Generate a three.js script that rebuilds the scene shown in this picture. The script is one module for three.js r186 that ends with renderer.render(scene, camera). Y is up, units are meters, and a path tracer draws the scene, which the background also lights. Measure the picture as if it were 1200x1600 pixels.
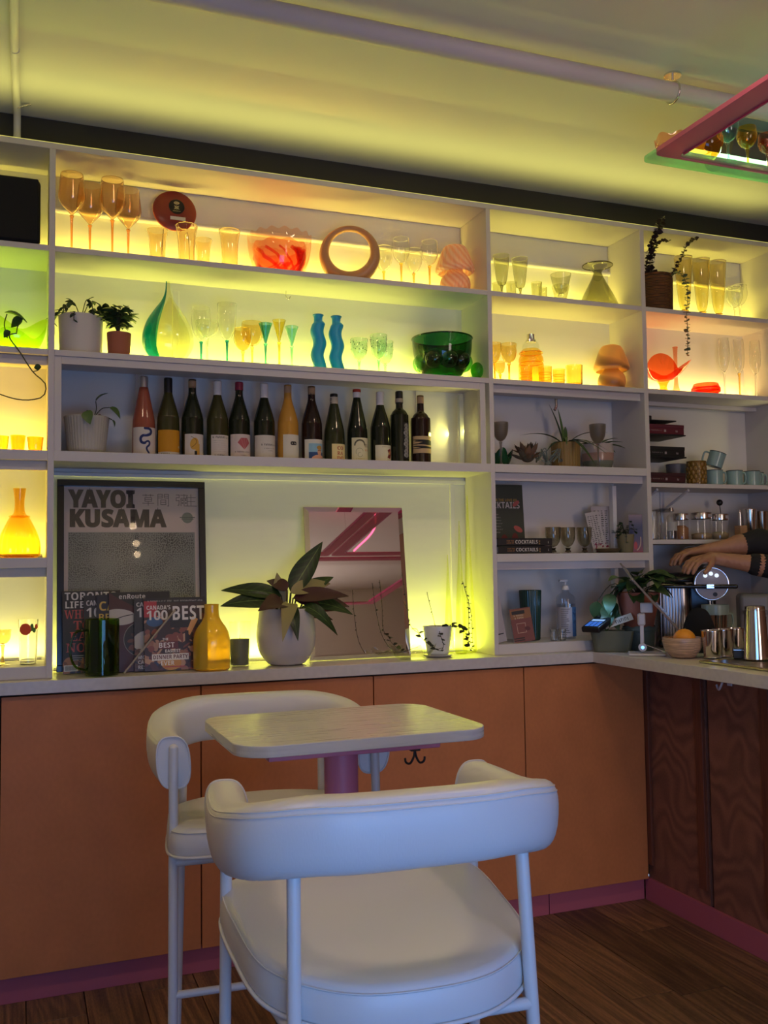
import * as THREE from 'three';
import { mergeGeometries, mergeVertices, toCreasedNormals } from 'three/addons/utils/BufferGeometryUtils.js';
import { RoundedBoxGeometry } from 'three/addons/geometries/RoundedBoxGeometry.js';
import { MarchingCubes } from 'three/addons/objects/MarchingCubes.js';
import { RectAreaLightUniformsLib } from 'three/addons/lights/RectAreaLightUniformsLib.js';
import { ImprovedNoise } from 'three/addons/math/ImprovedNoise.js';

// ---------------------------------------------------------------- camera, sky, daylight, exposure
RectAreaLightUniformsLib.init();
const scene = new THREE.Scene();
const camera = new THREE.PerspectiveCamera(56.7, 0.75, 0.05, 60);
camera.rotation.order = 'YXZ';
camera.position.set(0.4025, 1.4104, 3.4488);
camera.rotation.set(0.0587, -0.3681, -0.0137);
const renderer = new THREE.WebGLRenderer({ antialias: true });
renderer.toneMapping = THREE.LinearToneMapping;
renderer.toneMappingExposure = 1.0;
renderer.shadowMap.enabled = true;
scene.background = new THREE.Color(0.42, 0.55, 0.85);

function areaLight(color, intensity, w, h, pos, look) {
  const l = new THREE.RectAreaLight(color, intensity, w, h);
  l.position.set(...pos); l.lookAt(...look); scene.add(l); return l;
}
const lin = (r, g, b) => new THREE.Color().setRGB(r, g, b);
// daylight through the shop window behind the table (the window itself is built below, same size)
const WIN = { x0: 0.25, x1: 1.65, y0: 0.5, y1: 1.5, z: 3.58 };
areaLight(lin(0.15, 0.4, 1.0), 4.1, WIN.x1 - WIN.x0, WIN.y1 - WIN.y0, [(WIN.x0 + WIN.x1) / 2, (WIN.y0 + WIN.y1) / 2, WIN.z - 0.03], [(WIN.x0 + WIN.x1) / 2, (WIN.y0 + WIN.y1) / 2, 0]);
// two added warm fill lights in the ceiling, out of view (panels built below)
const CEIL_FILL = [[0.15, 1.75], [2.05, 1.75]];
for (const [x, z] of CEIL_FILL) areaLight(lin(1, 0.72, 0.48), 27, 0.28, 0.28, [x, 3.1, z], [x, 0, z]);
const WIN2 = { x0: 2.15, x1: 3.45, y0: 0.7, y1: 2.5, z: 7.6 };  // added warm fill light from the far room, given the outline of a window
areaLight(lin(1.0, 0.76, 0.64), 6.2, WIN2.x1 - WIN2.x0, WIN2.y1 - WIN2.y0, [(WIN2.x0 + WIN2.x1) / 2, (WIN2.y0 + WIN2.y1) / 2, WIN2.z - 0.03], [(WIN2.x0 + WIN2.x1) / 2, (WIN2.y0 + WIN2.y1) / 2, 0]);

// ---------------------------------------------------------------- helpers
let seed = 7;
const rnd = () => { seed = (seed * 1664525 + 1013904223) % 4294967296; return seed / 4294967296; };
const rr = (a, b) => a + (b - a) * rnd();
const perlin = new ImprovedNoise();
const noise = (x, y, z = 0) => perlin.noise(x, y, z);
const V = (x, y, z) => new THREE.Vector3(x, y, z);
const used = {};
function numbered(n) { used[n] = (used[n] || 0) + 1; return used[n] === 1 ? n : `${n}_${String(used[n] - 1).padStart(3, '0')}`; }
function mesh(name, geo, mat, parent, pos) {
  const m = new THREE.Mesh(geo, mat); m.name = name; m.castShadow = m.receiveShadow = true;
  if (pos) m.position.set(...pos);
  (parent || scene).add(m); return m;
}
function thing(name, label, category, pos = [0, 0, 0], turn = 0, group) {
  const g = new THREE.Group(); g.name = numbered(name); g.position.set(...pos); g.rotation.y = turn;
  g.userData = { label, category }; if (group) g.userData.group = group;
  scene.add(g); return g;
}
function struct(name, geo, mat, pos) { const m = mesh(name, geo, mat, scene, pos); m.userData.kind = 'structure'; return m; }
function copy(src, label, pos, turn = src.rotation.y, scale) {
  const c = src.clone(); c.name = numbered(src.name.replace(/_\d{3}$/, '')); scene.add(c);
  c.userData = { ...src.userData }; if (label) c.userData.label = label;
  c.position.set(...pos); c.rotation.y = turn; if (scale) c.scale.set(...scale); return c;
}
const box = (x0, x1, y0, y1, z0, z1) => new THREE.BoxGeometry(x1 - x0, y1 - y0, z1 - z0).translate((x0 + x1) / 2, (y0 + y1) / 2, (z0 + z1) / 2);
const rbox = (x0, x1, y0, y1, z0, z1, r = 0.002, s = 2) => new RoundedBoxGeometry(x1 - x0, y1 - y0, z1 - z0, s, r).translate((x0 + x1) / 2, (y0 + y1) / 2, (z0 + z1) / 2);
const cyl = (r0, r1, h, y = 0, seg = 24) => new THREE.CylinderGeometry(r1, r0, h, seg).translate(0, y + h / 2, 0);
function lathe(pts, seg = 36) { return new THREE.LatheGeometry(pts.map(([r, y]) => new THREE.Vector2(Math.max(r, 0.00005), y)), seg); }
function smoothPts(pts, n = 28) {   // profile through control points
  const c = new THREE.SplineCurve(pts.map((p) => new THREE.Vector2(...p)));
  return c.getPoints(n).map((p) => [Math.max(p.x, 0), p.y]);
}
function tube(pts, r, seg = 24, rad = 8, closed = false) {
  return new THREE.TubeGeometry(new THREE.CatmullRomCurve3(pts.map((p) => V(...p)), closed, 'centripetal'), seg, r, rad, closed);
}
function rod(a, b, r, r2 = r, seg = 12) {
  const A = V(...a), B = V(...b), d = B.clone().sub(A), g = new THREE.CylinderGeometry(r2, r, d.length(), seg);
  g.applyQuaternion(new THREE.Quaternion().setFromUnitVectors(V(0, 1, 0), d.clone().normalize()));
  return g.translate((A.x + B.x) / 2, (A.y + B.y) / 2, (A.z + B.z) / 2);
}
const noUV = (g) => { const o = g.index ? g.toNonIndexed() : g; for (const k of Object.keys(o.attributes)) if (k !== 'position' && k !== 'normal') o.deleteAttribute(k); return o; };
const merge = (gs) => mergeGeometries(gs.map(noUV));
function ball(r, pos = [0, 0, 0], s = [1, 1, 1], seg = 20) { return new THREE.SphereGeometry(r, seg, Math.round(seg * 0.7)).scale(...s).translate(...pos); }

// ---------------------------------------------------------------- materials
const std = (color, roughness = 0.6, extra = {}) => new THREE.MeshStandardMaterial({ color, roughness, ...extra });
function glass(r, g, b, rough = 0.03, extra = {}) {
  return new THREE.MeshPhysicalMaterial({ color: lin(r, g, b), transmission: 1, thickness: 0, roughness: rough, ior: 1.5, side: THREE.DoubleSide, ...extra });
}
function canvasTex(w, h, draw, srgb = true) {
  const c = document.createElement('canvas'); c.width = w; c.height = h; draw(c.getContext('2d'), w, h);
  const t = new THREE.CanvasTexture(c); if (srgb) t.colorSpace = THREE.SRGBColorSpace; return t;
}
function dataTex(n, f, srgb = true, m = n) {
  const d = new Uint8Array(n * m * 4);
  for (let j = 0; j < m; j++) for (let i = 0; i < n; i++) { const c = f(i / n, j / m), o = (j * n + i) * 4; for (let k = 0; k < 3; k++) d[o + k] = Math.max(0, Math.min(255, c[k])); d[o + 3] = 255; }
  const t = new THREE.DataTexture(d, n, m); t.wrapS = t.wrapT = THREE.RepeatWrapping; t.magFilter = THREE.LinearFilter; t.needsUpdate = true;
  if (srgb) t.colorSpace = THREE.SRGBColorSpace; return t;
}
const plasterBump = dataTex(256, (u, v) => { const k = 128 + 60 * noise(u * 40, v * 40, 3) + 50 * noise(u * 9, v * 9, 1); return [k, k, k]; }, false);
plasterBump.repeat.set(3, 3);
const M = {
  wall: std(lin(0.74, 0.71, 0.66), 0.75, { bumpMap: plasterBump, bumpScale: 0.0012 }),
  ceiling: std(lin(0.68, 0.66, 0.62), 0.7, { bumpMap: plasterBump, bumpScale: 0.002 }),
  shelf: std(lin(0.62, 0.57, 0.54), 0.5),
  counter: std(lin(0.66, 0.61, 0.57), 0.32, { map: dataTex(256, (u, v) => { const k = 246 + 8 * noise(u * 60, v * 60, 2) + 5 * noise(u * 13, v * 13, 8); return [k, k, k]; }) }),
  pink: std(lin(0.45, 0.11, 0.16), 0.5),
  pinkMetal: std(lin(0.66, 0.2, 0.3), 0.42),
  cabinet: std(lin(0.6, 0.21, 0.07), 0.55, { map: dataTex(256, (u, v) => { const k = 244 + 9 * noise(u * 7, v * 7, 4) + 6 * noise(u * 50, v * 50, 5); return [k, k, k]; }) }),
  dark: std(lin(0.02, 0.018, 0.016), 0.7),
  black: std(lin(0.008, 0.008, 0.008), 0.45),
  whitePaint: std(lin(0.72, 0.69, 0.68), 0.4),
  steel: std(lin(0.72, 0.7, 0.68), 0.16, { metalness: 1 }),
  chrome: std(lin(0.85, 0.84, 0.82), 0.06, { metalness: 1 }),
  brass: std(lin(0.6, 0.5, 0.25), 0.2, { metalness: 1 }),
  leaf: std(lin(0.035, 0.075, 0.022), 0.45),
  leafLight: std(lin(0.09, 0.16, 0.04), 0.45),
  stem: std(lin(0.05, 0.05, 0.025), 0.6),
  soil: std(lin(0.035, 0.02, 0.012), 0.95),
  terracotta: std(lin(0.36, 0.11, 0.06), 0.75),
  ceramic: std(lin(0.62, 0.57, 0.54), 0.35),
  ceramicWhite: std(lin(0.7, 0.68, 0.63), 0.3),
  paper: std(lin(0.72, 0.68, 0.66), 0.8),
  clear: glass(0.955, 0.965, 0.95),
};
// ---------------------------------------------------------------- room shell
const CEIL = 3.115, ZB = -0.249, XL = -1.6, XR = 5.6, ZF = 7.6;
struct('wall_back', box(XL, XR, 0, CEIL + 0.1, ZB - 0.12, ZB), M.wall);
struct('ceiling', box(XL, XR, CEIL, CEIL + 0.12, ZB, ZF), M.ceiling);
struct('wall_left', box(XL - 0.12, XL, 0, CEIL, ZB, ZF), M.wall);
struct('wall_right', box(XR, XR + 0.12, 0, CEIL, ZB, ZF), std(lin(0.3, 0.16, 0.1), 0.7));
{ // far wall with an added window that carries the warm fill light
  const w = WIN2, s = new THREE.Shape([[2.02, 0], [XR, 0], [XR, CEIL], [2.02, CEIL]].map((p) => new THREE.Vector2(...p)));
  s.holes.push(new THREE.Path([[w.x0, w.y0], [w.x0, w.y1], [w.x1, w.y1], [w.x1, w.y0]].map((p) => new THREE.Vector2(...p))));
  struct('wall_far', new THREE.ExtrudeGeometry(s, { depth: 0.12, bevelEnabled: false }).translate(0, 0, ZF), M.wall);
  const win = new THREE.Group(); win.name = 'added_window_2'; win.userData.kind = 'structure'; scene.add(win); const f = 0.05, fm = std(lin(0.5, 0.48, 0.46), 0.5);
  for (const g of [box(w.x0, w.x1, w.y0, w.y0 + f, ZF + 0.02, ZF + 0.09), box(w.x0, w.x1, w.y1 - f, w.y1, ZF + 0.02, ZF + 0.09), box(w.x0, w.x0 + f, w.y0 + f, w.y1 - f, ZF + 0.02, ZF + 0.09), box(w.x1 - f, w.x1, w.y0 + f, w.y1 - f, ZF + 0.02, ZF + 0.09)]) mesh('window_frame', g, fm, win);
  mesh('pane', box(w.x0 + f, w.x1 - f, w.y0 + f, w.y1 - f, ZF + 0.05, ZF + 0.055), M.clear, win);
}
struct('wall_side', box(1.9, 2.02, 0, CEIL, WIN.z + 0.12, ZF + 0.12), M.wall);
{ // front wall with the window opening
  const w = WIN, s = new THREE.Shape([[XL, 0], [2.02, 0], [2.02, CEIL], [XL, CEIL]].map((p) => new THREE.Vector2(...p)));
  s.holes.push(new THREE.Path([[w.x0, w.y0], [w.x0, w.y1], [w.x1, w.y1], [w.x1, w.y0]].map((p) => new THREE.Vector2(...p))));
  struct('wall_front', new THREE.ExtrudeGeometry(s, { depth: 0.12, bevelEnabled: false }).translate(0, 0, WIN.z), M.wall);
  const win = new THREE.Group(); win.name = 'window_1'; win.userData.kind = 'structure'; scene.add(win);
  const f = 0.05, z0 = w.z + 0.02, z1 = w.z + 0.09, fm = std(lin(0.5, 0.48, 0.46), 0.5);
  for (const g of [box(w.x0, w.x1, w.y0, w.y0 + f, z0, z1), box(w.x0, w.x1, w.y1 - f, w.y1, z0, z1), box(w.x0, w.x0 + f, w.y0 + f, w.y1 - f, z0, z1), box(w.x1 - f, w.x1, w.y0 + f, w.y1 - f, z0, z1)]) mesh('window_frame', g, fm, win);
  mesh('pane', box(w.x0 + f, w.x1 - f, w.y0 + f, w.y1 - f, z0 + 0.03, z0 + 0.035), M.clear, win);
}
{ // floor: boards laid towards the shelving
  const fl = struct('floor', box(XL, XR, -0.12, -0.012, ZB, ZF), M.dark);
  const grain = (k) => dataTex(128, (u, v) => {
    const g = noise(u * 26 + k * 3, v * 2.4, k) * 0.5 + noise(u * 90, v * 7, k + 5) * 0.35 + 0.35 * Math.sin((u * 3 + noise(u * 3, v * 1.6, k) * 2.2) * 6);
    const t = 0.62 + 0.26 * g + 0.12 * noise(u * 60, v * 60, k); return [150 * t, 100 * t, 62 * t];
  }, true, 512);
  const mats = [0, 1, 2, 3, 4].map((k) => std(lin(...[[1.5, 1.85, 2.2], [1.7, 2.0, 2.4], [1.3, 1.6, 1.9], [1.9, 2.2, 2.6], [0.95, 1.15, 1.4]][k]), 0.42, { map: grain(k) }));
  const W = 0.182, geos = {};
  let row = 0;
  for (let x = -1.2; x < 3.1; x += W, row++) {
    let z = -0.2 - rr(0, 1.2);
    while (z < 3.5) {
      const L = [1.15, 1.45, 1.75, 2.05][Math.floor(rr(0, 4))]; let z0 = Math.max(z, -0.2), z1 = Math.min(z + L, 3.5);
      if (z1 - z0 > 0.12) {
        const key = (z1 - z0).toFixed(2);
        geos[key] ||= new RoundedBoxGeometry(W - 0.003, 0.012, z1 - z0 - 0.003, 1, 0.0012);
        mesh('plank', geos[key], mats[Math.floor(rnd() * 4.6)], fl, [x + W / 2, -0.006, (z0 + z1) / 2]);
      }
      z += L;
    }
  }
  mesh('floor_boards', box(3.1, XR, -0.012, 0, ZB, ZF), mats[0], fl); mesh('floor_boards', box(XL, 3.1, -0.012, 0, 3.5, ZF), mats[0], fl);
}

// ---------------------------------------------------------------- shelving unit
const X1l = 0.4935, X1r = 0.5139, X2l = 2.2041, X2r = 2.2236, X3l = 2.9683, X3r = 2.9906, X4l = 3.746, X4r = 3.768, X0l = -0.27, X0r = -0.25;
const EPS = 0.0007, TOP = 2.897;
let S1 = 2.551, S2 = 2.184, S3 = 1.83, S4 = 1.461, SB = 1.093, YC = 1.0505;
{
  const u = thing('shelving_unit', 'white painted built-in wall shelving with lit compartments above the counter', 'shelving');
  const p = (n, ...a) => mesh(n, rbox(...a, 0.0012, 1), M.shelf, u);
  for (const [a, b] of [[X0l, X0r], [X1l, X1r], [X2l, X2r]]) p('upright', a, b, YC, TOP, ZB, 0);
  p('upright', X3l, X3r, YC, TOP, ZB, 0); p('upright', X4l, X4r, YC, TOP, ZB, 0);
  p('top_board', X0l, X4r, TOP, 2.9185, ZB, 0);
  const bays = [[X0r, X1l], [X1r, X2l], [X2r, X3l], [X3r, X4l]];
  for (const [a, b] of bays) { p('shelf', a, b, S1 - 0.0205, S1, ZB, 0); p('shelf', a, b, S2 - 0.021, S2, ZB, 0); }
  // lower bays: thick shelves with a batten set back beneath
  for (const [a, b] of [bays[0], bays[2]]) {
    for (const y of [S3, S4]) { p('shelf', a, b, y - 0.034, y, ZB, 0); p('batten', a, b, y - 0.066, y - 0.034, -0.055, -0.03); }
    p('batten', a, b, S2 - 0.052, S2 - 0.021, -0.055, -0.03);
    p('base_board', a, b, YC, SB, ZB, 0);
  }
  p('batten', X3r, X4l, S2 - 0.04, S2 - 0.021, -0.2, -0.17);
  p('shelf', X3r, X4l, 1.748, 1.767, ZB, 0.0); p('shelf', X3r, X4l, 1.498, 1.517, ZB, 0.0);
  p('shelf', X1r, X2l, 1.7945, S3, ZB, 0.0);
  // inset frame of the bottle compartment
  p('inset_frame', X1r, X1r + 0.024, S3, S2 - 0.021, -0.03, -0.006); p('inset_frame', X2l - 0.04, X2l - 0.016, S3, S2 - 0.021, -0.03, -0.006);
  p('inset_frame', X1r + 0.024, X2l - 0.04, S2 - 0.048, S2 - 0.021, -0.03, -0.006);
  // cable duct and wall strips at the back
  const d = (n, g) => mesh(n, g, M.whitePaint, u);
  for (const [a, b] of [bays[1], bays[2], bays[3]]) d('cable_duct', rod([a, 2.765, ZB + 0.012], [b, 2.765, ZB + 0.012], 0.011));
  d('wall_strip', rbox(0.955, 0.98, S2 + 0.05, S1 - 0.05, ZB, ZB + 0.012)); 
  for (const x of [0.815, 1.0, 1.42, 1.98]) d('wall_strip', rbox(x, x + 0.012, S3, S2 - 0.021, ZB, ZB + 0.006, 0.001, 1));
  d('wall_strip', rbox(2.13, 2.15, YC + 0.05, 1.765, ZB, ZB + 0.012)); d('wall_strip', rbox(X1r, X2l, 1.765, 1.78, ZB, ZB + 0.012));
  d('wall_strip', rbox(X3l - 0.11, X3l - 0.09, SB, S3 - 0.07, -0.13, -0.1));
  for (const x of [3.05, 3.22]) { d('bracket', rbox(x, x + 0.02, 1.53, 1.748, ZB, ZB + 0.012)); d('bracket', rod([x + 0.01, 1.66, ZB + 0.01], [x + 0.01, 1.742, -0.05], 0.006)); }
  const hk = mesh('cup_hook', tube([[1.4, S1 - 0.022, -0.2], [1.4, S1 - 0.045, -0.2], [1.41, S1 - 0.055, -0.2], [1.418, S1 - 0.042, -0.2]], 0.002, 16, 6), M.steel, u);
  mesh('cup_hook', tube([[2.58, S2 - 0.05, -0.1], [2.58, S2 - 0.085, -0.1], [2.572, S2 - 0.1, -0.1]], 0.006, 12, 8), M.steel, u);
  mesh('aluminium_channel', rbox(X2l - 0.075, X2l - 0.055, S3, S2 - 0.05, -0.15, -0.13), std(lin(0.45, 0.47, 0.5), 0.35, { metalness: 0.6 }), u);
}
struct('dark_band_1', box(XL, XR, 2.93, CEIL - 0.004, ZB + 0.0005, ZB + 0.008), std(lin(0.035, 0.032, 0.03), 0.7));  // dark sheet added on the wall to keep the band above the shelving dark
// ---------------------------------------------------------------- LED strips: a glowing diffuser and an area light of its size in front
function led(label, a, b, rgb, power, glow, normal = [0, 0.82, 0.57], wdt = 0.014) {
  const A = V(...a), B = V(...b), mid = A.clone().add(B).multiplyScalar(0.5), n = V(...normal).normalize(), L = A.distanceTo(B);
  const t = thing('led_strip', label, 'light strip', mid.toArray(), 0, 'LED strips in the shelving');
  const x = B.clone().sub(A).normalize(), y = n.clone().cross(x).normalize();
  const R = new THREE.Matrix4().makeBasis(x, y, n);
  mesh('channel', new THREE.BoxGeometry(L, wdt, 0.008).applyMatrix4(R).translate(...n.clone().multiplyScalar(-0.005).toArray()), M.whitePaint, t);
  mesh('diffuser', new THREE.BoxGeometry(L - 0.004, wdt - 0.003, 0.002).applyMatrix4(R), new THREE.MeshStandardMaterial({ color: 0, emissive: lin(...rgb), emissiveIntensity: glow }), t);
  const c = mid.clone().addScaledVector(n, 0.004);
  areaLight(lin(...rgb), power, L - 0.004, wdt, c.toArray(), c.clone().add(n).toArray());
}
const ZL = ZB + 0.016;
{
  const Y = [1, 0.87, 0.12], G = [0.7, 1, 0.04], O = [1, 0.78, 0.11], YG = [0.93, 0.98, 0.13], CH = [0.86, 1, 0.09];
  const P = 62, K = 1.4;
  const put = (label, a, b, y, c, k = 1) => led(label, [a + 0.01, y + 0.014, ZB + 0.045], [b - 0.01, y + 0.014, ZB + 0.045], c, P * k, K * k, [0, 0.93, -0.36]);
  put('yellow LED strip behind the black loudspeaker', X0r, X1l, S1, [1, 0.86, 0.12], 0.8);
  put('lime LED strip behind the wavy green bowl', X0r, X1l, S2, G, 0.9);
  put('amber LED strip behind the orange cups', X0r, X1l, S3, [1, 0.68, 0.06], 1.5);
  put('yellow LED strip behind the amber decanter', X0r, X1l, S4, [1, 0.82, 0.08], 1.25);
  put('pale yellow LED strip behind the poppy tumbler', X0r, X1l, SB, [1, 0.92, 0.22]);
  put('orange LED strip behind the peach wine glasses', X1r, X2l, S1, O);
  put('yellow green LED strip behind the teardrop vase', X1r, X2l, S2, YG, 1);
  put('chartreuse LED strip along the counter behind the framed poster', X1r, X2l, YC, [0.95, 0.98, 0.16], 1.5);
  put('yellow LED strip behind the smoke glass vase', X2r, X3l, S1, Y, 0.9);
  put('yellow LED strip behind the amber cocktail shaker', X2r, X3l, S2, Y);
  put('yellow LED strip behind the wicker basket', X3r, X4l, S1, Y, 0.9);
  put('orange LED strip behind the red ruffled compote', X3r, X4l, S2, [1, 0.7, 0.2]);
  led('yellow LED strip lying on top of the shelving, washing the ceiling', [X0r, 2.93, -0.03], [X4l, 2.93, -0.03], [1, 0.93, 0.2], 26, 0.7, [0, 0.72, 0.7]);
  led('short bright chartreuse LED strip in the alcove corner behind the glass cones', [1.96, YC + 0.014, ZB + 0.075], [X2l - 0.012, YC + 0.014, ZB + 0.075], CH, 95, 2.2, [0.1, 0.95, -0.25]);
  led('upright yellow LED strip at the end of the bottle shelf', [X2l - 0.05, S3 + 0.01, -0.19], [X2l - 0.05, S2 - 0.06, -0.19], [0.98, 0.92, 0.2], 60, 1.5, [-1, 0, 0.3]);
  led('short upright LED strip above the enamel mugs', [X4l - 0.012, 1.95, -0.06], [X4l - 0.012, 2.12, -0.06], [1, 0.9, 0.4], 26, 2, [-1, 0, 0.4]);
}
[S1, S2, S3, S4, SB, YC] = [S1, S2, S3, S4, SB, YC].map((y) => y + EPS);   // things stand a hair above their shelf
// ---------------------------------------------------------------- counter, cabinets, bar front
const XR1 = 2.63, ZC = 0.0602;
{
  const w = thing('worktop', 'pale L-shaped worktop over the brown cabinets and the bar', 'worktop');
  const s = new THREE.Shape([[-1.55, ZB], [X4r, ZB], [X4r, 0.19], [3.32, 0.19], [3.32, 3.0], [XR1, 3.0], [XR1, ZC], [-1.55, ZC]].map(([x, z]) => new THREE.Vector2(x, -z)));
  const g = new THREE.ExtrudeGeometry(s, { depth: 0.0396, bevelEnabled: true, bevelSize: 0.0015, bevelThickness: 0.0015, bevelSegments: 2 });
  g.rotateX(-Math.PI / 2).translate(0, 1.0089, 0);
  mesh('slab', g, M.counter, w);
  const seams = [-1.5, -0.3, 0.352, 1.0109, 1.6633, 2.3102, 2.886], names = ['far left', 'outer left', 'wide left', 'behind the stools', 'below the mirror', 'corner'];
  const lab = ['beside the left wall', 'with the worn left edge', 'under the framed poster', 'under the leafy potted plant', 'under the leaning mirror', 'meeting the wooden bar front'];
  for (let i = 0; i < 6; i++) {
    const a = seams[i], b = seams[i + 1];
    const c = thing('base_cabinet', `flat brown base cabinet ${lab[i]}`, 'cabinet', [(a + b) / 2, 0, 0], 0, 'brown base cabinets');
    const h = (b - a) / 2;
    mesh('body', box(-h + 0.001, h - 0.001, 0.1, 1.005, ZB + 0.002, 0.024), M.dark, c);
    mesh('door', rbox(-h + 0.0022, h - 0.0022, 0.0921, 1.0, 0.026, 0.0452, 0.0015), M.cabinet, c);
  }
  struct('baseboard_back', rbox(-1.55, 2.42, 0, 0.1, ZB, 0.014, 0.001, 1), M.pink);
  struct('baseboard_corner', rbox(2.424, 2.884, 0, 0.1, ZB, 0.013, 0.001, 1), M.pink);
  struct('baseboard_right', rbox(2.886, 2.905, 0, 0.0921, 0.018, 3.0, 0.001, 1), M.pink);
}
{
  const wood = (k) => dataTex(256, (u, v) => {
    const w = noise(u * 2 + k, v * 3, k) * 1.6 + noise(u * 5, v * 7, k + 9) * 0.5, s = Math.sin((v * 34 + w * 6) * 1.7), f = noise(u * 60, v * 120, k) * 0.4;
    const t = 0.72 + 0.11 * s * (0.6 + 0.4 * noise(u * 3, v * 4, 8 + k)) + 0.14 * f; return [152 * t, 96 * t, 72 * t];
  });
  const trimTex = dataTex(64, (u, v) => { const t = 0.7 + 0.22 * noise(u * 20, v * 3, 2) + 0.1 * noise(u * 50, v * 10, 4); return [150 * t, 84 * t, 58 * t]; });
  const b = thing('bar_cladding', 'dark stained plywood bar front with vertical battens under the worktop', 'bar');
  const tone = lin(1.5, 1.6, 1.8), mats = [0, 1, 2].map((k) => std(tone, 0.5, { map: wood(k * 5 + 1) })), tm = std(lin(1.1, 1.1, 1.2), 0.5, { map: trimTex });
  const panels = [[0.05, 0.39], [0.45, 0.74], [0.8, 1.4], [1.44, 2.2], [2.24, 2.98]];
  panels.forEach(([z0, z1], i) => mesh('panel', box(2.9, 2.915, 0.0921, 1.005, z0 - 0.02, z1 + 0.02), mats[i % 3], b));
  for (const z of [0.046, 0.385, 0.74, 1.42, 2.22]) mesh('batten', rbox(2.886, 2.9, 0.15, 1.005, z - 0.022, z + 0.022, 0.002, 1), tm, b);
  mesh('frame', box(2.915, 3.2, 0.0, 1.005, 0.03, 2.98), M.dark, b);
  const hk = thing('coat_hook', 'small white coat hook screwed to the bar front under the worktop edge', 'hook', [2.9, 0.98, 0.56]);
  mesh('plate', rbox(-0.006, 0, -0.03, 0.02, -0.012, 0.012, 0.002), M.whitePaint, hk);
  mesh('prong', tube([[-0.004, 0.005, 0], [-0.03, -0.005, 0], [-0.036, -0.03, -0.01], [-0.03, -0.045, -0.03], [-0.026, -0.03, -0.045]], 0.0045, 20, 8), M.whitePaint, hk);
}
CEIL_FILL.forEach(([x, z], i) => { const d = thing('ceiling_fill_light', ['added square ceiling fill light over the left end of the table', 'added square ceiling fill light beside the hanging rack'][i], 'lamp', [x, 3.1, z], 0, 'added ceiling fill lights'); const r = 0.15, h = 0.14;  // glowing panels of the added ceiling fill lights
  for (const [a, b, c, e] of [[-r, r, -r, -h], [-r, r, h, r], [-r, -h, -h, h], [h, r, -h, h]]) mesh('trim_ring', box(a, b, 0.001, 0.0145, c, e), M.whitePaint, d); mesh('diffuser', box(-h, h, 0.004, 0.012, -h, h), new THREE.MeshStandardMaterial({ color: 0, emissive: lin(1, 0.7, 0.46), emissiveIntensity: 2 }), d); });
// ---------------------------------------------------------------- ceiling pipes
{
  const pipeM = std(lin(0.6, 0.55, 0.56), 0.55);
  const p = thing('sprinkler_pipe', 'thick pale painted pipe running along the ceiling', 'pipe');
  mesh('pipe', rod([-1.6, 3.05, 0.8], [5.6, 3.05, 0.83], 0.033, 0.033, 24), pipeM, p);
  for (const x of [-0.4, 2.52, 4.4]) { mesh('clamp', new THREE.TorusGeometry(0.036, 0.004, 8, 24).rotateY(Math.PI / 2).translate(x, 3.05, 0.815), M.steel, p); mesh('hanger', rod([x, 3.095, 0.815], [x, CEIL, 0.815], 0.004), M.steel, p); }
  mesh('ceiling_plate', cyl(0.03, 0.03, 0.006, CEIL - 0.006), M.steel, p).position.set(2.52, 0, 0.815);
  const q = thing('conduit', 'thin cream painted conduit crossing the ceiling to the wall', 'pipe');
  mesh('tube', tube([[0.38, 3.1, 3.57], [0.38, 3.1, 2], [0.378, 3.1, 0.2], [0.385, 3.095, -0.19], [0.385, 3.06, -0.228], [0.385, 2.93, -0.232]], 0.013, 80, 12), M.whitePaint, q);
  for (const z of [0.2, 1.1]) mesh('coupling', rod([0.379, 3.1, z], [0.379, 3.1, z + 0.05], 0.0145), M.whitePaint, q);
  mesh('bracket', rod([0.385, 3.092, -0.14], [0.43, 3.112, -0.14], 0.004), M.steel, q);
}
// ---------------------------------------------------------------- stools and table
const vinyl = std(lin(0.72, 0.71, 0.7), 0.36, { bumpMap: dataTex(256, (u, v) => { const k = 128 + 70 * noise(u * 50, v * 50, 3) + 40 * noise(u * 110, v * 110, 6); return [k, k, k]; }, false), bumpScale: 0.00025 });
const stoolMetal = std(lin(0.68, 0.67, 0.66), 0.35);
function sweep(path, section, caps = true) {   // path: [{p, right, up}], section: n -> [[across, up]...] closed
  const pos = [], idx = [], uv = []; let n = 0;
  path.forEach((q, i) => {
    const s = section(i / (path.length - 1)); n = s.length;
    s.forEach(([a, b], j) => { const v = q.p.clone().addScaledVector(q.right, a).addScaledVector(q.up, b); pos.push(v.x, v.y, v.z); uv.push(i / 8, j / n); });
  });
  for (let i = 0; i < path.length - 1; i++) for (let j = 0; j < n; j++) { const a = i * n + j, b = i * n + (j + 1) % n, c = a + n, d = b + n; idx.push(a, c, b, b, c, d); }
  if (caps) for (const [i, flip] of [[0, false], [path.length - 1, true]]) {
    const c = pos.length / 3; let x = 0, y = 0, z = 0;
    for (let j = 0; j < n; j++) { x += pos[(i * n + j) * 3]; y += pos[(i * n + j) * 3 + 1]; z += pos[(i * n + j) * 3 + 2]; }
    pos.push(x / n, y / n, z / n); uv.push(0, 0);
    for (let j = 0; j < n; j++) { const a = i * n + j, b = i * n + (j + 1) % n; flip ? idx.push(a, c, b) : idx.push(a, b, c); }
  }
  const g = new THREE.BufferGeometry(); g.setAttribute('position', new THREE.Float32BufferAttribute(pos, 3)); g.setAttribute('uv', new THREE.Float32BufferAttribute(uv, 2)); g.setIndex(idx); g.computeVertexNormals();
  return toCreasedNormals(g, 0.9);
}
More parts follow.
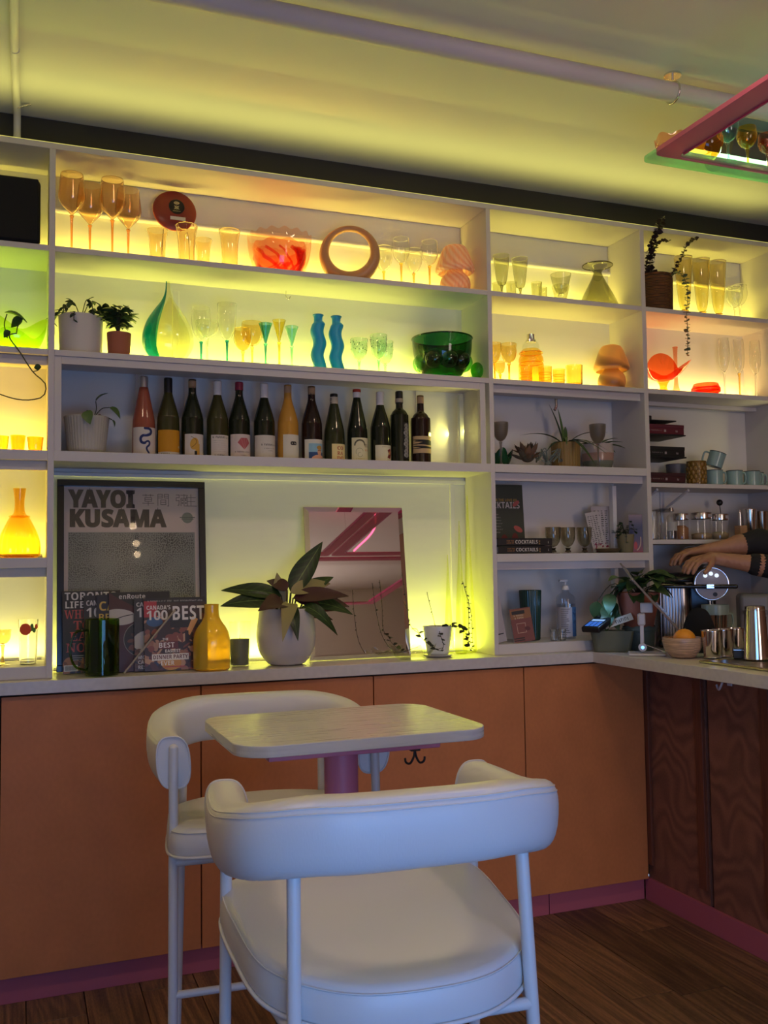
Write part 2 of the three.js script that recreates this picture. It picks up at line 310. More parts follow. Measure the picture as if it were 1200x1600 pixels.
function makeStool(label, place, turn) {
  const t = thing('bar_stool', label, 'stool', place, turn, 'white bar stools at the table');
  // backrest: a padded band bent round the sitter, open to the front (-z)
  const plan = new THREE.CatmullRomCurve3([[-0.262, -0.2], [-0.272, -0.1], [-0.272, 0.02], [-0.245, 0.13], [-0.155, 0.188], [0, 0.2], [0.155, 0.188], [0.245, 0.13], [0.272, 0.02], [0.272, -0.1], [0.262, -0.2]].map(([x, z]) => V(x, 0, z)), false, 'centripetal');
  const N = 72, path = [];
  const yTop = (u) => { const k = Math.min(1, Math.max(0, (0.5 - Math.abs(u - 0.5) - 0.12) / 0.26)); return 0.994 + 0.048 * k * k * (3 - 2 * k); };
  for (let i = 0; i <= N; i++) {
    const u = i / N, p = plan.getPointAt(u), tg = plan.getTangentAt(u), right = V(-tg.z, 0, tg.x);   // right points outwards
    p.y = yTop(u) - 0.064; path.push({ p, right: right.multiplyScalar(-1), up: V(0, 1, 0) });
  }
  const sec = (k) => (u) => { const s = []; for (let j = 0; j < 28; j++) { const a = j / 28 * Math.PI * 2, c = Math.cos(a), q = Math.sin(a); const e = 0.62, bulge = 1 + 0.12 * Math.sin(Math.PI * u); s.push([Math.sign(c) * Math.abs(c) ** e * 0.041 * bulge * k - 0.006 * q, Math.sign(q) * Math.abs(q) ** 0.8 * 0.064 * k]); } return s; };
  mesh('backrest', sweep(path, sec(1)), vinyl, t);
  for (const i of [0, N]) {   // piping round the end caps
    const q = path[i], s = sec(1.0)(i / N).map(([a, b]) => q.p.clone().addScaledVector(q.right, a).addScaledVector(q.up, b).toArray());
    mesh('piping', tube(s, 0.0028, 60, 6, true), vinyl, t);
  }
  { // two stitched seams along the top of the band
    for (const j of [10, 11]) { const pts = []; for (let i = 1; i < N; i += 1) { const q = path[i], [a, b] = sec(1.002)(i / N)[j]; pts.push(q.p.clone().addScaledVector(q.right, a).addScaledVector(q.up, b).toArray()); } mesh('seam', tube(pts, 0.0014, 140, 5), vinyl, t); }
  }
  // seat: rounded cushion, wide straight front, round back, sloping down to the back
  const out = [], hw = 0.262, ctrl = [[-0.235, -0.285], [0, -0.296], [0.235, -0.285], [0.268, -0.245], [0.268, -0.06], [0.235, 0.12], [0.13, 0.222], [0, 0.245], [-0.13, 0.222], [-0.235, 0.12], [-0.268, -0.06], [-0.268, -0.245]];
  const oc = new THREE.CatmullRomCurve3(ctrl.map(([x, z]) => V(x, 0, z)), true, 'centripetal'), NN = 72;
  const ring = (k, y, dy = 0) => { const r = []; for (let i = 0; i < NN; i++) { const p = oc.getPointAt(i / NN); const x = p.x * k, z = (p.z + 0.02) * k - 0.02; r.push([x, y - 0.077 * z + dy * (1 - (x / 0.27) ** 2), z]); } return r; };
  const rings = [ring(0.02, 0.688), ring(0.93, 0.688), ring(0.985, 0.692), ring(1.0, 0.703), ring(1.003, 0.722), ring(0.995, 0.742), ring(0.972, 0.756), ring(0.93, 0.763), ring(0.8, 0.766, -0.003), ring(0.6, 0.766, -0.006), ring(0.35, 0.765, -0.008), ring(0.0005, 0.765, -0.008)];
  const pos = [], idx = [], uv = []; rings.forEach((r) => r.forEach((p) => { pos.push(...p); uv.push(p[0] * 2, p[2] * 2); }));
  for (let i = 0; i < rings.length - 1; i++) for (let j = 0; j < NN; j++) { const a = i * NN + j, b = i * NN + (j + 1) % NN; idx.push(a, a + NN, b, b, a + NN, b + NN); }
  const sg = new THREE.BufferGeometry(); sg.setAttribute('position', new THREE.Float32BufferAttribute(pos, 3)); sg.setAttribute('uv', new THREE.Float32BufferAttribute(uv, 2)); sg.setIndex(idx); sg.computeVertexNormals();
  mesh('seat', sg, vinyl, t);
  mesh('piping', tube(ring(1.0, 0.694), 0.0042, 120, 6, true), vinyl, t); mesh('seam', tube(ring(0.985, 0.7515), 0.0018, 120, 5, true), vinyl, t);
  // frame
  const legs = { fl: [[-0.262, 0.965, -0.205], [-0.265, 0.74, -0.213], [-0.268, 0, -0.235]], fr: [[0.262, 0.965, -0.205], [0.265, 0.74, -0.213], [0.268, 0, -0.235]], bl: [[-0.203, 0.935, 0.165], [-0.208, 0.7, 0.182], [-0.22, 0, 0.235]], br: [[0.203, 0.935, 0.165], [0.208, 0.7, 0.182], [0.22, 0, 0.235]] };
  for (const k of ['fl', 'fr', 'bl', 'br']) { const [a, , c] = legs[k]; const L = mesh('leg', merge([rod(c, a, 0.0118, 0.0118, 16), ball(0.0118, a)]), stoolMetal, t); mesh('foot_glide', cyl(0.014, 0.0135, 0.01), M.black, L, [c[0], 0, c[2]]); }
  const at = (k, y) => { const [a, , c] = legs[k], q = (y - c[1]) / (a[1] - c[1]); return [c[0] + (a[0] - c[0]) * q, y, c[2] + (a[2] - c[2]) * q]; };
  for (const [a, b, y] of [['fl', 'fr', 0.372]]) mesh('foot_bar', rod(at(a, y), at(b, y), 0.0095), stoolMetal, t);
  for (const [a, b, ya, yb] of [['fl', 'bl', 0.684, 0.672], ['fr', 'br', 0.684, 0.672]]) { const A = at(a, ya), B = at(b, yb); mesh('seat_rail', rod([A[0], ya + 0.006, A[2]], [B[0], yb - 0.006, B[2]], 0.0105), stoolMetal, t); }
  for (const [a, b, y] of [['fl', 'fr', 0.688], ['bl', 'br', 0.66]]) mesh('seat_rail', rod(at(a, y), at(b, y), 0.0105), stoolMetal, t);
  return t;
}
makeStool('white padded bar stool with its curved back turned away from the table', [1.04, 0, 1.768], -0.07);
makeStool('white padded bar stool between the table and the brown cabinets', [1.045, 0, 0.825], Math.PI - 0.07);
{
  const t = thing('bistro_table', 'small rounded white tabletop on a pink pedestal', 'table', [1.155, 0, 1.178]);
  const w = 0.305, d = 0.235, r = 0.075, s = new THREE.Shape();
  s.moveTo(-w + r, -d); s.lineTo(w - r, -d); s.absarc(w - r, -d + r, r, -Math.PI / 2, 0); s.lineTo(w, d - r); s.absarc(w - r, d - r, r, 0, Math.PI / 2); s.lineTo(-w + r, d); s.absarc(-w + r, d - r, r, Math.PI / 2, Math.PI); s.lineTo(-w, -d + r); s.absarc(-w + r, -d + r, r, Math.PI, 1.5 * Math.PI);
  const g = new THREE.ExtrudeGeometry(s, { depth: 0.022, bevelEnabled: true, bevelSize: 0.002, bevelThickness: 0.002, bevelSegments: 2, curveSegments: 12 }).rotateX(-Math.PI / 2).translate(0, 1.004, 0);
  const brush = dataTex(128, (u, v) => { const k = 240 + 6 * noise(u * 3, v * 60, 2) + 4 * noise(u * 9, v * 120, 4); return [k, k, k - 2]; }); brush.repeat.set(2, 2);
  const rough = dataTex(128, (u, v) => { const k = 120 + 30 * noise(u * 3, v * 60, 2); return [k, k, k]; }, false); rough.repeat.set(2, 2);
  mesh('tabletop', g, std(lin(0.72, 0.7, 0.66), 0.62, { map: brush, roughnessMap: rough }), t);
  mesh('support_plate', rbox(-0.215, 0.215, 0.97, 1.0015, 0.085, 0.125, 0.003), M.pinkMetal, t); mesh('support_plate', rbox(-0.03, 0.03, 0.985, 1.0, -0.16, 0.16, 0.003), M.pinkMetal, t);
  mesh('pedestal', cyl(0.042, 0.042, 0.96, 0.03, 40), M.pinkMetal, t);
  mesh('base_plate', merge([cyl(0.155, 0.155, 0.012, 0, 48), cyl(0.155, 0.06, 0.02, 0.012, 48)]), M.pinkMetal, t);
  const h = thing('bag_hook', 'small dark double hook hanging under the pink table plate', 'hook', [1.31, 0.9695, 1.283]);
  mesh('plate', rbox(-0.012, 0.012, -0.006, 0.0, -0.008, 0.008, 0.001, 1), M.black, h);
  for (const k of [-1, 1]) mesh('prong', tube([[0, -0.004, 0], [k * 0.004, -0.022, 0], [k * 0.014, -0.036, 0], [k * 0.024, -0.032, 0], [k * 0.026, -0.022, 0]], 0.0028, 16, 7), M.black, h);
}
// ---------------------------------------------------------------- glassware
const solids = new Map();
function solid(m, k = 0.95) {   // the same glass as a body with thickness, for closed double walled shapes
  if (!m.transmission || m.transmission < 1 || m.roughness > 0.1) return m;
  const id = m.uuid + k; if (!solids.has(id)) solids.set(id, new THREE.MeshPhysicalMaterial({ color: new THREE.Color(Math.pow(m.color.r, k), Math.pow(m.color.g, k), Math.pow(m.color.b, k)), transmission: 1, thickness: 0.003, roughness: 0.0, ior: 1.45 }));
  return solids.get(id);
}
function wallLathe(pts, w, seg = 40) {   // outer profile from the axis up to the rim, closed by an inner wall w inside it
  const inner = []; for (let i = pts.length - 1; i > 0; i--) { const [r, y] = pts[i], a = pts[Math.max(0, i - 1)], b = pts[Math.min(pts.length - 1, i + 1)], tx = b[0] - a[0], ty = b[1] - a[1], l = Math.hypot(tx, ty) || 1; inner.push([Math.max(0, r - ty / l * w), y + tx / l * w]); }
  const k = inner.findIndex((p) => p[0] < 0.0004), q = k < 0 ? inner : inner.slice(0, k + 1); q.push([0, q[q.length - 1][1]]); return lathe([...pts, ...q], seg);
}
const bowlShapes = {
  wine: [[0.07, 0], [0.55, 0.1], [0.9, 0.28], [1.08, 0.5], [1.08, 0.68], [1.0, 1]],
  angular: [[0.07, 0], [0.4, 0.12], [0.8, 0.26], [1.02, 0.4], [1.04, 0.5], [0.94, 0.8], [0.86, 1]],
  coupe: [[0.07, 0], [0.5, 0.1], [0.85, 0.38], [0.98, 0.75], [1.0, 1]],
  tulip: [[0.08, 0], [0.5, 0.08], [0.85, 0.3], [0.98, 0.6], [0.98, 0.8], [1.04, 1]],
  flute: [[0.1, 0], [0.5, 0.06], [0.85, 0.2], [1.0, 0.5], [0.95, 0.8], [0.86, 1]],
  cone: [[0.13, 0], [0.3, 0.2], [0.55, 0.5], [0.8, 0.8], [1, 1]],
  trumpet: [[0.16, 0], [0.4, 0.1], [0.62, 0.35], [0.82, 0.7], [1, 1]],
  vee: [[0.2, 0], [0.5, 0.06], [0.7, 0.3], [0.88, 0.7], [1, 1]],
};
function goblet(name, label, [x, y, z], { H, R, hb, shape = 'wine', bowl, stem = bowl, foot = R * 0.85, stemR = 0.0038, category = 'glass', group }) {
  const t = thing(name, label, category, [x, y, z], 0, group);
  const y0 = H - hb, prof = smoothPts(bowlShapes[shape].map(([a, b]) => [a * R, y0 + b * hb]));
  mesh('bowl', wallLathe([[0, y0 - 0.001], ...prof], 0.0014), solid(bowl), t);
  mesh('stem', lathe([[0, 0.004], [stemR * 2.4, 0.006], [stemR * 1.1, 0.02], [stemR, y0 * 0.5], [stemR * 1.3, y0 - 0.012], [stemR * 2.2, y0 - 0.0022], [0, y0 - 0.0018]], 14), solid(stem, 1.7), t);
  mesh('foot', lathe([[0, 0], [foot, 0], [foot, 0.0015], [foot * 0.4, 0.003], [0, 0.0035]]), solid(stem), t);
  return t;
}
function tumbler(name, label, [x, y, z], { H, R, r = R * 0.8, mat, base = 0.008, pts, category = 'glass', group, flutes = 0 }) {
  const t = thing(name, label, category, [x, y, z], 0, group);
  const prof = pts ? smoothPts(pts, 20) : [[r, base * 0.4], [r + (R - r) * 0.3, H * 0.3], [r + (R - r) * 0.65, H * 0.65], [R, H]];
  let g = wallLathe([[0, 0.0006], [r * 0.96, 0.0006], ...prof], mat.transmission ? base * 0.3 : 0.002, 48);
  if (flutes) { const p = g.attributes.position; for (let i = 0; i < p.count; i++) { const a = Math.atan2(p.getZ(i), p.getX(i)), k = 1 + 0.045 * Math.cos(a * flutes) * Math.min(1, p.getY(i) / H * 1.6); p.setX(i, p.getX(i) * k); p.setZ(i, p.getZ(i) * k); } g.computeVertexNormals(); }
  mesh('cup', g, solid(mat), t);
  mesh('base', cyl(r * 0.82, r * 0.84, base * 0.6, 0.0008 + base * 0.34, 32), mat, t);
  return t;
}
const G = {
  peach: glass(0.98, 0.78, 0.58), peachStem: glass(0.95, 0.55, 0.28), peachPale: glass(0.97, 0.84, 0.62), clear: M.clear, ambStem: glass(0.9, 0.7, 0.3),
  coral: glass(0.95, 0.5, 0.36), amber: glass(0.96, 0.8, 0.35), amberDeep: glass(0.94, 0.66, 0.16), orange: glass(0.95, 0.55, 0.1), red: glass(0.9, 0.17, 0.05), yellow: glass(0.95, 0.82, 0.25),
  teal: glass(0.22, 0.6, 0.6), tealPale: glass(0.5, 0.85, 0.72), mint: glass(0.78, 0.92, 0.84), green: glass(0.02, 0.24, 0.07), greenLight: glass(0.2, 0.6, 0.12), lime: glass(0.68, 0.84, 0.12),
  smoke: glass(0.76, 0.76, 0.62), smokeDark: glass(0.48, 0.47, 0.33), blueStem: glass(0.1, 0.45, 0.55), bottleBlue: new THREE.MeshPhysicalMaterial({ color: lin(0.02, 0.42, 0.8), roughness: 0.4, transmission: 0.5, thickness: 0, side: THREE.DoubleSide }), frost: glass(0.72, 0.68, 0.62, 0.6), honey: glass(0.94, 0.78, 0.42),
};
// ---- left bay
{ // loudspeaker
  const t = thing('loudspeaker', 'black box loudspeaker with rounded corners in the top left compartment', 'speaker', [0.345, S1, -0.1]);
  mesh('cabinet', new RoundedBoxGeometry(0.3, 0.235, 0.2, 5, 0.022).translate(-0.03, 0.1175, 0), M.black, t);
  mesh('grille', new RoundedBoxGeometry(0.285, 0.22, 0.012, 4, 0.005).translate(-0.03, 0.1175, 0.099), std(lin(0.006, 0.006, 0.006), 0.9), t);
}
function waveBowl(R, H, amp, n, mat, seg = 72, foot = 0.35, phase = 0, prof = (k) => foot + (1 - foot) * Math.sin(k * Math.PI / 2) ** 0.8) {
  const pos = [], idx = [], rows = 14;
  for (let i = 0; i <= rows; i++) for (let j = 0; j <= seg; j++) {
    const k = i / rows, a = j / seg * Math.PI * 2, w = Math.sin(a * n + phase) * k * k, r = R * prof(k) * (1 + amp * 0.5 * w), y = H * (Math.pow(k, 1.25) * (1 + amp * w));
    pos.push(Math.cos(a) * r, y, Math.sin(a) * r);
  }
  for (let i = 0; i < rows; i++) for (let j = 0; j < seg; j++) { const a = i * (seg + 1) + j, b = a + 1, c = a + seg + 1, d = c + 1; idx.push(a, c, b, b, c, d); }
  const g = new THREE.BufferGeometry(); g.setAttribute('position', new THREE.Float32BufferAttribute(pos, 3)); g.setIndex(idx); g.computeVertexNormals(); return g;
}
{
  const t = thing('wavy_bowl', 'lime green blown glass bowl with a wavy rim holding a vine cutting', 'bowl', [0.388, S2, -0.13]);
  mesh('bowl', waveBowl(0.096, 0.1, 0.25, 3, 0, 72, 0.5, 0.6), G.lime, t); mesh('base', cyl(0.045, 0.045, 0.006, 0, 32), G.lime, t); 
}
function leafGeo(L, W, bend = 0.3, fold = 0.25, n = 8, tipPow = 1) {   // along +x, lies about y
  const pos = [], idx = [];
  for (let i = 0; i <= n; i++) { const k = i / n, w = W * Math.pow(Math.sin(Math.PI * Math.pow(k, 0.75 * tipPow)), 0.9) * 0.5 + 0.0004; const y = -bend * L * k * k, x = L * k * (1 - bend * 0.25 * k);
    pos.push(x, y + fold * w, -w, x, y, 0, x, y + fold * w, w); }
  for (let i = 0; i < n; i++) { const a = i * 3; idx.push(a, a + 1, a + 3, a + 1, a + 4, a + 3, a + 1, a + 2, a + 4, a + 2, a + 5, a + 4); }
  const g = new THREE.BufferGeometry(); g.setAttribute('position', new THREE.Float32BufferAttribute(pos, 3)); g.setIndex(idx); g.computeVertexNormals(); return g;
}
function thick(g, t = 0.0007) {   // give a leaf two faces with some thickness between them
  const p = g.attributes.position, n = g.attributes.normal, a = [], c = p.count, idx = [...g.index.array];
  for (let s = 0; s < 2; s++) for (let i = 0; i < c; i++) { const k = s ? -t / 2 : t / 2; a.push(p.getX(i) + n.getX(i) * k, p.getY(i) + n.getY(i) * k, p.getZ(i) + n.getZ(i) * k); }
  const m = idx.length; for (let i = 0; i < m; i += 3) idx.push(idx[i] + c, idx[i + 2] + c, idx[i + 1] + c);
  const g2 = new THREE.BufferGeometry(); g2.setAttribute('position', new THREE.Float32BufferAttribute(a, 3)); g2.setIndex(idx); g2.computeVertexNormals(); return g2;
}
function placeLeaf(parent, geo, mat, p, yaw, pitch, roll = 0, s = 1, name = 'leaf') {
  const m = mesh(name, geo, mat, parent, p); m.rotation.order = 'YZX'; m.rotation.set(roll, yaw, pitch); m.scale.setScalar(s); return m;
}
const heartLeaf = thick(leafGeo(0.06, 0.042, 0.35, 0.3)), ovalLeaf = thick(leafGeo(0.034, 0.017, 0.2, 0.3, 6)), roundLeaf = thick(leafGeo(0.014, 0.013, 0.1, 0.2, 5)), blade = thick(leafGeo(0.16, 0.016, 0.55, 0.35, 12));
{ // vine cutting in the lime bowl
  const t = thing('pothos_cutting', 'pothos vine cutting rising from the lime bowl and trailing over the shelf edge', 'plant', [0.37, S2, -0.1]);
  const st = (p, r = 0.0022) => mesh('stem', tube(p, r, 30, 6), M.stem, t);
  st([[0.02, 0.065, 0.02], [0.0, 0.05, 0.06], [0.0, 0.025, 0.1], [0.03, -0.02, 0.118], [0.075, -0.09, 0.12], [0.115, -0.13, 0.12], [0.108, -0.17, 0.12], [0.07, -0.185, 0.12], [0.02, -0.185, 0.12], [-0.06, -0.16, 0.12], [-0.12, -0.13, 0.11]]);
  st([[0.02, 0.065, 0.02], [0.024, 0.09, 0.02], [0.04, 0.12, 0.015]]); st([[-0.01, 0.05, 0], [-0.02, 0.1, 0], [-0.012, 0.135, 0.005]]); st([[0.072, -0.088, 0.12], [0.09, -0.082, 0.122], [0.1, -0.07, 0.125]], 0.0016);
  placeLeaf(t, heartLeaf, M.leaf, [-0.02, 0.14, 0.005], -0.1, -0.05, 0.35, 1.4); placeLeaf(t, heartLeaf, M.leaf, [0.04, 0.12, 0.015], 3.0, -0.5, 0.7, 0.9); placeLeaf(t, heartLeaf, M.leaf, [0.1, -0.07, 0.125], 3.4, -0.2, 1.3, 0.5); placeLeaf(t, heartLeaf, M.leaf, [0, 0.06, 0.07], 3.1, -0.7, 0.9, 0.6);
}
tumbler('dessert_cup', 'short orange glass cup beside the post, on the left shelf', [0.455, S3, -0.09], { H: 0.055, R: 0.028, r: 0.022, mat: G.orange, group: 'orange glass cups' });
tumbler('dessert_cup', 'orange glass cup standing between two others on the left shelf', [0.398, S3, -0.11], { H: 0.062, R: 0.026, r: 0.021, mat: G.orange, group: 'orange glass cups' });
tumbler('dessert_cup', 'orange glass cup cut by the photo edge on the left shelf', [0.342, S3, -0.09], { H: 0.055, R: 0.027, r: 0.022, mat: G.amberDeep, group: 'orange glass cups' });
{
  const t = thing('decanter', 'amber ribbed fan shaped glass decanter with a flared neck', 'decanter', [0.405, S4, -0.11]);
  const g = lathe(smoothPts([[0.05, 0], [0.066, 0.01], [0.068, 0.05], [0.058, 0.09], [0.034, 0.14], [0.019, 0.16], [0.0165, 0.2], [0.022, 0.245]], 40), 96), p = g.attributes.position;
  for (let i = 0; i < p.count; i++) { const a = Math.atan2(p.getZ(i), p.getX(i)), k = 1 + 0.05 * Math.cos(a * 18) * Math.max(0, 1 - p.getY(i) / 0.15); p.setX(i, p.getX(i) * k); p.setZ(i, p.getZ(i) * k); } g.computeVertexNormals();
  mesh('body', g, G.amberDeep, t); mesh('shoulder_ring', new THREE.TorusGeometry(0.032, 0.004, 8, 40).rotateX(Math.PI / 2).translate(0, 0.145, 0), G.amber, t); mesh('base', cyl(0.05, 0.05, 0.006, 0.0008, 32), G.amberDeep, t);
}
goblet('coupe_glass', 'small amber coupe glass beside the poppy tumbler', [0.355, SB, -0.09], { H: 0.122, R: 0.027, hb: 0.05, shape: 'tulip', bowl: G.honey });
{
  const t = tumbler('tumbler', 'clear tumbler painted with red poppies', [0.437, SB, -0.09], { H: 0.155, R: 0.033, r: 0.028, mat: M.clear, base: 0.014 });
  const red = std(lin(0.8, 0.09, 0.02), 0.5), gr = std(lin(0.12, 0.25, 0.05), 0.5);
  const dec = (name, a, y, w, h, mat) => mesh(name, new THREE.SphereGeometry(1, 12, 8).scale(w, h, 0.0012).translate(0, y, 0.0328).rotateY(a), mat, t);
  dec('poppy_print', -0.3, 0.122, 0.02, 0.02, red); dec('poppy_print', 0.9, 0.13, 0.008, 0.009, red); dec('leaf_print', 0.35, 0.128, 0.006, 0.013, gr); dec('leaf_print', 0.6, 0.118, 0.007, 0.009, gr); dec('poppy_centre', -0.3, 0.121, 0.005, 0.005, M.black);
}
// ---- top middle compartment
for (const [x, z, lab] of [[0.572, -0.075, 'beside the left post'], [0.64, -0.155, 'set back behind the first two'], [0.713, -0.075, 'third along from the post'], [0.778, -0.155, 'nearest the red plate']])
  goblet('wine_glass', `tall peach stemmed wine glass ${lab}`, [x, S1, z], { H: 0.292, R: 0.046, hb: 0.15, shape: 'angular', bowl: G.peach, stem: G.peachStem, foot: 0.04, group: 'peach wine glasses' });
{
  const t = thing('display_plate', 'round red plate with a black maker label standing on a wire rest', 'plate', [0.955, S1, -0.18]);
  const d = mesh('plate', lathe([[0, -0.012], [0.05, -0.011], [0.08, 0.0], [0.0835, 0.006], [0.08, 0.008], [0.05, -0.005], [0, -0.006]], 48).rotateX(-Math.PI / 2), std(lin(0.26, 0.03, 0.022), 0.25), t, [0, 0.245, 0.0]); d.rotation.x = -0.12;
  const labT = canvasTex(256, 256, (c) => { c.fillStyle = '#14110e'; c.fillRect(0, 0, 256, 256); c.fillStyle = '#c9bf8e'; c.beginPath(); c.ellipse(128, 62, 46, 26, 0, 0, 7); c.fill(); c.fillStyle = '#14110e'; for (let i = 0; i < 6; i++) c.fillRect(96 + i * 11, 54, 6, 16); c.strokeStyle = '#c9bf8e'; c.lineWidth = 8; c.beginPath(); c.arc(128, 140, 26, 0, 7); c.stroke(); c.beginPath(); c.moveTo(88, 110); c.lineTo(168, 172); c.moveTo(168, 110); c.lineTo(88, 172); c.stroke(); c.fillStyle = '#c9bf8e'; for (let i = 0; i < 9; i++) c.fillRect(68 + i * 14, 200, 9, 8); });
  mesh('maker_label', new THREE.CircleGeometry(0.03, 40).translate(0.005, 0.01, 0.0126), std(0xffffff, 0.6, { map: labT }), d); mesh('green_patch', ball(0.02, [-0.048, 0.008, 0.004], [0.8, 1.3, 0.2]), std(lin(0.02, 0.09, 0.02), 0.4), d);
  mesh('price_tag', rbox(-0.02, 0.038, -0.044, -0.03, 0.0095, 0.0115, 0.0005, 1), M.paper, d);
  for (const s of [-1, 1]) mesh('wire_rest', tube([[s * 0.05, 0.002, 0.06], [s * 0.05, 0.06, 0.045], [s * 0.045, 0.16, 0.012], [s * 0.04, 0.15, -0.02], [s * 0.045, 0.002, -0.05]], 0.0022, 30, 6), M.steel, t);
  mesh('wire_rest', rod([-0.05, 0.02, 0.055], [0.05, 0.02, 0.055], 0.002), M.steel, t);
}
for (const [x, z, H, R, lab] of [[0.878, -0.1, 0.13, 0.04, 'just in front of the red plate'], [0.982, -0.075, 0.152, 0.041, 'below the right rim of the red plate'], [1.06, -0.16, 0.135, 0.034, 'set back between two others'], [1.15, -0.1, 0.16, 0.042, 'beside the coral bowl']])
  tumbler('flared_tumbler', `pale peach flared tumbler ${lab}`, [x, S1, z], { H, R, mat: G.peachPale, pts: [[R * 0.72, 0.004], [R * 0.74, H * 0.4], [R * 0.82, H * 0.75], [R, H]], flutes: x > 0.95 && x < 1 ? 10 : 0, group: 'peach flared tumblers' });
{
  const t = thing('scalloped_bowl', 'large coral glass bowl with a scalloped rim and red swirls', 'bowl', [1.352, S1, -0.115]);
  mesh('bowl', waveBowl(0.126, 0.16, 0.03, 16, 0, 128, 0.62, 0), glass(0.97, 0.72, 0.6), t);
  const sw = []; for (let i = 0; i < 26; i++) { const a0 = rr(0, 6.28), pts = []; for (let k = 0; k < 7; k++) { const q = k / 6 * 0.72, rad = 0.11 * (0.55 + 0.42 * Math.sin(q * Math.PI / 2)); pts.push([Math.cos(a0 + q * 1.5 + rr(-0.1, 0.1)) * rad, 0.01 + 0.13 * q ** 1.2, Math.sin(a0 + q * 1.5 + rr(-0.1, 0.1)) * rad]); } sw.push(tube(pts, rr(0.003, 0.0075), 14, 6)); }
  mesh('red_swirls', merge(sw), glass(0.94, 0.42, 0.33, 0.1), t); mesh('inner_bowl', waveBowl(0.106, 0.125, 0.03, 9, 0, 72, 0.62, 1), glass(0.95, 0.5, 0.4), t); mesh('foot', cyl(0.07, 0.066, 0.006, 0, 32), G.coral, t);
}
{
  const t = thing('ring_vase', 'glossy tan ceramic ring vase with an open centre', 'vase', [1.645, S1, -0.12]);
  const pos = [], idx = [], A = 96, B = 24;
  for (let i = 0; i < A; i++) for (let j = 0; j < B; j++) {
    const a = i / A * 6.28318, b = j / B * 6.28318, k = (1 - Math.sin(a)) / 2, r = 0.012 + 0.016 * k, R = 0.104 - 0.002 * k, cy = 0.122 + Math.sin(a) * R, d = r * Math.cos(b);
    pos.push(Math.cos(a) * (R + d) * 1.0, 0.122 + Math.sin(a) * (R + d), Math.sin(b) * (0.016 + 0.024 * k));
  }
  for (let i = 0; i < A; i++) for (let j = 0; j < B; j++) { const a = i * B + j, b = i * B + (j + 1) % B, c = ((i + 1) % A) * B + j, d = ((i + 1) % A) * B + (j + 1) % B; idx.push(a, c, b, b, c, d); }
  let lo = 9; for (let i = 1; i < pos.length; i += 3) lo = Math.min(lo, pos[i]); for (let i = 1; i < pos.length; i += 3) pos[i] -= lo;
  const g = new THREE.BufferGeometry(); g.setAttribute('position', new THREE.Float32BufferAttribute(pos, 3)); g.setIndex(idx); g.computeVertexNormals();
  const m = mesh('ring', g, std(lin(0.5, 0.25, 0.12), 0.28), t); m.rotation.y = -0.35;
}
for (const [x, z, H, lab] of [[1.81, -0.165, 0.19, 'behind the ring vase'], [1.858, -0.09, 0.206, 'just right of the ring vase'], [1.945, -0.165, 0.195, 'set back between two others'], [1.985, -0.09, 0.208, 'beside the pink mushroom lamp']])
  goblet('cordial_glass', `clear wine glass on an amber stem ${lab}`, [x, S1, z], { H, R: 0.034, hb: 0.1, shape: 'wine', bowl: M.clear, stem: G.ambStem, group: 'clear glasses on amber stems' });
function mushroomLamp(label, pos, k, mat, band) {
  const t = thing('mushroom_lamp', label, 'lamp', pos);
  const swirl = (g, n, amp, tw) => { const p = g.attributes.position; for (let i = 0; i < p.count; i++) { const a = Math.atan2(p.getZ(i), p.getX(i)), s = 1 + amp * Math.cos(a * n + p.getY(i) * tw); p.setX(i, p.getX(i) * s); p.setZ(i, p.getZ(i) * s); } g.computeVertexNormals(); return g; };
  const n = band ? 1 : 26, a = band ? 0 : 0.022;
  mesh('shade', swirl(lathe(smoothPts([[0.07, 0.096], [0.08, 0.106], [0.08, 0.122], [0.067, 0.16], [0.052, 0.198], [0.036, 0.214], [0, 0.218]].map(([r, y]) => [r * k, y * k]), 40), 104), n, a, -60), mat, t);
  mesh('base', swirl(lathe([[0, 0], [0.04, 0], ...smoothPts([[0.052, 0.006], [0.064, 0.04], [0.058, 0.075], [0.036, 0.1], [0.03, 0.112]], 24)].map(([r, y]) => [r * k, y * k]), 104), n, a, 60), mat, t);
  return t;
}
{ const t = mushroomLamp('pink swirled glass mushroom lamp beside the post', [2.118, S1, -0.125], 1.0, new THREE.MeshPhysicalMaterial({ color: 0xffffff, map: dataTex(256, (u, v) => { const k = 0.5 + 0.5 * Math.sin((u * 13 + v * 5) * 6.283); return [232 + 12 * k, 178 + 40 * k, 152 + 46 * k]; }), roughness: 0.4, transmission: 0.4, thickness: 0, side: THREE.DoubleSide })); }
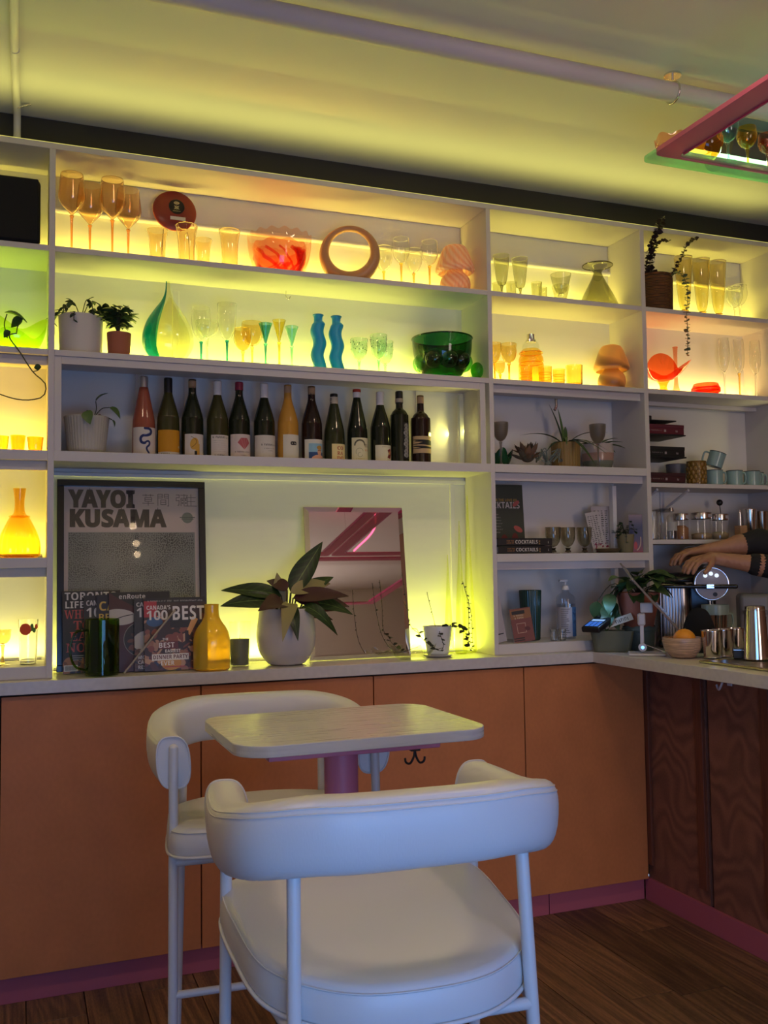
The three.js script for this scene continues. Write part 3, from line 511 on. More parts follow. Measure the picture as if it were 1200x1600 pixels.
// ---- second middle compartment
tumbler('flower_pot', 'white planter with a trailing plant on the second shelf', [0.608, S2, -0.125], { H: 0.15, R: 0.078, r: 0.074, mat: M.ceramic, category: 'pot' });
{ const s = mesh('soil', cyl(0.072, 0.072, 0.004, 0.14), M.soil, scene.children[scene.children.length - 1]); }
tumbler('flower_pot', 'small terracotta pot holding a bushy green plant', [0.738, S2, -0.08], { H: 0.09, R: 0.043, r: 0.038, mat: M.terracotta, category: 'pot' });
function bushy(label, pos, n, spread, height, L, mat, trail = 0) {
  const t = thing('potted_plant', label, 'plant', pos);
  for (let i = 0; i < n; i++) {
    const a = rr(0, 6.28), lean = rr(0.2, 1), h = height * rr(0.55, 1), R = spread * lean, pts = [[0, 0, 0], [Math.cos(a) * R * 0.35, h * 0.6, Math.sin(a) * R * 0.35], [Math.cos(a) * R, h * (1 - 0.25 * lean), Math.sin(a) * R]];
    mesh('stem', tube(pts, 0.0014, 8, 5), M.stem, t);
    const c = new THREE.CatmullRomCurve3(pts.map((p) => V(...p)));
    for (let k = 0; k < 7; k++) { const p = c.getPoint(0.35 + 0.1 * k); placeLeaf(t, ovalLeaf, rnd() > 0.3 ? mat : M.leafLight, p.toArray(), a + rr(-1.6, 1.6), rr(-0.3, 0.7), rr(-0.5, 0.5), L * rr(0.8, 1.25)); }
  }
  return t;
}
bushy('bushy plant with small glossy leaves in the terracotta pot', [0.735, S2 + 0.085, -0.075], 20, 0.105, 0.115, 1.25, M.leaf);
{
  const t = thing('trailing_plant', 'sparse plant trailing over the rim of the white planter', 'plant', [0.608, S2 + 0.146, -0.125]);
  for (const [a, R, h] of [[3.3, 0.1, 0.02], [2.4, 0.07, 0.05], [0.2, 0.1, 0.03], [1.2, 0.09, 0.06], [-0.1, 0.08, 0.07], [1.9, 0.085, 0.0], [2.9, 0.06, 0.06]]) {
    const pts = [[0, -0.004, 0], [Math.cos(a) * R * 0.5, h, Math.sin(a) * R * 0.5], [Math.cos(a) * R, h * 0.6, Math.sin(a) * R], [Math.cos(a) * R * 1.05, h * 0.5 - 0.03, Math.sin(a) * R * 1.05]];
    mesh('stem', tube(pts, 0.0016, 12, 5), M.stem, t); const c = new THREE.CatmullRomCurve3(pts.map((p) => V(...p)));
    for (let k = 0; k < 6; k++) placeLeaf(t, ovalLeaf, M.leaf, c.getPoint(0.35 + k * 0.12).toArray(), rr(0, 6.28), rr(-0.8, 0.6), rr(-0.6, 0.6), rr(0.7, 1.1));
  }
}
{
  const t = thing('teardrop_vase', 'large teardrop glass vase, teal on one side and clear yellow on the other', 'vase', [0.918, S2, -0.11]);
  const prof = smoothPts([[0.03, 0.0], [0.06, 0.012], [0.09, 0.055], [0.094, 0.1], [0.078, 0.155], [0.05, 0.2], [0.025, 0.235], [0.011, 0.27], [0.0075, 0.31]], 44);
  const half = (a0, a1) => new THREE.LatheGeometry(prof.map(([r, y]) => new THREE.Vector2(r, y)), 40, a0, a1).scale(1, 1, 0.7);
  mesh('teal_side', half(3.5, 2.2), glass(0.03, 0.4, 0.5), t); mesh('clear_side', half(5.7, 4.083), glass(0.95, 0.94, 0.78), t);
  mesh('inner_layer', lathe(smoothPts([[0.02, 0.01], [0.055, 0.03], [0.074, 0.08], [0.066, 0.13], [0.04, 0.18], [0.018, 0.22], [0.004, 0.25]], 30)).scale(1, 1, 0.7).translate(0.008, 0, 0), glass(0.97, 0.95, 0.8, 0.15), t);
  mesh('base', cyl(0.03, 0.028, 0.006, 0, 24).scale(1, 1, 0.7), G.tealPale, t);
}
goblet('wine_glass', 'clear footed glass with a blue stem behind the shallow coupe', [1.052, S2, -0.165], { H: 0.235, R: 0.034, hb: 0.13, shape: 'wine', bowl: M.clear, stem: G.blueStem });
goblet('coupe_glass', 'clear shallow coupe glass right of the teardrop vase', [1.06, S2, -0.085], { H: 0.162, R: 0.043, hb: 0.06, shape: 'coupe', bowl: M.clear });
goblet('wine_glass', 'tall clear wine glass with a teal stem', [1.143, S2, -0.12], { H: 0.246, R: 0.036, hb: 0.14, shape: 'tulip', bowl: M.clear, stem: G.blueStem });
goblet('wine_glass', 'small amber wine glass in front of a larger one', [1.192, S2, -0.065], { H: 0.14, R: 0.032, hb: 0.085, shape: 'wine', bowl: G.honey });
goblet('wine_glass', 'amber wine glass beside the dark teal trumpet flute', [1.248, S2, -0.15], { H: 0.19, R: 0.04, hb: 0.095, shape: 'wine', bowl: G.honey });
for (const [x, H, c, lab] of [[1.283, 0.17, G.teal, 'dark teal'], [1.337, 0.187, G.yellow, 'golden yellow'], [1.387, 0.166, G.tealPale, 'pale turquoise']])
  goblet('trumpet_flute', `${lab} trumpet shaped flute glass`, [x, S2, -0.075], { H, R: 0.0265, hb: H * 0.45, shape: 'cone', bowl: c, group: 'trumpet flutes' });
for (const [x, ph, lab] of [[1.503, 0.3, 'left of its twin, nearer the flutes'], [1.578, 0.7, 'right of its twin, nearer the etched goblets']]) {
  const t = thing('wavy_bottle', `frosted blue glass bottle with a wavy body, ${lab}`, 'bottle', [x, S2, -0.1], 0, 'blue wavy bottles');
  const pos = [], idx = [], A = 32, Hh = 60;
  for (let i = 0; i <= Hh; i++) for (let j = 0; j < A; j++) { const k = i / Hh, y = 0.228 * k, a = j / A * 6.28318, off = 0.0055 * Math.sin(k * 15 + ph) * (k < 0.86 ? 1 : Math.max(0, (0.9 - k) / 0.04)), r = k < 0.84 ? 0.0262 : k < 0.9 ? 0.0262 - (k - 0.84) / 0.06 * 0.009 : 0.0172 + Math.max(0, k - 0.95) * 0.07; pos.push(off + Math.cos(a) * r, y, Math.sin(a) * r); }
  for (let i = 0; i < Hh; i++) for (let j = 0; j < A; j++) { const a = i * A + j, b = i * A + (j + 1) % A; idx.push(a, a + A, b, b, a + A, b + A); }
  const g = new THREE.BufferGeometry(); g.setAttribute('position', new THREE.Float32BufferAttribute(pos, 3)); g.setIndex(idx); g.computeVertexNormals();
  mesh('body', g, G.bottleBlue, t); mesh('lip', new THREE.TorusGeometry(0.0195, 0.0028, 8, 32).rotateX(Math.PI / 2).translate(0, 0.227, 0), G.bottleBlue, t); mesh('base', cyl(0.025, 0.025, 0.004, 0.0005, 28), G.bottleBlue, t);
}
for (const [x, z, H, lab] of [[1.668, -0.085, 0.14, 'short mint goblet etched with dots, apart from the pair'], [1.752, -0.085, 0.163, 'taller mint goblet etched with dots'], [1.805, -0.15, 0.155, 'mint goblet set back behind the taller one']]) {
  const t = goblet('etched_goblet', lab, [x, S2, z], { H, R: 0.034, hb: H * 0.6, shape: 'tulip', bowl: G.mint, stem: G.tealPale, group: 'mint goblets' });
  const dots = []; for (let i = 0; i < 26; i++) { const a = rr(0, 6.28), y = H - rr(0.008, 0.05), r = 0.0338; dots.push(ball(rr(0.0012, 0.0026), [Math.cos(a) * r, y, Math.sin(a) * r], [1, 1, 1], 6)); } mesh('etched_dots', merge(dots), std(lin(0.03, 0.1, 0.07), 0.5), t).userData.kind = 'stuff';
}
{
  const t = thing('prunted_bowl', 'deep green glass bowl covered with large round bosses', 'bowl', [2.05, S2, -0.12]);
  mesh('bowl', lathe(smoothPts([[0.045, 0.004], [0.07, 0.012], [0.105, 0.06], [0.122, 0.12], [0.126, 0.178]], 30), 56), G.green, t); mesh('rim', new THREE.TorusGeometry(0.126, 0.003, 8, 56).rotateX(Math.PI / 2).translate(0, 0.178, 0), G.green, t);
  mesh('base', cyl(0.062, 0.06, 0.014, 0, 40), G.green, t);
  for (let i = 0; i < 9; i++) { const a = i / 9 * 6.283 + 0.3; mesh('boss', ball(0.042, [Math.cos(a) * 0.086, 0.078, Math.sin(a) * 0.086], [1, 1, 1], 24), glass(0.3, 0.62, 0.32), t); }
  const e = thing('glass_ball', 'bright green round glass ornament between the bowl and the post', 'ornament', [2.172, S2, -0.045]); 
  mesh('ball', ball(0.036, [0, 0.036, 0], [0.7, 1, 0.9], 28), G.greenLight, e);
}
// ---- second bay, top two shelves
for (const [x, z, lab] of [[2.313, -0.075, 'beside the post'], [2.408, -0.085, 'next to the small cups']]) goblet('smoke_flute', `tall smoke grey glass flute ${lab}`, [x, S1, z], { H: 0.18, R: 0.036, hb: 0.13, shape: 'vee', bowl: G.smoke, stem: G.smokeDark, group: 'smoke grey flutes' });
for (const [x, z, R, H, lab] of [[2.33, -0.15, 0.021, 0.085, 'behind the first flute'], [2.397, -0.145, 0.023, 0.092, 'behind the second flute'], [2.482, -0.075, 0.024, 0.08, 'in front of the row'], [2.56, -0.15, 0.017, 0.086, 'narrowest of the four']]) tumbler('shot_glass', `small smoke grey shot glass ${lab}`, [x, S1, z], { H, R, r: R * 0.85, mat: G.smoke, group: 'smoke shot glasses' });
goblet('cocktail_coupe', 'smoke grey cocktail glass with a short clear stem', [2.62, S1, -0.1], { H: 0.136, R: 0.046, hb: 0.085, shape: 'vee', bowl: G.smoke, stem: M.clear, stemR: 0.006 });
goblet('cocktail_coupe', 'second smoke grey cocktail glass set back behind the first', [2.665, S1, -0.175], { H: 0.11, R: 0.04, hb: 0.075, shape: 'vee', bowl: G.smoke, stem: M.clear, stemR: 0.006 });
{
  const t = thing('smoke_vase', 'smoke green glass vase with a conical body and a flared lip', 'vase', [2.825, S1, -0.12]);
  mesh('body', lathe([[0, 0.0008], ...smoothPts([[0.094, 0.001], [0.093, 0.01], [0.066, 0.07], [0.04, 0.12], [0.021, 0.16], [0.02, 0.175], [0.04, 0.195], [0.068, 0.203]], 40)], 56), G.smokeDark, t); mesh('lip', new THREE.TorusGeometry(0.067, 0.0025, 8, 48).rotateX(Math.PI / 2).translate(0, 0.203, 0), G.smokeDark, t);
}
for (const [x, z, H, R, lab] of [[2.295, -0.12, 0.178, 0.028, 'half hidden by the post'], [2.345, -0.085, 0.17, 0.034, 'in front of the others'], [2.345, -0.165, 0.11, 0.022, 'small and set back']]) goblet('amber_goblet', `amber stemmed goblet ${lab}`, [x, S2, z], { H, R, hb: H * 0.48, shape: 'tulip', bowl: G.honey, stem: G.amberDeep, group: 'amber goblets' });
{
  const t = thing('cocktail_shaker', 'amber ribbed glass cocktail shaker with a chrome cap', 'shaker', [2.47, S2, -0.115]);
  mesh('body', lathe([[0, 0.001], ...smoothPts([[0.05, 0.001], [0.055, 0.01], [0.055, 0.09], [0.05, 0.1], [0.054, 0.108], [0.052, 0.125], [0.045, 0.14], [0.046, 0.15], [0.036, 0.162]], 40)], 48), G.amberDeep, t);
  mesh('glass_collar', lathe(smoothPts([[0.036, 0.162], [0.038, 0.17], [0.033, 0.19], [0.022, 0.2]], 16)), M.clear, t); mesh('chrome_band', cyl(0.023, 0.023, 0.01, 0.193, 32), M.chrome, t); mesh('cap', cyl(0.0185, 0.0175, 0.025, 0.203, 32), M.chrome, t);
  for (const y of [0.1, 0.145]) mesh('ring', new THREE.TorusGeometry(0.05, 0.0025, 6, 40).rotateX(Math.PI / 2).translate(0, y, 0), G.amberDeep, t);
}
for (const [x, z, R, H, lab] of [[2.405, -0.05, 0.029, 0.066, 'left of the shaker'], [2.5, -0.05, 0.029, 0.074, 'overlapping the shaker'], [2.573, -0.06, 0.027, 0.07, 'right of the shaker']]) {
  const t = tumbler('amber_cup', `small ribbed amber cup ${lab}`, [x, S2, z], { H, R, r: R * 0.9, mat: G.amber, group: 'small amber cups' });
  for (const k of [0.3, 0.62]) mesh('rib', new THREE.TorusGeometry(R * 0.96, 0.0022, 6, 32).rotateX(Math.PI / 2).translate(0, H * k, 0), G.amber, t);
}
tumbler('rocks_glass', 'plain amber rocks glass beside the marbled mushroom lamp', [2.66, S2, -0.075], { H: 0.095, R: 0.037, r: 0.035, mat: G.amber, base: 0.016 });
{
  const t = mushroomLamp('marbled amber glass mushroom lamp beside the post', [2.888, S2, -0.125], 0.98, new THREE.MeshPhysicalMaterial({ color: 0xffffff, map: dataTex(256, (u, v) => { const s = Math.sin((u * 1 + v * 1.1 + noise(u * 3, v * 3, 2) * 0.12) * 6.283), d = Math.max(0, s * 1.6 - 0.9), w = noise(u * 6, v * 3, 7) * 20; return [240 - 130 * d + w, 186 - 106 * d + w, 110 - 52 * d]; }), roughness: 0.3, transmission: 0.35, thickness: 0, side: THREE.DoubleSide }), true);
}
// ---- third bay, top two shelves
{
  const wick = dataTex(256, (u, v) => { const a = Math.sin(v * 150), b = Math.sin(u * 60 + (Math.floor(v * 24) % 2) * 3.14), k = 0.6 + 0.25 * a + 0.2 * b + 0.25 * noise(u * 8, v * 8, 1); return [130 * k, 74 * k, 28 * k]; });
  const t = thing('wicker_basket', 'brown wicker basket planter spilling dark vines', 'basket', [3.115, S1, -0.1]);
  mesh('basket', lathe([[0, 0.001], [0.074, 0.001], [0.078, 0.06], [0.08, 0.12], [0.082, 0.175], [0.076, 0.175], [0.074, 0.14], [0, 0.14]], 40), std(0xffffff, 0.8, { map: wick }), t);
  const rings = []; for (let i = 0; i < 22; i++) rings.push(new THREE.TorusGeometry(0.0775 + 0.0035 * i / 22, 0.0026, 5, 48).rotateX(Math.PI / 2).translate(0, 0.006 + i * 0.0072, 0)); mesh('weave', merge(rings), std(lin(0.16, 0.07, 0.02), 0.75), t);
  const v = thing('trailing_vine', 'dark small leaved vines climbing and hanging out of the wicker basket', 'plant', [3.115, S1 + 0.145, -0.1]), dk = std(lin(0.03, 0.016, 0.014), 0.6), gy = std(lin(0.1, 0.14, 0.08), 0.5);
  const run = (pts, m, step, s) => { mesh('stem', tube(pts, 0.0013, 40, 5), M.stem, v); const c = new THREE.CatmullRomCurve3(pts.map((p) => V(...p)), false, 'centripetal'), L = c.getLength(); for (let d = 0.01; d < L; d += step) { const p = c.getPointAt(Math.min(1, d / L)).toArray(), a = rr(0, 6.28); for (const k of [0, 3.14]) placeLeaf(v, roundLeaf, m, p, a + k, rr(-0.3, 0.7), rr(-0.8, 0.8), s * rr(0.8, 1.3)); } };
  run([[-0.03, 0, 0.02], [-0.06, 0.06, 0.05], [-0.07, 0.14, 0.1], [-0.06, 0.2, 0.115], [-0.03, 0.26, 0.12]], dk, 0.009, 1.5); run([[-0.02, 0, 0.02], [-0.055, 0.07, 0.06], [-0.05, 0.14, 0.09], [-0.02, 0.165, 0.1], [0.005, 0.16, 0.105]], dk, 0.011, 1.1); run([[-0.04, 0, 0.02], [-0.07, 0.05, 0.04], [-0.08, 0.1, 0.07], [-0.075, 0.17, 0.09]], dk, 0.01, 1.1);
  run([[0.02, 0, 0.02], [0.05, 0.03, 0.06], [0.075, 0.09, 0.1], [0.1, 0.15, 0.11], [0.135, 0.185, 0.115], [0.155, 0.18, 0.115]], dk, 0.012, 1.15);
  for (let i = 0; i < 7; i++) { const a = rr(0, 6.28), R = rr(0.04, 0.075); run([[0, -0.003, 0], [Math.cos(a) * R * 0.6, 0.04, Math.sin(a) * R * 0.6], [Math.cos(a) * R, 0.03, Math.sin(a) * R], [Math.cos(a) * R * 1.12, -0.02, Math.sin(a) * R * 1.12]], dk, 0.012, 1.1); }
  run([[0.03, 0, 0.03], [0.06, 0.025, 0.1], [0.08, -0.03, 0.125], [0.085, -0.1, 0.125], [0.075, -0.17, 0.125], [0.082, -0.24, 0.122], [0.078, -0.31, 0.122], [0.076, -0.35, 0.122]], gy, 0.017, 1.25);
}
for (const [x, z, lab] of [[3.29, -0.11, 'next to the basket'], [3.392, -0.11, 'in the middle of three'], [3.487, -0.11, 'beside the clear brandy glasses']]) {
  goblet('pilsner_glass', `tall golden tapered glass on a knobbed foot ${lab}`, [x, S1, z], { H: 0.288, R: 0.042, hb: 0.25, shape: 'vee', bowl: glass(0.96, 0.87, 0.55), stem: G.amberDeep, stemR: 0.009, group: 'golden tapered glasses' });
}
for (const [x, z, H, lab] of [[3.575, -0.1, 0.17, 'nearer the golden glasses'], [3.65, -0.15, 0.2, 'in the far corner of the shelf']]) goblet('brandy_glass', `clear rounded brandy glass ${lab}`, [x, S1, z], { H, R: 0.034, hb: 0.1, shape: 'wine', bowl: M.clear, group: 'clear brandy glasses' });
{
  const t = thing('ruffled_compote', 'red orange glass compote with a ruffled rim on an amber foot', 'bowl', [3.16, S2, -0.115]);
  mesh('bowl', waveBowl(0.112, 0.07, 0.42, 3, 0, 96, 0.25, 0.9, (k) => 0.25 + 0.75 * Math.pow(k, 0.75)).translate(0, 0.066, 0), G.red, t); mesh('stem', lathe(smoothPts([[0.042, 0], [0.03, 0.008], [0.016, 0.03], [0.02, 0.05], [0.03, 0.064]], 20)), G.amberDeep, t); mesh('foot', cyl(0.042, 0.04, 0.005, 0, 32), G.amberDeep, t);
  const b = thing('bud_vase', 'slim pink glass bud vase behind the ruffled compote', 'vase', [3.3, S2, -0.2]);
  mesh('body', lathe([[0, 0.001], ...smoothPts([[0.02, 0.001], [0.019, 0.03], [0.009, 0.09], [0.009, 0.2], [0.012, 0.25]], 20)], 24), glass(0.94, 0.6, 0.45), b); mesh('lip', new THREE.TorusGeometry(0.012, 0.0015, 6, 24).rotateX(Math.PI / 2).translate(0, 0.25, 0), G.coral, b);
  const c = thing('shallow_bowl', 'shallow red orange glass bowl with ribbed sides', 'bowl', [3.375, S2, -0.085]);
  mesh('bowl', lathe([[0, 0.002], ...smoothPts([[0.045, 0.002], [0.062, 0.016], [0.066, 0.03], [0.06, 0.045], [0.056, 0.056]], 20)], 44), G.red, c); for (const y of [0.02, 0.034]) mesh('rib', new THREE.TorusGeometry(0.0635, 0.003, 6, 40).rotateX(Math.PI / 2).translate(0, y, 0), G.red, c);
}
for (const [x, lab] of [[3.5, 'next to the shallow red bowl'], [3.587, 'in the middle of three'], [3.685, 'beside the end panel']]) goblet('champagne_flute', `clear slender champagne flute ${lab}`, [x, S2, -0.1], { H: 0.285, R: 0.026, hb: 0.16, shape: 'flute', bowl: M.clear, stem: x > 3.55 && x < 3.6 ? G.ambStem : M.clear, foot: 0.03, group: 'clear champagne flutes' });
// ---------------------------------------------------------------- bottle shelf
function text(c, s, x, y, px, color, w = 'bold', fam = 'sans-serif', al = 'center', maxW) { c.fillStyle = color; c.font = `${w} ${px}px ${fam}`; c.textAlign = al; c.fillText(s, x, y, maxW); }
function marks(c, x, y, w, h, color) {   // a line of print too small to read: short upright strokes in word groups
  c.fillStyle = color; let p = x - w / 2, s = 3; const r = () => { s = (s * 1664525 + 1013904223) % 4294967296; return s / 4294967296; };
  while (p < x + w / 2) { const k = h * (0.35 + 0.3 * r()); if (r() > 0.18) { c.fillRect(p, y - h * (0.75 + 0.25 * r()), k * 0.45, h); if (r() > 0.4) c.fillRect(p, y - h * (r() > 0.5 ? 0.9 : 0.2), k * 0.9, h * 0.22); } p += k * 1.15; }
}
const burg = [[0.0405, 0.004], [0.041, 0.02], [0.041, 0.135], [0.0385, 0.16], [0.031, 0.19], [0.022, 0.22], [0.0155, 0.245], [0.0145, 0.27], [0.0145, 0.298]];
const bord = [[0.037, 0.004], [0.0375, 0.02], [0.0375, 0.185], [0.036, 0.2], [0.028, 0.217], [0.017, 0.228], [0.0145, 0.24], [0.0145, 0.298]];
const tall = [[0.041, 0.004], [0.0415, 0.02], [0.041, 0.12], [0.036, 0.16], [0.028, 0.2], [0.019, 0.245], [0.0145, 0.268], [0.0145, 0.298]];
function wineBottle(label, x, { prof = burg, H = 0.3, glassMat, cap, capH = 0.05, capR = 0.0158, cork, y0 = 0.012, y1 = 0.1, arc = 2.6, turn = 0, draw, neckBand }) {
  const t = thing('wine_bottle', label, 'bottle', [x, S3, -0.125], 0, 'wine bottles on the dark shelf'), k = H / 0.3;
  const pts = smoothPts(prof.map(([r, y]) => [r, y * k]), 44);
  mesh('glass', lathe([[0, 0.001], [pts[0][0] * 0.96, 0.001], ...pts, [0, H - 0.001]], 40), glassMat, t);
  if (cap) mesh('capsule', lathe([[0.0155, H - capH], [capR, H - capH + 0.002], [capR, H - 0.004], [capR * 0.94, H], [0, H + 0.0004]], 28), cap, t);
  if (cork) { mesh('cork', lathe([[0.0142, H - 0.034], [0.0142, H - 0.006], [0.0135, H + 0.0005], [0, H + 0.001]], 20).scale(1.03, 1, 1.03), std(lin(0.42, 0.26, 0.14), 0.8), t); }
  if (neckBand) mesh('neck_label', new THREE.CylinderGeometry(0.0163, 0.0168, neckBand[1] - neckBand[0], 28, 1, true).translate(0, (neckBand[0] + neckBand[1]) / 2, 0), std(0xffffff, 0.7, { map: canvasTex(256, 64, neckBand[2]), side: THREE.DoubleSide }), t);
  const R = Math.max(...prof.filter(([, y]) => y < 0.13).map((q) => q[0])) + 0.0006, seg = 28;
  const g = new THREE.CylinderGeometry(R, R, y1 - y0, seg, 1, true, -arc / 2, arc).translate(0, (y0 + y1) / 2, 0);
  if (draw) { const m = mesh('label', g, std(0xffffff, 0.75, { map: canvasTex(384, Math.round(384 * (y1 - y0) / (R * arc)), draw), side: THREE.DoubleSide }), t); m.rotation.y = turn; }
  return t;
}
{
  const dk = std(lin(0.012, 0.016, 0.007), 0.1), ol = std(lin(0.045, 0.042, 0.012), 0.1), red = std(lin(0.018, 0.008, 0.006), 0.1);
  const rose = std(lin(0.33, 0.085, 0.045), 0.12), orangeW = new THREE.MeshPhysicalMaterial({ color: lin(0.72, 0.36, 0.05), roughness: 0.12, transmission: 0.3, thickness: 0 });
  const cream = '#cfc3b6', bg = (c, w, h, f = cream) => { c.fillStyle = f; c.fillRect(0, 0, w, h); };
  const X = [0.832, 0.921, 1.011, 1.106, 1.19, 1.288, 1.383, 1.48, 1.573, 1.67, 1.77, 1.854, 1.948];
  const face = -0.25;   // labels look towards the room
  wineBottle('rosé wine bottle with a silver capsule and a blue serpent on its label', X[0], { prof: tall, glassMat: rose, cap: std(lin(0.55, 0.52, 0.52), 0.3, { metalness: 0.7 }), capH: 0.056, y0: 0.006, y1: 0.106, turn: 0.1, draw: (c, w, h) => { bg(c, w, h); c.strokeStyle = '#1d2a5c'; c.lineWidth = 34; c.lineCap = 'round'; c.beginPath(); c.moveTo(w * 0.46, 12); c.bezierCurveTo(w * 0.8, 10, w * 0.7, h * 0.32, w * 0.45, h * 0.3); c.bezierCurveTo(w * 0.25, h * 0.3, w * 0.28, h * 0.62, w * 0.45, h * 0.58); c.stroke(); c.lineWidth = 24; c.beginPath(); c.moveTo(w * 0.45, h * 0.58); c.bezierCurveTo(w * 0.6, h * 0.4, w * 0.68, h * 0.62, w * 0.55, h * 0.7); c.bezierCurveTo(w * 0.45, h * 0.8, w * 0.58, h * 0.9, w * 0.6, h * 0.97); c.stroke(); c.lineWidth = 5; c.strokeStyle = '#8a93b8'; c.beginPath(); c.moveTo(w * 0.5, 30); c.bezierCurveTo(w * 0.72, 30, w * 0.6, h * 0.25, w * 0.42, h * 0.28); c.stroke(); } });
  wineBottle('olive wine bottle with a black capsule and a plain mustard label', X[1], { glassMat: ol, cap: M.black, capH: 0.058, y0: 0.006, y1: 0.1, turn: 0.1, draw: (c, w, h) => { bg(c, w, h, '#c8880f'); c.fillStyle = cream; c.fillRect(0, h * 0.87, w, h); marks(c, w * 0.3, h * 0.95, 110, 13, '#333'); c.fillStyle = '#d9c9a0'; c.beginPath(); c.arc(w * 0.86, h * 0.66, 16, 0, 7); c.fill(); } });
  wineBottle('dark wine bottle with a cork and a yellow sketch on a cream label', X[2], { glassMat: dk, cork: true, y0: 0.006, y1: 0.088, arc: 2.0, turn: 0.1, draw: (c, w, h) => { bg(c, w, h); c.fillStyle = '#cf9b3a'; c.beginPath(); c.ellipse(w * 0.46, h * 0.45, 75, 105, 0.2, 0, 7); c.fill(); c.fillRect(w * 0.5, h * 0.45, 80, h * 0.55); c.strokeStyle = '#1b1b1b'; c.lineWidth = 7; c.beginPath(); c.moveTo(w * 0.3, h * 0.12); c.bezierCurveTo(w * 0.75, h * 0.3, w * 0.5, h * 0.5, w * 0.32, h * 0.62); c.stroke(); c.fillStyle = '#171513'; c.fillRect(w * 0.46, h * 0.78, 46, h * 0.22); } });
  wineBottle('green wine bottle with a white speckled neck wrap and a hand printed label', X[3], { glassMat: ol, cap: M.paper, capH: 0.056, cork: true, y0: 0.004, y1: 0.088, arc: 1.9, turn: 0.15, draw: (c, w, h) => { bg(c, w, h); marks(c, w * 0.5, h * 0.14, w * 0.84, 34, '#161412'); for (let i = 0; i < 6; i++) { c.fillStyle = i > 2 ? '#b08f7c' : '#9a8f86'; for (let k = 0; k < 9; k++) c.fillRect(w * 0.14 + k * 26, h * (0.26 + i * 0.095), rr(6, 20), 7); } marks(c, w * 0.42, h * 0.95, 180, 28, '#2a2522'); } });
  wineBottle('dark wine bottle with a crimson capsule and a pink gem on its label', X[4], { glassMat: dk, cap: std(lin(0.3, 0.02, 0.05), 0.45), capH: 0.032, y0: 0.005, y1: 0.094, turn: 0.15, draw: (c, w, h) => { bg(c, w, h, '#d2bfb2'); c.fillStyle = '#b75a58'; c.beginPath(); c.moveTo(w * 0.42, h * 0.16); c.lineTo(w * 0.66, h * 0.16); c.lineTo(w * 0.78, h * 0.36); c.lineTo(w * 0.54, h * 0.66); c.lineTo(w * 0.3, h * 0.36); c.closePath(); c.fill(); c.strokeStyle = '#d29a94'; c.lineWidth = 3; for (const q of [0.42, 0.54, 0.66]) { c.beginPath(); c.moveTo(w * q, h * 0.16); c.lineTo(w * 0.54, h * 0.66); c.stroke(); } marks(c, w * 0.5, h * 0.78, 230, 17, '#3a2c28'); marks(c, w * 0.55, h * 0.92, 90, 9, '#6b5a52'); } });
  wineBottle('dark wine bottle with a white capsule and a plain grey lettered label', X[5], { glassMat: dk, cap: M.paper, capH: 0.068, y0: 0.004, y1: 0.094, arc: 3, turn: 0.15, draw: (c, w, h) => { bg(c, w, h, '#cfc5b4'); marks(c, w * 0.56, h * 0.44, 220, 20, '#3a342d'); marks(c, w * 0.56, h * 0.58, 150, 9, '#6b6358'); marks(c, w * 0.58, h * 0.68, 60, 9, '#6b6358'); c.strokeStyle = '#bdb3a2'; for (let i = 0; i < 60; i++) { c.beginPath(); c.arc(rr(0, w), rr(h * 0.7, h), rr(3, 9), 0, 7); c.stroke(); } } });
  wineBottle('clear bottle of orange wine with a cork and a white label with a black badge', X[6], { glassMat: orangeW, cork: true, y0: 0.004, y1: 0.1, arc: 2.1, turn: 0.3, draw: (c, w, h) => { bg(c, w, h, '#d6cdb6'); c.fillStyle = '#23201c'; c.beginPath(); c.roundRect ? c.roundRect(w * 0.34, h * 0.28, 120, 62, 28) : c.rect(w * 0.34, h * 0.28, 120, 62); c.fill(); marks(c, w * 0.34 + 60, h * 0.28 + 42, 76, 24, '#d6cdb6'); } });
  wineBottle('red wine bottle with a cork and a painted sea portrait label', X[7], { glassMat: red, cork: true, y0: 0.004, y1: 0.085, arc: 2.5, turn: 0.2, draw: (c, w, h) => { bg(c, w, h, '#d8d0ba'); c.fillStyle = '#8fb6c2'; c.fillRect(w * 0.18, h * 0.2, w * 0.66, h * 0.5); c.fillStyle = '#2d4a78'; c.fillRect(w * 0.18, h * 0.62, w * 0.66, h * 0.38); c.fillStyle = '#e0a98a'; c.beginPath(); c.ellipse(w * 0.6, h * 0.95, 120, 60, 0, 0, 7); c.fill(); c.fillStyle = '#d8a078'; c.beginPath(); c.ellipse(w * 0.62, h * 0.6, 38, 56, 0, 0, 7); c.fill(); c.fillStyle = '#b98a3c'; c.beginPath(); c.ellipse(w * 0.62, h * 0.4, 50, 30, 0, 0, 7); c.fill(); c.fillStyle = '#7a4a2c'; c.fillRect(w * 0.54, h * 0.52, 66, 12); } });
  wineBottle('shorter sparkling wine bottle with a crown cap and red brush lettering', X[8], { H: 0.275, glassMat: std(lin(0.03, 0.034, 0.012), 0.1), prof: tall, cap: M.black, capH: 0.012, y0: 0.004, y1: 0.07, arc: 1.7, turn: 0.3, neckBand: [0.225, 0.262, (c) => { c.fillStyle = '#b9ad96'; c.fillRect(0, 0, 256, 64); for (const x of [40, 168]) { text(c, 'CO', x + 34, 28, 26, '#111'); marks(c, x + 28, 52, 50, 18, '#111'); } }], draw: (c, w, h) => { bg(c, w, h, '#e2cf8c'); text(c, 'CO', w * 0.5, h * 0.36, 110, '#a32216', 'bold', 'serif'); text(c, 'RA', w * 0.48, h * 0.66, 100, '#a32216', 'bold', 'serif'); text(c, 'DO', w * 0.5, h * 0.97, 112, '#b5382a', 'bold', 'serif'); } });
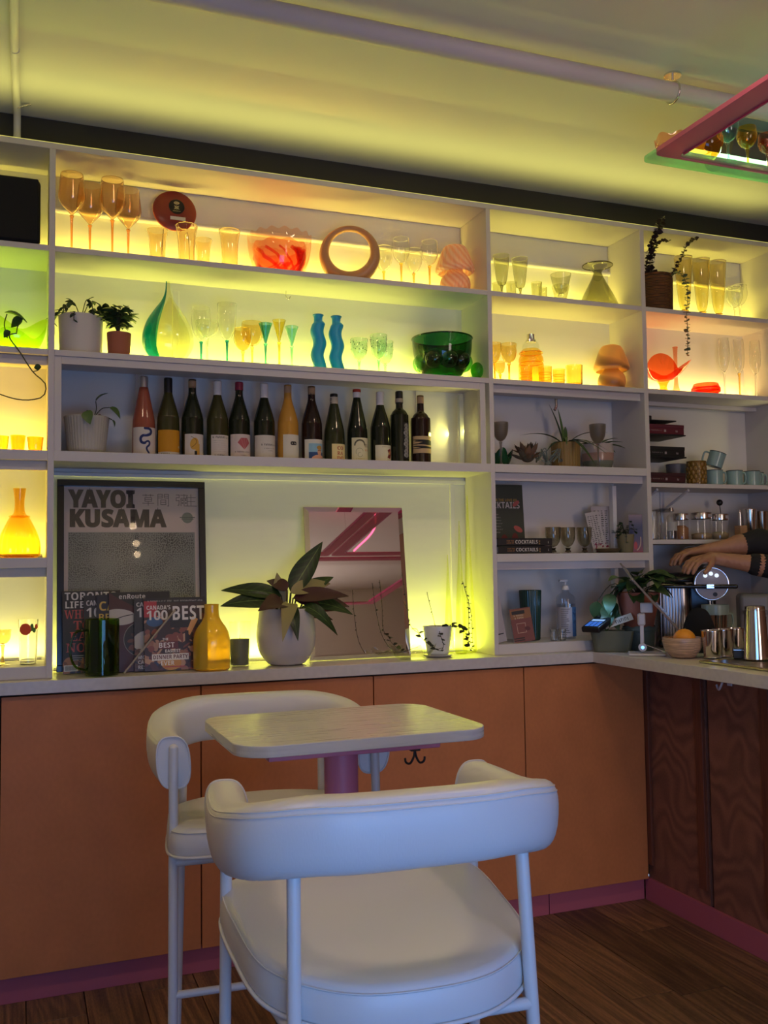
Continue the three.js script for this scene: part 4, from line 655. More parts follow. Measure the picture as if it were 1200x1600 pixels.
  wineBottle('dark wine bottle with a white and red neck and an arch drawn on its label', X[9], { glassMat: dk, prof: tall, H: 0.298, cap: M.paper, capH: 0.034, y0: 0.006, y1: 0.098, arc: 2.3, turn: 0.25, neckBand: [0.286, 0.298, (c) => { c.fillStyle = '#a8341f'; c.fillRect(0, 0, 256, 64); }], draw: (c, w, h) => { bg(c, w, h, '#d8cfa4'); c.strokeStyle = '#2b2820'; c.lineWidth = 26; c.setLineDash([16, 4]); c.beginPath(); c.arc(w * 0.36, h * 0.34, 86, Math.PI, 0); c.stroke(); c.setLineDash([]); c.lineWidth = 5; c.strokeStyle = '#6b7450'; c.beginPath(); c.arc(w * 0.34, h * 0.62, 60, 2.6, 6); c.stroke(); c.beginPath(); c.arc(w * 0.36, h * 0.74, 36, 0, 5); c.stroke(); text(c, '2022', w * 0.76, h * 0.4, 66, '#2b2820', 'normal', 'sans-serif', 'center', w * 0.4); marks(c, w * 0.76, h * 0.57, 120, 30, '#c46a3a'); marks(c, w * 0.38, h * 0.93, 150, 14, '#a08a3c'); } });
  wineBottle('dark wine bottle with a white banded capsule and a fox crest on its label', X[10], { glassMat: dk, H: 0.294, cap: M.paper, capH: 0.056, y0: 0.004, y1: 0.072, arc: 2.3, turn: 0.25, draw: (c, w, h) => { bg(c, w, h, '#d9d0ad'); c.fillStyle = '#7c2a22'; c.beginPath(); c.moveTo(w * 0.55, h * 0.3); c.lineTo(w * 0.74, h * 0.18); c.lineTo(w * 0.86, h * 0.5); c.lineTo(w * 0.72, h * 0.82); c.lineTo(w * 0.54, h * 0.74); c.lineTo(w * 0.62, h * 0.5); c.closePath(); c.fill(); c.fillStyle = '#c58a52'; c.beginPath(); c.ellipse(w * 0.7, h * 0.46, 22, 34, 0.4, 0, 7); c.fill(); marks(c, w * 0.5, h * 0.12, 150, 10, '#6e6144'); } });
  wineBottle('straight sided black wine bottle with silver vertical lettering', X[11], { glassMat: dk, prof: bord, cap: M.black, capH: 0.05, y0: 0.02, y1: 0.17, arc: 0.9, turn: 0.45, neckBand: [0.254, 0.27, (c) => { c.fillStyle = '#b3a58c'; c.fillRect(0, 0, 256, 64); c.fillStyle = '#8c3a26'; c.fillRect(150, 6, 40, 50); }], draw: (c, w, h) => { bg(c, w, h, '#0d0c0b'); c.fillStyle = '#8d8a84'; for (let i = 0; i < 9; i++) { c.beginPath(); c.ellipse(w * (0.5 + 0.05 * Math.sin(i * 2.3)), h * (0.1 + i * 0.1), w * (0.3 + 0.05 * (i % 3)), h * 0.064, 0, 0, 7); c.fill(); } for (let i = 0; i < 9; i++) marks(c, w * 0.5, h * (0.13 + i * 0.1), w * 0.42, h * 0.06, '#4a4844'); } });
  wineBottle('broad dark wine bottle with a tan label of black brush strokes', X[12], { glassMat: red, prof: bord.map(([r, y]) => [r * (y < 0.2 ? 1.1 : 1), y]), H: 0.288, cork: true, y0: 0.045, y1: 0.115, arc: 3, turn: 0.2, draw: (c, w, h) => { bg(c, w, h, '#b79a70'); c.fillStyle = '#15120f'; for (let i = 0; i < 16; i++) { c.beginPath(); c.ellipse(w * 0.5 + rr(-40, 60), h * (0.25 + 0.03 * i), w * rr(0.3, 0.5), rr(4, 13), rr(-0.12, 0.16), 0, 7); if (i < 9 || i > 12) c.fill(); } } });
}
{ // ribbed pot with a pothos at the left end of the bottle shelf
  const g = lathe([[0, 0.001], [0.062, 0.001], [0.066, 0.02], [0.078, 0.13], [0.08, 0.138], [0.074, 0.138], [0.07, 0.12], [0, 0.12]], 160), p = g.attributes.position;
  for (let i = 0; i < p.count; i++) { const r = Math.hypot(p.getX(i), p.getZ(i)); if (r > 0.06 && p.getY(i) < 0.134) { const a = Math.atan2(p.getZ(i), p.getX(i)), k = 1 + 0.012 * Math.cos(a * 40); p.setX(i, p.getX(i) * k); p.setZ(i, p.getZ(i) * k); } } g.computeVertexNormals();
  const t = thing('ribbed_pot', 'cream ribbed ceramic pot at the end of the bottle shelf', 'pot', [0.63, S3, -0.125]); mesh('pot', g, std(lin(0.46, 0.42, 0.35), 0.6), t);
  const q = thing('pothos_plant', 'pothos sprig with heart shaped leaves in the cream ribbed pot', 'plant', [0.63, S3 + 0.122, -0.125]);
  mesh('soil', cyl(0.065, 0.066, 0.012), M.soil, q); const bark = []; for (let i = 0; i < 26; i++) { const a = rr(0, 6.28), r = rr(0.02, 0.056); bark.push(new RoundedBoxGeometry(0.022, 0.006, 0.01, 1, 0.001).rotateY(rr(0, 3)).rotateZ(rr(-0.4, 0.4)).translate(Math.cos(a) * r, rr(0.013, 0.022), Math.sin(a) * r)); } mesh('bark_chips', merge(bark), std(lin(0.12, 0.04, 0.02), 0.9), q).userData.kind = 'stuff';
  for (const [pts, yaw, pit, s] of [[[[0.02, 0.01, 0.03], [0.03, 0.04, 0.04], [0.028, 0.07, 0.045]], -0.6, 0.9, 0.9], [[[0.02, 0.01, 0.03], [0.05, 0.045, 0.04], [0.075, 0.05, 0.045]], -0.2, -0.5, 0.95], [[[0.01, 0.01, 0.04], [0.0, 0.03, 0.07], [-0.005, 0.028, 0.085]], -1.5, -0.9, 0.95], [[[0.03, 0.01, 0], [0.06, 0.02, 0.02], [0.085, 0.008, 0.03]], 0, -0.9, 0.5]]) { mesh('stem', tube(pts, 0.0018, 10, 6), M.stem, q); placeLeaf(q, heartLeaf, M.leafLight, pts[2], yaw, pit, 0.5, s); }
}
// ---------------------------------------------------------------- alcove: poster, magazines, vessels, plants, mirror
function flatSheet(name, parent, w, h, tex, y0 = 0, z = 0, rough = 0.6) { return mesh(name, new THREE.PlaneGeometry(w, h).translate(0, y0 + h / 2, z), std(0xffffff, rough, { map: tex }), parent); }
{
  const t = thing('framed_poster', 'black framed poster with bold lettering over a field of small dots, leaning in the alcove', 'poster', [0.803, YC, -0.165]); 
  const W = 0.54, H = 0.7, f = 0.024, g = new THREE.Group(); 
  const lean = -0.085, place = (m) => { m.rotation.x = lean; return m; };
  for (const b of [rbox(-W / 2, W / 2, 0, f, -0.012, 0.012, 0.002), rbox(-W / 2, W / 2, H - f, H, -0.012, 0.012, 0.002), rbox(-W / 2, -W / 2 + f, f, H - f, -0.012, 0.012, 0.002), rbox(W / 2 - f, W / 2, f, H - f, -0.012, 0.012, 0.002)]) place(mesh('frame', b, std(lin(0.008, 0.008, 0.008), 0.22), t));
  place(mesh('backing', box(-W / 2 + 0.004, W / 2 - 0.004, 0.004, H - 0.004, -0.011, -0.006), M.dark, t));
  const tex = canvasTex(984, 1304, (c, w, h) => {
    c.fillStyle = '#c9b9b2'; c.fillRect(0, 0, w, h);
    c.fillStyle = '#221d20'; c.textAlign = 'left'; c.font = 'bold 172px sans-serif';
    const fat = (s, x, y, mw) => { c.lineWidth = 13; c.strokeStyle = '#221d20'; c.lineJoin = 'miter'; c.strokeText(s, x, y, mw); c.fillText(s, x, y, mw); };
    fat('YAYOI', 38, 150, 470); fat('KUSAMA', 32, 296, 730);
    c.strokeStyle = '#6d6360'; c.lineWidth = 5; c.lineCap = 'butt';
    const S = (x, y, k, strokes) => { for (const q of strokes) { c.beginPath(); q.forEach(([a, b], i) => (i ? c.lineTo(x + a * k, y + b * k) : c.moveTo(x + a * k, y + b * k))); c.stroke(); } };
    // four thin characters, drawn stroke by stroke
    S(560, 44, 0.95, [[[5, 14], [95, 14]], [[32, 4], [32, 24]], [[68, 4], [68, 24]], [[24, 32], [76, 32], [76, 62], [24, 62], [24, 32]], [[24, 47], [76, 47]], [[4, 78], [96, 78]], [[50, 62], [50, 100]]]);
    S(672, 44, 0.95, [[[8, 4], [8, 100]], [[8, 4], [42, 4], [42, 34], [8, 34]], [[8, 19], [42, 19]], [[58, 34], [92, 34]], [[58, 4], [92, 4], [92, 100], [82, 98]], [[58, 4], [58, 34]], [[58, 19], [92, 19]], [[30, 50], [70, 50], [70, 88], [30, 88], [30, 50]], [[30, 69], [70, 69]]]);
    S(812, 44, 0.95, [[[4, 8], [30, 8], [30, 30], [6, 30], [4, 54], [30, 54], [26, 94], [14, 92]], [[40, 10], [98, 10]], [[69, 0], [69, 100]], [[44, 34], [94, 34], [94, 98]], [[44, 34], [44, 98]], [[50, 44], [62, 56]], [[62, 44], [50, 56]], [[76, 44], [88, 56]], [[88, 44], [76, 56]], [[50, 68], [62, 80]], [[62, 68], [50, 80]], [[76, 68], [88, 80]], [[88, 68], [76, 80]]]);
    S(880, 44, 0.95, [[[26, 8], [8, 44]], [[20, 28], [92, 28]], [[18, 60], [86, 60]], [[2, 98], [100, 98]], [[52, 2], [52, 98]]]);
    c.fillStyle = '#707a72'; c.beginPath(); c.arc(900, 228, 42, 0, 7); c.fill(); c.fillStyle = '#4f5752'; c.fillRect(842, 222, 116, 6); c.fillRect(852, 236, 96, 4);
    c.fillStyle = '#7d8480'; c.fillRect(30, 340, w - 60, h - 380); c.fillStyle = '#23282a';
    let s2 = 11; const r2 = () => { s2 = (s2 * 1664525 + 1013904223) % 4294967296; return s2 / 4294967296; };
    for (let y = 352; y < h - 50; y += 13) for (let x = 40; x < w - 40; x += 13) { const k = noise(x * 0.006, y * 0.006, 4), R = 3.4 + 2.6 * k; c.beginPath(); c.arc(x + (r2() - 0.5) * 8 + k * 10, y + (r2() - 0.5) * 8, R, 0, 7); c.fill(); }
  });
  place(mesh('print', new THREE.PlaneGeometry(W - 2 * f, H - 2 * f).translate(0, H / 2, -0.0055), std(0xffffff, 0.7, { map: tex }), t));
  place(mesh('glazing', box(-W / 2 + f, W / 2 - f, f, H - f, -0.001, 0.001), glass(0.97, 0.97, 0.97, 0.02), t)); t.position.y += 0.0015;
}
function magazine(label, x, z, w, h, turn, lean, draw, roll = 0, th = 0.006) {
  const t = thing('magazine', label, 'magazine', [x, YC + 0.001, z], turn, 'magazines leaning on the poster'), tex = canvasTex(384, Math.round(384 * h / w), draw);
  const a = mesh('pages', box(-w / 2, w / 2, 0.0015, h, -th, -0.0006), M.paper, t), b = mesh('cover', box(-w / 2 - 0.0005, w / 2 + 0.0005, 0.0012, h + 0.0005, -0.0005, 0.0003), std(0x111111, 0.3), t);
  const c = mesh('cover_print', new THREE.PlaneGeometry(w, h).translate(0, h / 2 + 0.001, 0.0006), std(0xffffff, 0.3, { map: tex }), t);
  for (const m of [a, b, c]) m.rotation.set(-lean, 0, roll); return t;
}
{
  const food = (c, w, h, y0, seed0, pal) => { let s2 = seed0; const r2 = () => { s2 = (s2 * 1664525 + 1013904223) % 4294967296; return s2 / 4294967296; }; for (let i = 0; i < 110; i++) { c.fillStyle = pal[Math.floor(r2() * pal.length)]; c.beginPath(); c.ellipse(r2() * w, y0 + r2() * (h - y0), 6 + r2() * 36, 4 + r2() * 22, r2() * 3, 0, 7); c.fill(); } };
  const T = (c, s, x, y, px, col, mw, al = 'left', fam = 'sans-serif', wt = 'bold') => text(c, s, x, y, px, col, wt, fam, al, mw);
  magazine('black city magazine with stacked red headline words, leftmost of the row', 0.652, -0.098, 0.2, 0.292, 0.03, 0.15, (c, w, h) => { c.fillStyle = '#191618'; c.fillRect(0, 0, w, h); T(c, 'TORONTO', 12, 62, 74, '#c9c4c0', w * 0.98); T(c, 'LIFE', 12, 118, 66, '#c9c4c0'); ['WHERE', 'TO', 'EAT', 'NOW'].forEach((s, i) => T(c, s, 130, 190 + i * 76, 84, '#b8453f', 240, 'center', 'serif')); for (let i = 0; i < 4; i++) { c.fillStyle = '#9b948e'; c.fillRect(60, 440 + i * 14, 130 - 20 * (i % 2), 6); } food(c, w, h, h * 0.86, 5, ['#3a2218', '#7a4a2c', '#a56a40', '#2a1a14']); c.fillStyle = '#cfc9bf'; c.fillRect(6, h - 56, 90, 42); c.fillStyle = '#222'; for (let i = 0; i < 18; i++) c.fillRect(14 + i * 4.2, h - 50, 2, 30); });
  magazine('dark restaurant guide magazine with a white numeral, half hidden by the red city magazine', 0.722, -0.086, 0.2, 0.275, 0.0, 0.15, (c, w, h) => { c.fillStyle = '#26242a'; c.fillRect(0, 0, w, h); T(c, "CANADA'S", 16, 70, 48, '#cfcac6', 180); T(c, '100', 14, 150, 92, '#cfcac6'); T(c, 'BEST', 190, 150, 92, '#cfcac6', 180); food(c, w, h, h * 0.45, 9, ['#2c2a30', '#454049', '#5a4b42']); });
  magazine('navy magazine with golden headline letters, behind the green mug', 0.765, -0.074, 0.2, 0.277, 0.0, 0.15, (c, w, h) => { c.fillStyle = '#1c1c2c'; c.fillRect(0, 0, w, h); T(c, 'CANADA', 14, 110, 88, '#c9a64a', 350); T(c, 'BEST', 10, 180, 68, '#c9a64a', 200); food(c, w, h, h * 0.5, 3, ['#24202c', '#3a2f2a', '#1a1820']); });
  magazine('dark travel magazine with a bowl of food on a wine red cover', 0.815, -0.062, 0.215, 0.285, 0.0, 0.15, (c, w, h) => { c.fillStyle = '#45141c'; c.fillRect(0, 0, w, h); c.fillStyle = '#151314'; c.beginPath(); c.moveTo(60, 40); c.lineTo(w, 220); c.lineTo(w, 0); c.lineTo(0, 0); c.closePath(); c.fill(); T(c, 'enRoute', 60, 44, 42, '#c8c3bf'); c.fillStyle = '#bdb6ae'; c.beginPath(); c.ellipse(60, 160, 110, 52, 0.06, 0, 7); c.fill(); c.strokeStyle = '#2a2020'; c.lineWidth = 5; c.beginPath(); c.moveTo(30, 178); c.quadraticCurveTo(90, 150, 150, 146); c.stroke(); c.fillStyle = '#191414'; c.beginPath(); c.arc(w * 0.52, h * 0.6, 110, 0, 7); c.fill(); c.strokeStyle = '#8d857e'; c.lineWidth = 4; c.stroke(); food(c, w, h, h * 0.99, 3, ['#45141c']); for (let i = 0; i < 30; i++) { c.fillStyle = ['#6d3a26', '#8a5234', '#4a2a1c'][i % 3]; c.beginPath(); c.ellipse(w * 0.52 + rr(-70, 70), h * 0.6 + rr(-60, 60), 22, 12, rr(0, 3), 0, 7); c.fill(); } });
  magazine('grey magazine with a block headline at its foot, tucked behind the best-of issue', 0.893, -0.049, 0.2, 0.262, 0, 0.15, (c, w, h) => { c.fillStyle = '#272a33'; c.fillRect(0, 0, w, h); c.fillStyle = '#8d8884'; c.beginPath(); c.ellipse(w * 0.32, h * 0.14, 60, 60, 0, 0, 7); c.fill(); c.fillStyle = '#aaa6a3'; c.beginPath(); c.ellipse(w * 0.28, h * 0.6, 120, 80, 0, 0, 7); c.fill(); T(c, "CANADA'S", 14, 58, 40, '#d2cdca'); T(c, '100', 14, 132, 92, '#d2cdca'); food(c, w, h, h * 0.72, 21, ['#5a4038', '#7a5a4a', '#44342e']); ['MONTREAL', 'CANADA’S', 'RESTAURANT'].forEach((s, i) => T(c, s, 20, h - 84 + i * 34, 34, '#d2cdca', 200)); });
  magazine('food magazine with a big white title and a dinner party spread beside the carafe', 0.937, -0.034, 0.222, 0.262, 0.0, 0.14, (c, w, h) => {
    c.fillStyle = '#3a2724'; c.fillRect(0, 0, w, h); food(c, w, h, 110, 77, ['#6b3a34', '#a06a50', '#c79a78', '#54302c', '#8a4a3c', '#3a2420', '#b3846a', '#2c3a58']); c.fillStyle = '#1b1a1f'; c.fillRect(0, 0, w, 30); c.fillRect(160, 110, 170, 80); c.fillStyle = '#b02a38'; c.fillRect(0, 20, 78, 100); c.fillStyle = '#2d5a8c'; c.beginPath(); c.ellipse(64, 150, 50, 30, 0, 0, 7); c.fill();
    c.fillStyle = '#e0a15c'; c.beginPath(); c.moveTo(300, 120); c.lineTo(334, 140); c.lineTo(280, 240); c.lineTo(258, 220); c.fill(); marks(c, w / 2, 24, w * 0.88, 9, '#b8b2ae');
    T(c, "CANADA'S", 14, 74, 36, '#ded9d5', 150); T(c, '100', 12, 138, 82, '#ded9d5', 156); T(c, 'BEST', 168, 142, 122, '#e6e2de', 208);
    c.fillStyle = '#c98f3a'; c.beginPath(); c.ellipse(w * 0.42, h * 0.9, 62, 44, 0, 0, 7); c.fill(); c.fillStyle = '#2a1a18'; c.fillRect(250, 210, 22, 70); 
    c.fillStyle = '#6a2a2a'; c.fillRect(86, 274, 120, 46); T(c, 'THE', 128, 266, 20, '#efe9e2', 60, 'center'); T(c, 'BEST', 134, 312, 44, '#efe9e2', 120, 'center'); T(c, 'EASIEST', 172, 342, 26, '#efe9e2', 130, 'center'); c.fillStyle = '#e8e2d8'; c.fillRect(44, 350, 226, 40); T(c, 'DINNER PARTY', 157, 381, 34, '#5a2426', 214, 'center'); T(c, 'EVER', 138, 420, 36, '#efe9e2', 120, 'center'); c.fillStyle = '#b3343c'; c.fillRect(118, 428, 130, 5);
  });
  const s = thing('stirring_stick', 'slim beige stirring stick leaning against the magazines behind the green mug', 'stick', [0.75, YC + 0.003, 0.012]); mesh('stick', rod([0, 0.0025, 0], [0.18, 0.215, -0.032], 0.0036), std(lin(0.42, 0.36, 0.27), 0.4), s);
}
{ // green glass mug with handle
  const t = thing('glass_mug', 'dark green cylindrical glass mug with a thin handle in front of the magazines', 'mug', [0.677, YC, 0.0]), m = glass(0.34, 0.55, 0.08);
  mesh('body', lathe([[0, 0.001], [0.054, 0.001], [0.0575, 0.006], [0.0575, 0.193], [0.055, 0.195]], 56), m, t); mesh('inner_wall', lathe([[0, 0.014], [0.052, 0.014], [0.054, 0.02], [0.0545, 0.192]], 56), glass(0.6, 0.78, 0.3), t);
  mesh('handle', tube([[-0.056, 0.158, 0.012], [-0.085, 0.155, 0.02], [-0.104, 0.12, 0.024], [-0.106, 0.075, 0.024], [-0.088, 0.035, 0.02], [-0.057, 0.022, 0.012]], 0.0042, 40, 10), m, t);
}
{ // yellow carafe
  const t = thing('carafe', 'opaque yellow glass carafe with sloping shoulders', 'carafe', [1.058, YC, 0.0]);
  const m = new THREE.MeshPhysicalMaterial({ color: lin(0.92, 0.62, 0.05), roughness: 0.12, transmission: 0.4, thickness: 0, side: THREE.DoubleSide });
  mesh('body', lathe([[0, 0.001], [0.06, 0.001], ...smoothPts([[0.066, 0.008], [0.0665, 0.06], [0.066, 0.11], [0.056, 0.145], [0.034, 0.178], [0.0265, 0.2], [0.0255, 0.235]], 40)], 56), m, t); mesh('lip', new THREE.TorusGeometry(0.0255, 0.0012, 6, 40).rotateX(Math.PI / 2).translate(0, 0.235, 0), m, t);
}
{
  const t = thing('candle_jar', 'clear jar candle with grey green wax between the carafe and the white planter', 'candle', [1.18, YC, -0.09]);
  mesh('jar', lathe([[0, 0.001], [0.034, 0.001], [0.037, 0.01], [0.041, 0.165]], 40), M.clear, t); mesh('wax', lathe([[0, 0.004], [0.033, 0.004], [0.0365, 0.1], [0, 0.1]], 40), std(lin(0.16, 0.17, 0.13), 0.6), t); mesh('rim', new THREE.TorusGeometry(0.041, 0.0016, 6, 40).rotateX(Math.PI / 2).translate(0, 0.165, 0), M.clear, t); mesh('wick', rod([0, 0.1, 0], [0.002, 0.116, 0], 0.0008), M.black, t);
}
{ // rounded white planter with stromanthe
  const t = thing('round_planter', 'rounded off-white ceramic planter on the counter', 'pot', [1.352, YC, -0.06]);
  mesh('pot', lathe([[0, 0.001], [0.06, 0.001], ...smoothPts([[0.07, 0.006], [0.1, 0.045], [0.112, 0.1], [0.109, 0.15], [0.1, 0.205], [0.096, 0.21], [0.092, 0.204], [0.1, 0.15]], 44)], 64), M.ceramic, t); 
  const p = thing('stromanthe_plant', 'stromanthe with long dark green and wine red leaves in the rounded planter', 'plant', [1.352, YC + 0.17, -0.06]);
  mesh('soil', cyl(0.09, 0.09, 0.01), M.soil, p);
  const tx = (top) => dataTex(64, (u, v) => { const e = Math.abs(v - 0.5) * 2, mid = e < 0.06 ? 1 : 0, stripe = Math.sin(u * 40 + e * 9) > 0.55 ? 0.5 : 0; return top ? [26 + 60 * mid + 26 * stripe, 46 + 62 * mid + 34 * stripe, 20 + 34 * mid + 12 * stripe] : [66 + 50 * mid, 16 + 40 * mid, 26 + 20 * mid]; });
  const gm = std(0xffffff, 0.35, { map: tx(true) }), rm = std(lin(0.055, 0.008, 0.014), 0.45), ym = std(lin(0.3, 0.24, 0.1), 0.45);
  const lg = (L, W, bend) => { const g = leafGeo(L, W, bend, 0.22, 14, 0.9), n = g.attributes.position.count, uv = []; for (let i = 0; i < n; i++) uv.push(Math.floor(i / 3) / 14, (i % 3) / 2); g.setAttribute('uv', new THREE.Float32BufferAttribute(uv, 2)); return g; };
  // base point, yaw (0 = towards +x, -90deg = towards the room), pitch up, length, width, bend, upper face
  const leaves = [[0.02, 0.1, 0, 0.12, 0.98, 0.24, 0.075, 0.04, gm], [-0.02, 0.09, 0.01, 3.25, 0.26, 0.235, 0.06, 0.25, gm], [-0.05, 0.07, 0.03, 3.3, 0.12, 0.21, 0.065, 0.3, gm], [0.02, 0.08, 0.03, -0.35, 0.18, 0.22, 0.06, 0.25, rm], [0.03, 0.07, 0.03, -0.12, 0.08, 0.24, 0.06, 0.35, rm], [-0.02, 0.06, 0.06, -2.3, 0.35, 0.13, 0.075, 0.6, rm], [-0.02, 0.05, 0.0, 2.2, 1.45, 0.13, 0.05, 0.05, ym], [0.0, 0.06, 0.07, -1.9, 0.1, 0.16, 0.05, 0.9, ym], [0.05, 0.05, 0.06, -0.9, -0.1, 0.15, 0.05, 0.8, gm], [0.01, 0.1, 0.03, 0.1, 0.35, 0.2, 0.055, 0.3, ym], [0, 0.11, 0.02, 2.7, 0.75, 0.1, 0.05, 0.5, rm], [0.06, 0.06, 0.02, -0.5, 0.1, 0.2, 0.06, 0.5, gm], [-0.01, 0.05, 0.08, -1.6, -0.2, 0.13, 0.045, 0.8, gm], [0.04, 0.08, 0.0, 0.05, 0.6, 0.2, 0.055, 0.3, gm], [-0.04, 0.06, -0.02, 2.6, 0.3, 0.2, 0.055, 0.4, rm]];
  for (const [x, y, z, yaw, pit, L, W, bend, m] of leaves) { mesh('stem', tube([[x * 0.4, 0.005, z * 0.4], [x * 0.8, y * 0.6, z * 0.8], [x, y, z]], 0.0028, 10, 6), m === rm ? rm : M.stem, p); const roll = 0.95 * Math.cos(yaw) + (Math.abs(Math.cos(yaw)) < 0.5 ? 0.15 : 0); placeLeaf(p, lg(L, W * 1.15, bend), m, [x, y, z], yaw, pit, roll); placeLeaf(p, lg(L * 0.995, W * 1.13, bend), rm, [x, y - 0.0012, z - 0.0008], yaw, pit, roll, 1, 'leaf_underside'); }
}
{ // leaning bevelled mirror
  const t = thing('leaning_mirror', 'tall mirror without a frame leaning against the alcove wall', 'mirror', [1.678, YC + 0.001, -0.13]); const W = 0.425, H = 0.61, lean = -0.125, b = 0.02;
  const P = [[-W / 2, 0], [W / 2, 0], [W / 2, H], [-W / 2, H]], Q = [[-W / 2 + b, b], [W / 2 - b, b], [W / 2 - b, H - b], [-W / 2 + b, H - b]];
  const tri = (vs) => { const g = new THREE.BufferGeometry(); g.setAttribute('position', new THREE.Float32BufferAttribute(vs.flat(), 3)); g.computeVertexNormals(); return g; };
  const quad = (a, c, d, e) => [a, c, d, a, d, e], z0 = 0.0035, z1 = 0.006, mm = std(lin(0.82, 0.82, 0.82), 0.015, { metalness: 1 });
  const parts = [mesh('mirror_face', tri(quad([...Q[0], z1], [...Q[1], z1], [...Q[2], z1], [...Q[3], z1])), mm, t)];
  for (let i = 0; i < 4; i++) { const j = (i + 1) % 4; parts.push(mesh('bevel', tri(quad([...P[i], z0], [...P[j], z0], [...Q[j], z1], [...Q[i], z1])), mm, t)); }
  parts.push(mesh('backing', box(-W / 2, W / 2, 0, H, -0.002, 0.0034), std(lin(0.25, 0.24, 0.22), 0.6), t)); for (const m of parts) m.rotation.x = lean;
}
{ // small pot with trailing plant, glass dish, tall glass cones
  const t = thing('small_pot', 'small cream pot on a saucer in the lit corner of the alcove', 'pot', [1.985, YC, -0.07]);
  mesh('pot', lathe([[0, 0.006], [0.04, 0.006], [0.046, 0.02], [0.058, 0.1], [0.06, 0.122], [0.056, 0.122], [0.052, 0.1], [0, 0.1]], 48), M.ceramicWhite, t); mesh('saucer', lathe([[0, 0], [0.05, 0], [0.062, 0.008], [0.06, 0.009], [0, 0.005]], 40), M.ceramicWhite, t);
  const p = thing('string_vine', 'thin trailing vine with small dark leaves spilling from the small cream pot', 'plant', [1.985, YC + 0.1, -0.07]); mesh('soil', cyl(0.046, 0.047, 0.01, 0.001), M.soil, p);
  const dk = std(lin(0.022, 0.026, 0.012), 0.5), big = thick(leafGeo(0.026, 0.024, 0.15, 0.15, 6));
  const run = (pts, step, s, g = roundLeaf) => { mesh('stem', tube(pts, 0.0012, 40, 5), M.stem, p); const c = new THREE.CatmullRomCurve3(pts.map((q) => V(...q)), false, 'centripetal'), L = c.getLength(); for (let d = 0.01; d < L; d += step) { const q = c.getPointAt(Math.min(1, d / L)).toArray(), a = rr(0, 6.28); placeLeaf(p, g, dk, q, a, rr(-0.5, 0.6), rr(-0.9, 0.9), s * rr(0.7, 1.2)); } };
  run([[0, 0.015, 0.03], [0.03, 0.03, 0.07], [0.07, 0.01, 0.09], [0.09, -0.03, 0.09], [0.1, -0.07, 0.09]], 0.014, 0.95, big); run([[-0.01, 0.02, 0.03], [-0.02, -0.01, 0.07], [-0.01, -0.05, 0.075], [-0.03, -0.07, 0.09], [-0.07, -0.05, 0.1], [-0.11, -0.02, 0.1], [-0.13, 0.02, 0.09]], 0.016, 0.9, big);
  run([[0.02, 0.02, 0.03], [0.06, 0.02, 0.06], [0.1, 0.01, 0.07], [0.108, -0.04, 0.075], [0.115, -0.075, 0.075], [0.12, 0.0, 0.07], [0.12, 0.08, 0.06], [0.1, 0.17, 0.05], [0.092, 0.2, 0.05]], 0.017, 0.75); run([[0.02, 0.02, 0.03], [0.09, 0.015, 0.06], [0.1, -0.06, 0.07], [0.11, 0.02, 0.06], [0.115, 0.12, 0.05]], 0.02, 0.7);
  run([[-0.01, 0.02, 0], [-0.02, 0.06, 0], [-0.045, 0.14, 0.01], [-0.05, 0.16, 0.012]], 0.05, 0.4); run([[-0.12, 0.0, 0.09], [-0.15, 0.03, 0.08], [-0.158, 0.14, 0.05], [-0.165, 0.24, 0.03]], 0.02, 0.6); run([[-0.13, -0.05, 0.1], [-0.22, -0.065, 0.1], [-0.262, -0.02, 0.08], [-0.285, 0.1, 0.05], [-0.29, 0.2, 0.03]], 0.03, 0.5);
  const d = thing('glass_dish', 'rippled clear glass dish lying in front of the mirror', 'dish', [1.84, YC, 0.0]); mesh('dish', waveBowl(0.085, 0.04, 0.5, 5, 0, 90, 0.5, 1).scale(1, 1, 0.5), glass(0.82, 0.82, 0.72), d); mesh('base', cyl(0.05, 0.05, 0.004, 0.0005, 32).scale(1, 1, 0.5), M.clear, d);
  for (const [x, z, H, R, lab] of [[2.172, -0.16, 0.66, 0.03, 'tallest yellow green glass cone beside the post'], [2.115, -0.125, 0.55, 0.026, 'middle sized yellow green glass cone in the lit corner'], [2.09, -0.19, 0.41, 0.022, 'shortest yellow green glass cone nearest the small pot']]) { const q = thing('glass_cone', lab, 'ornament', [x, YC, z], 0, 'glass cones'); mesh('cone', lathe(smoothPts([[R * 0.9, 0.002], [R, 0.03], [R * 0.7, H * 0.35], [R * 0.32, H * 0.7], [0.002, H]], 30), 32), glass(0.93, 0.96, 0.6), q); mesh('base', cyl(R * 0.85, R * 0.88, 0.008, 0.0005, 24), glass(0.93, 0.96, 0.6), q); }
}
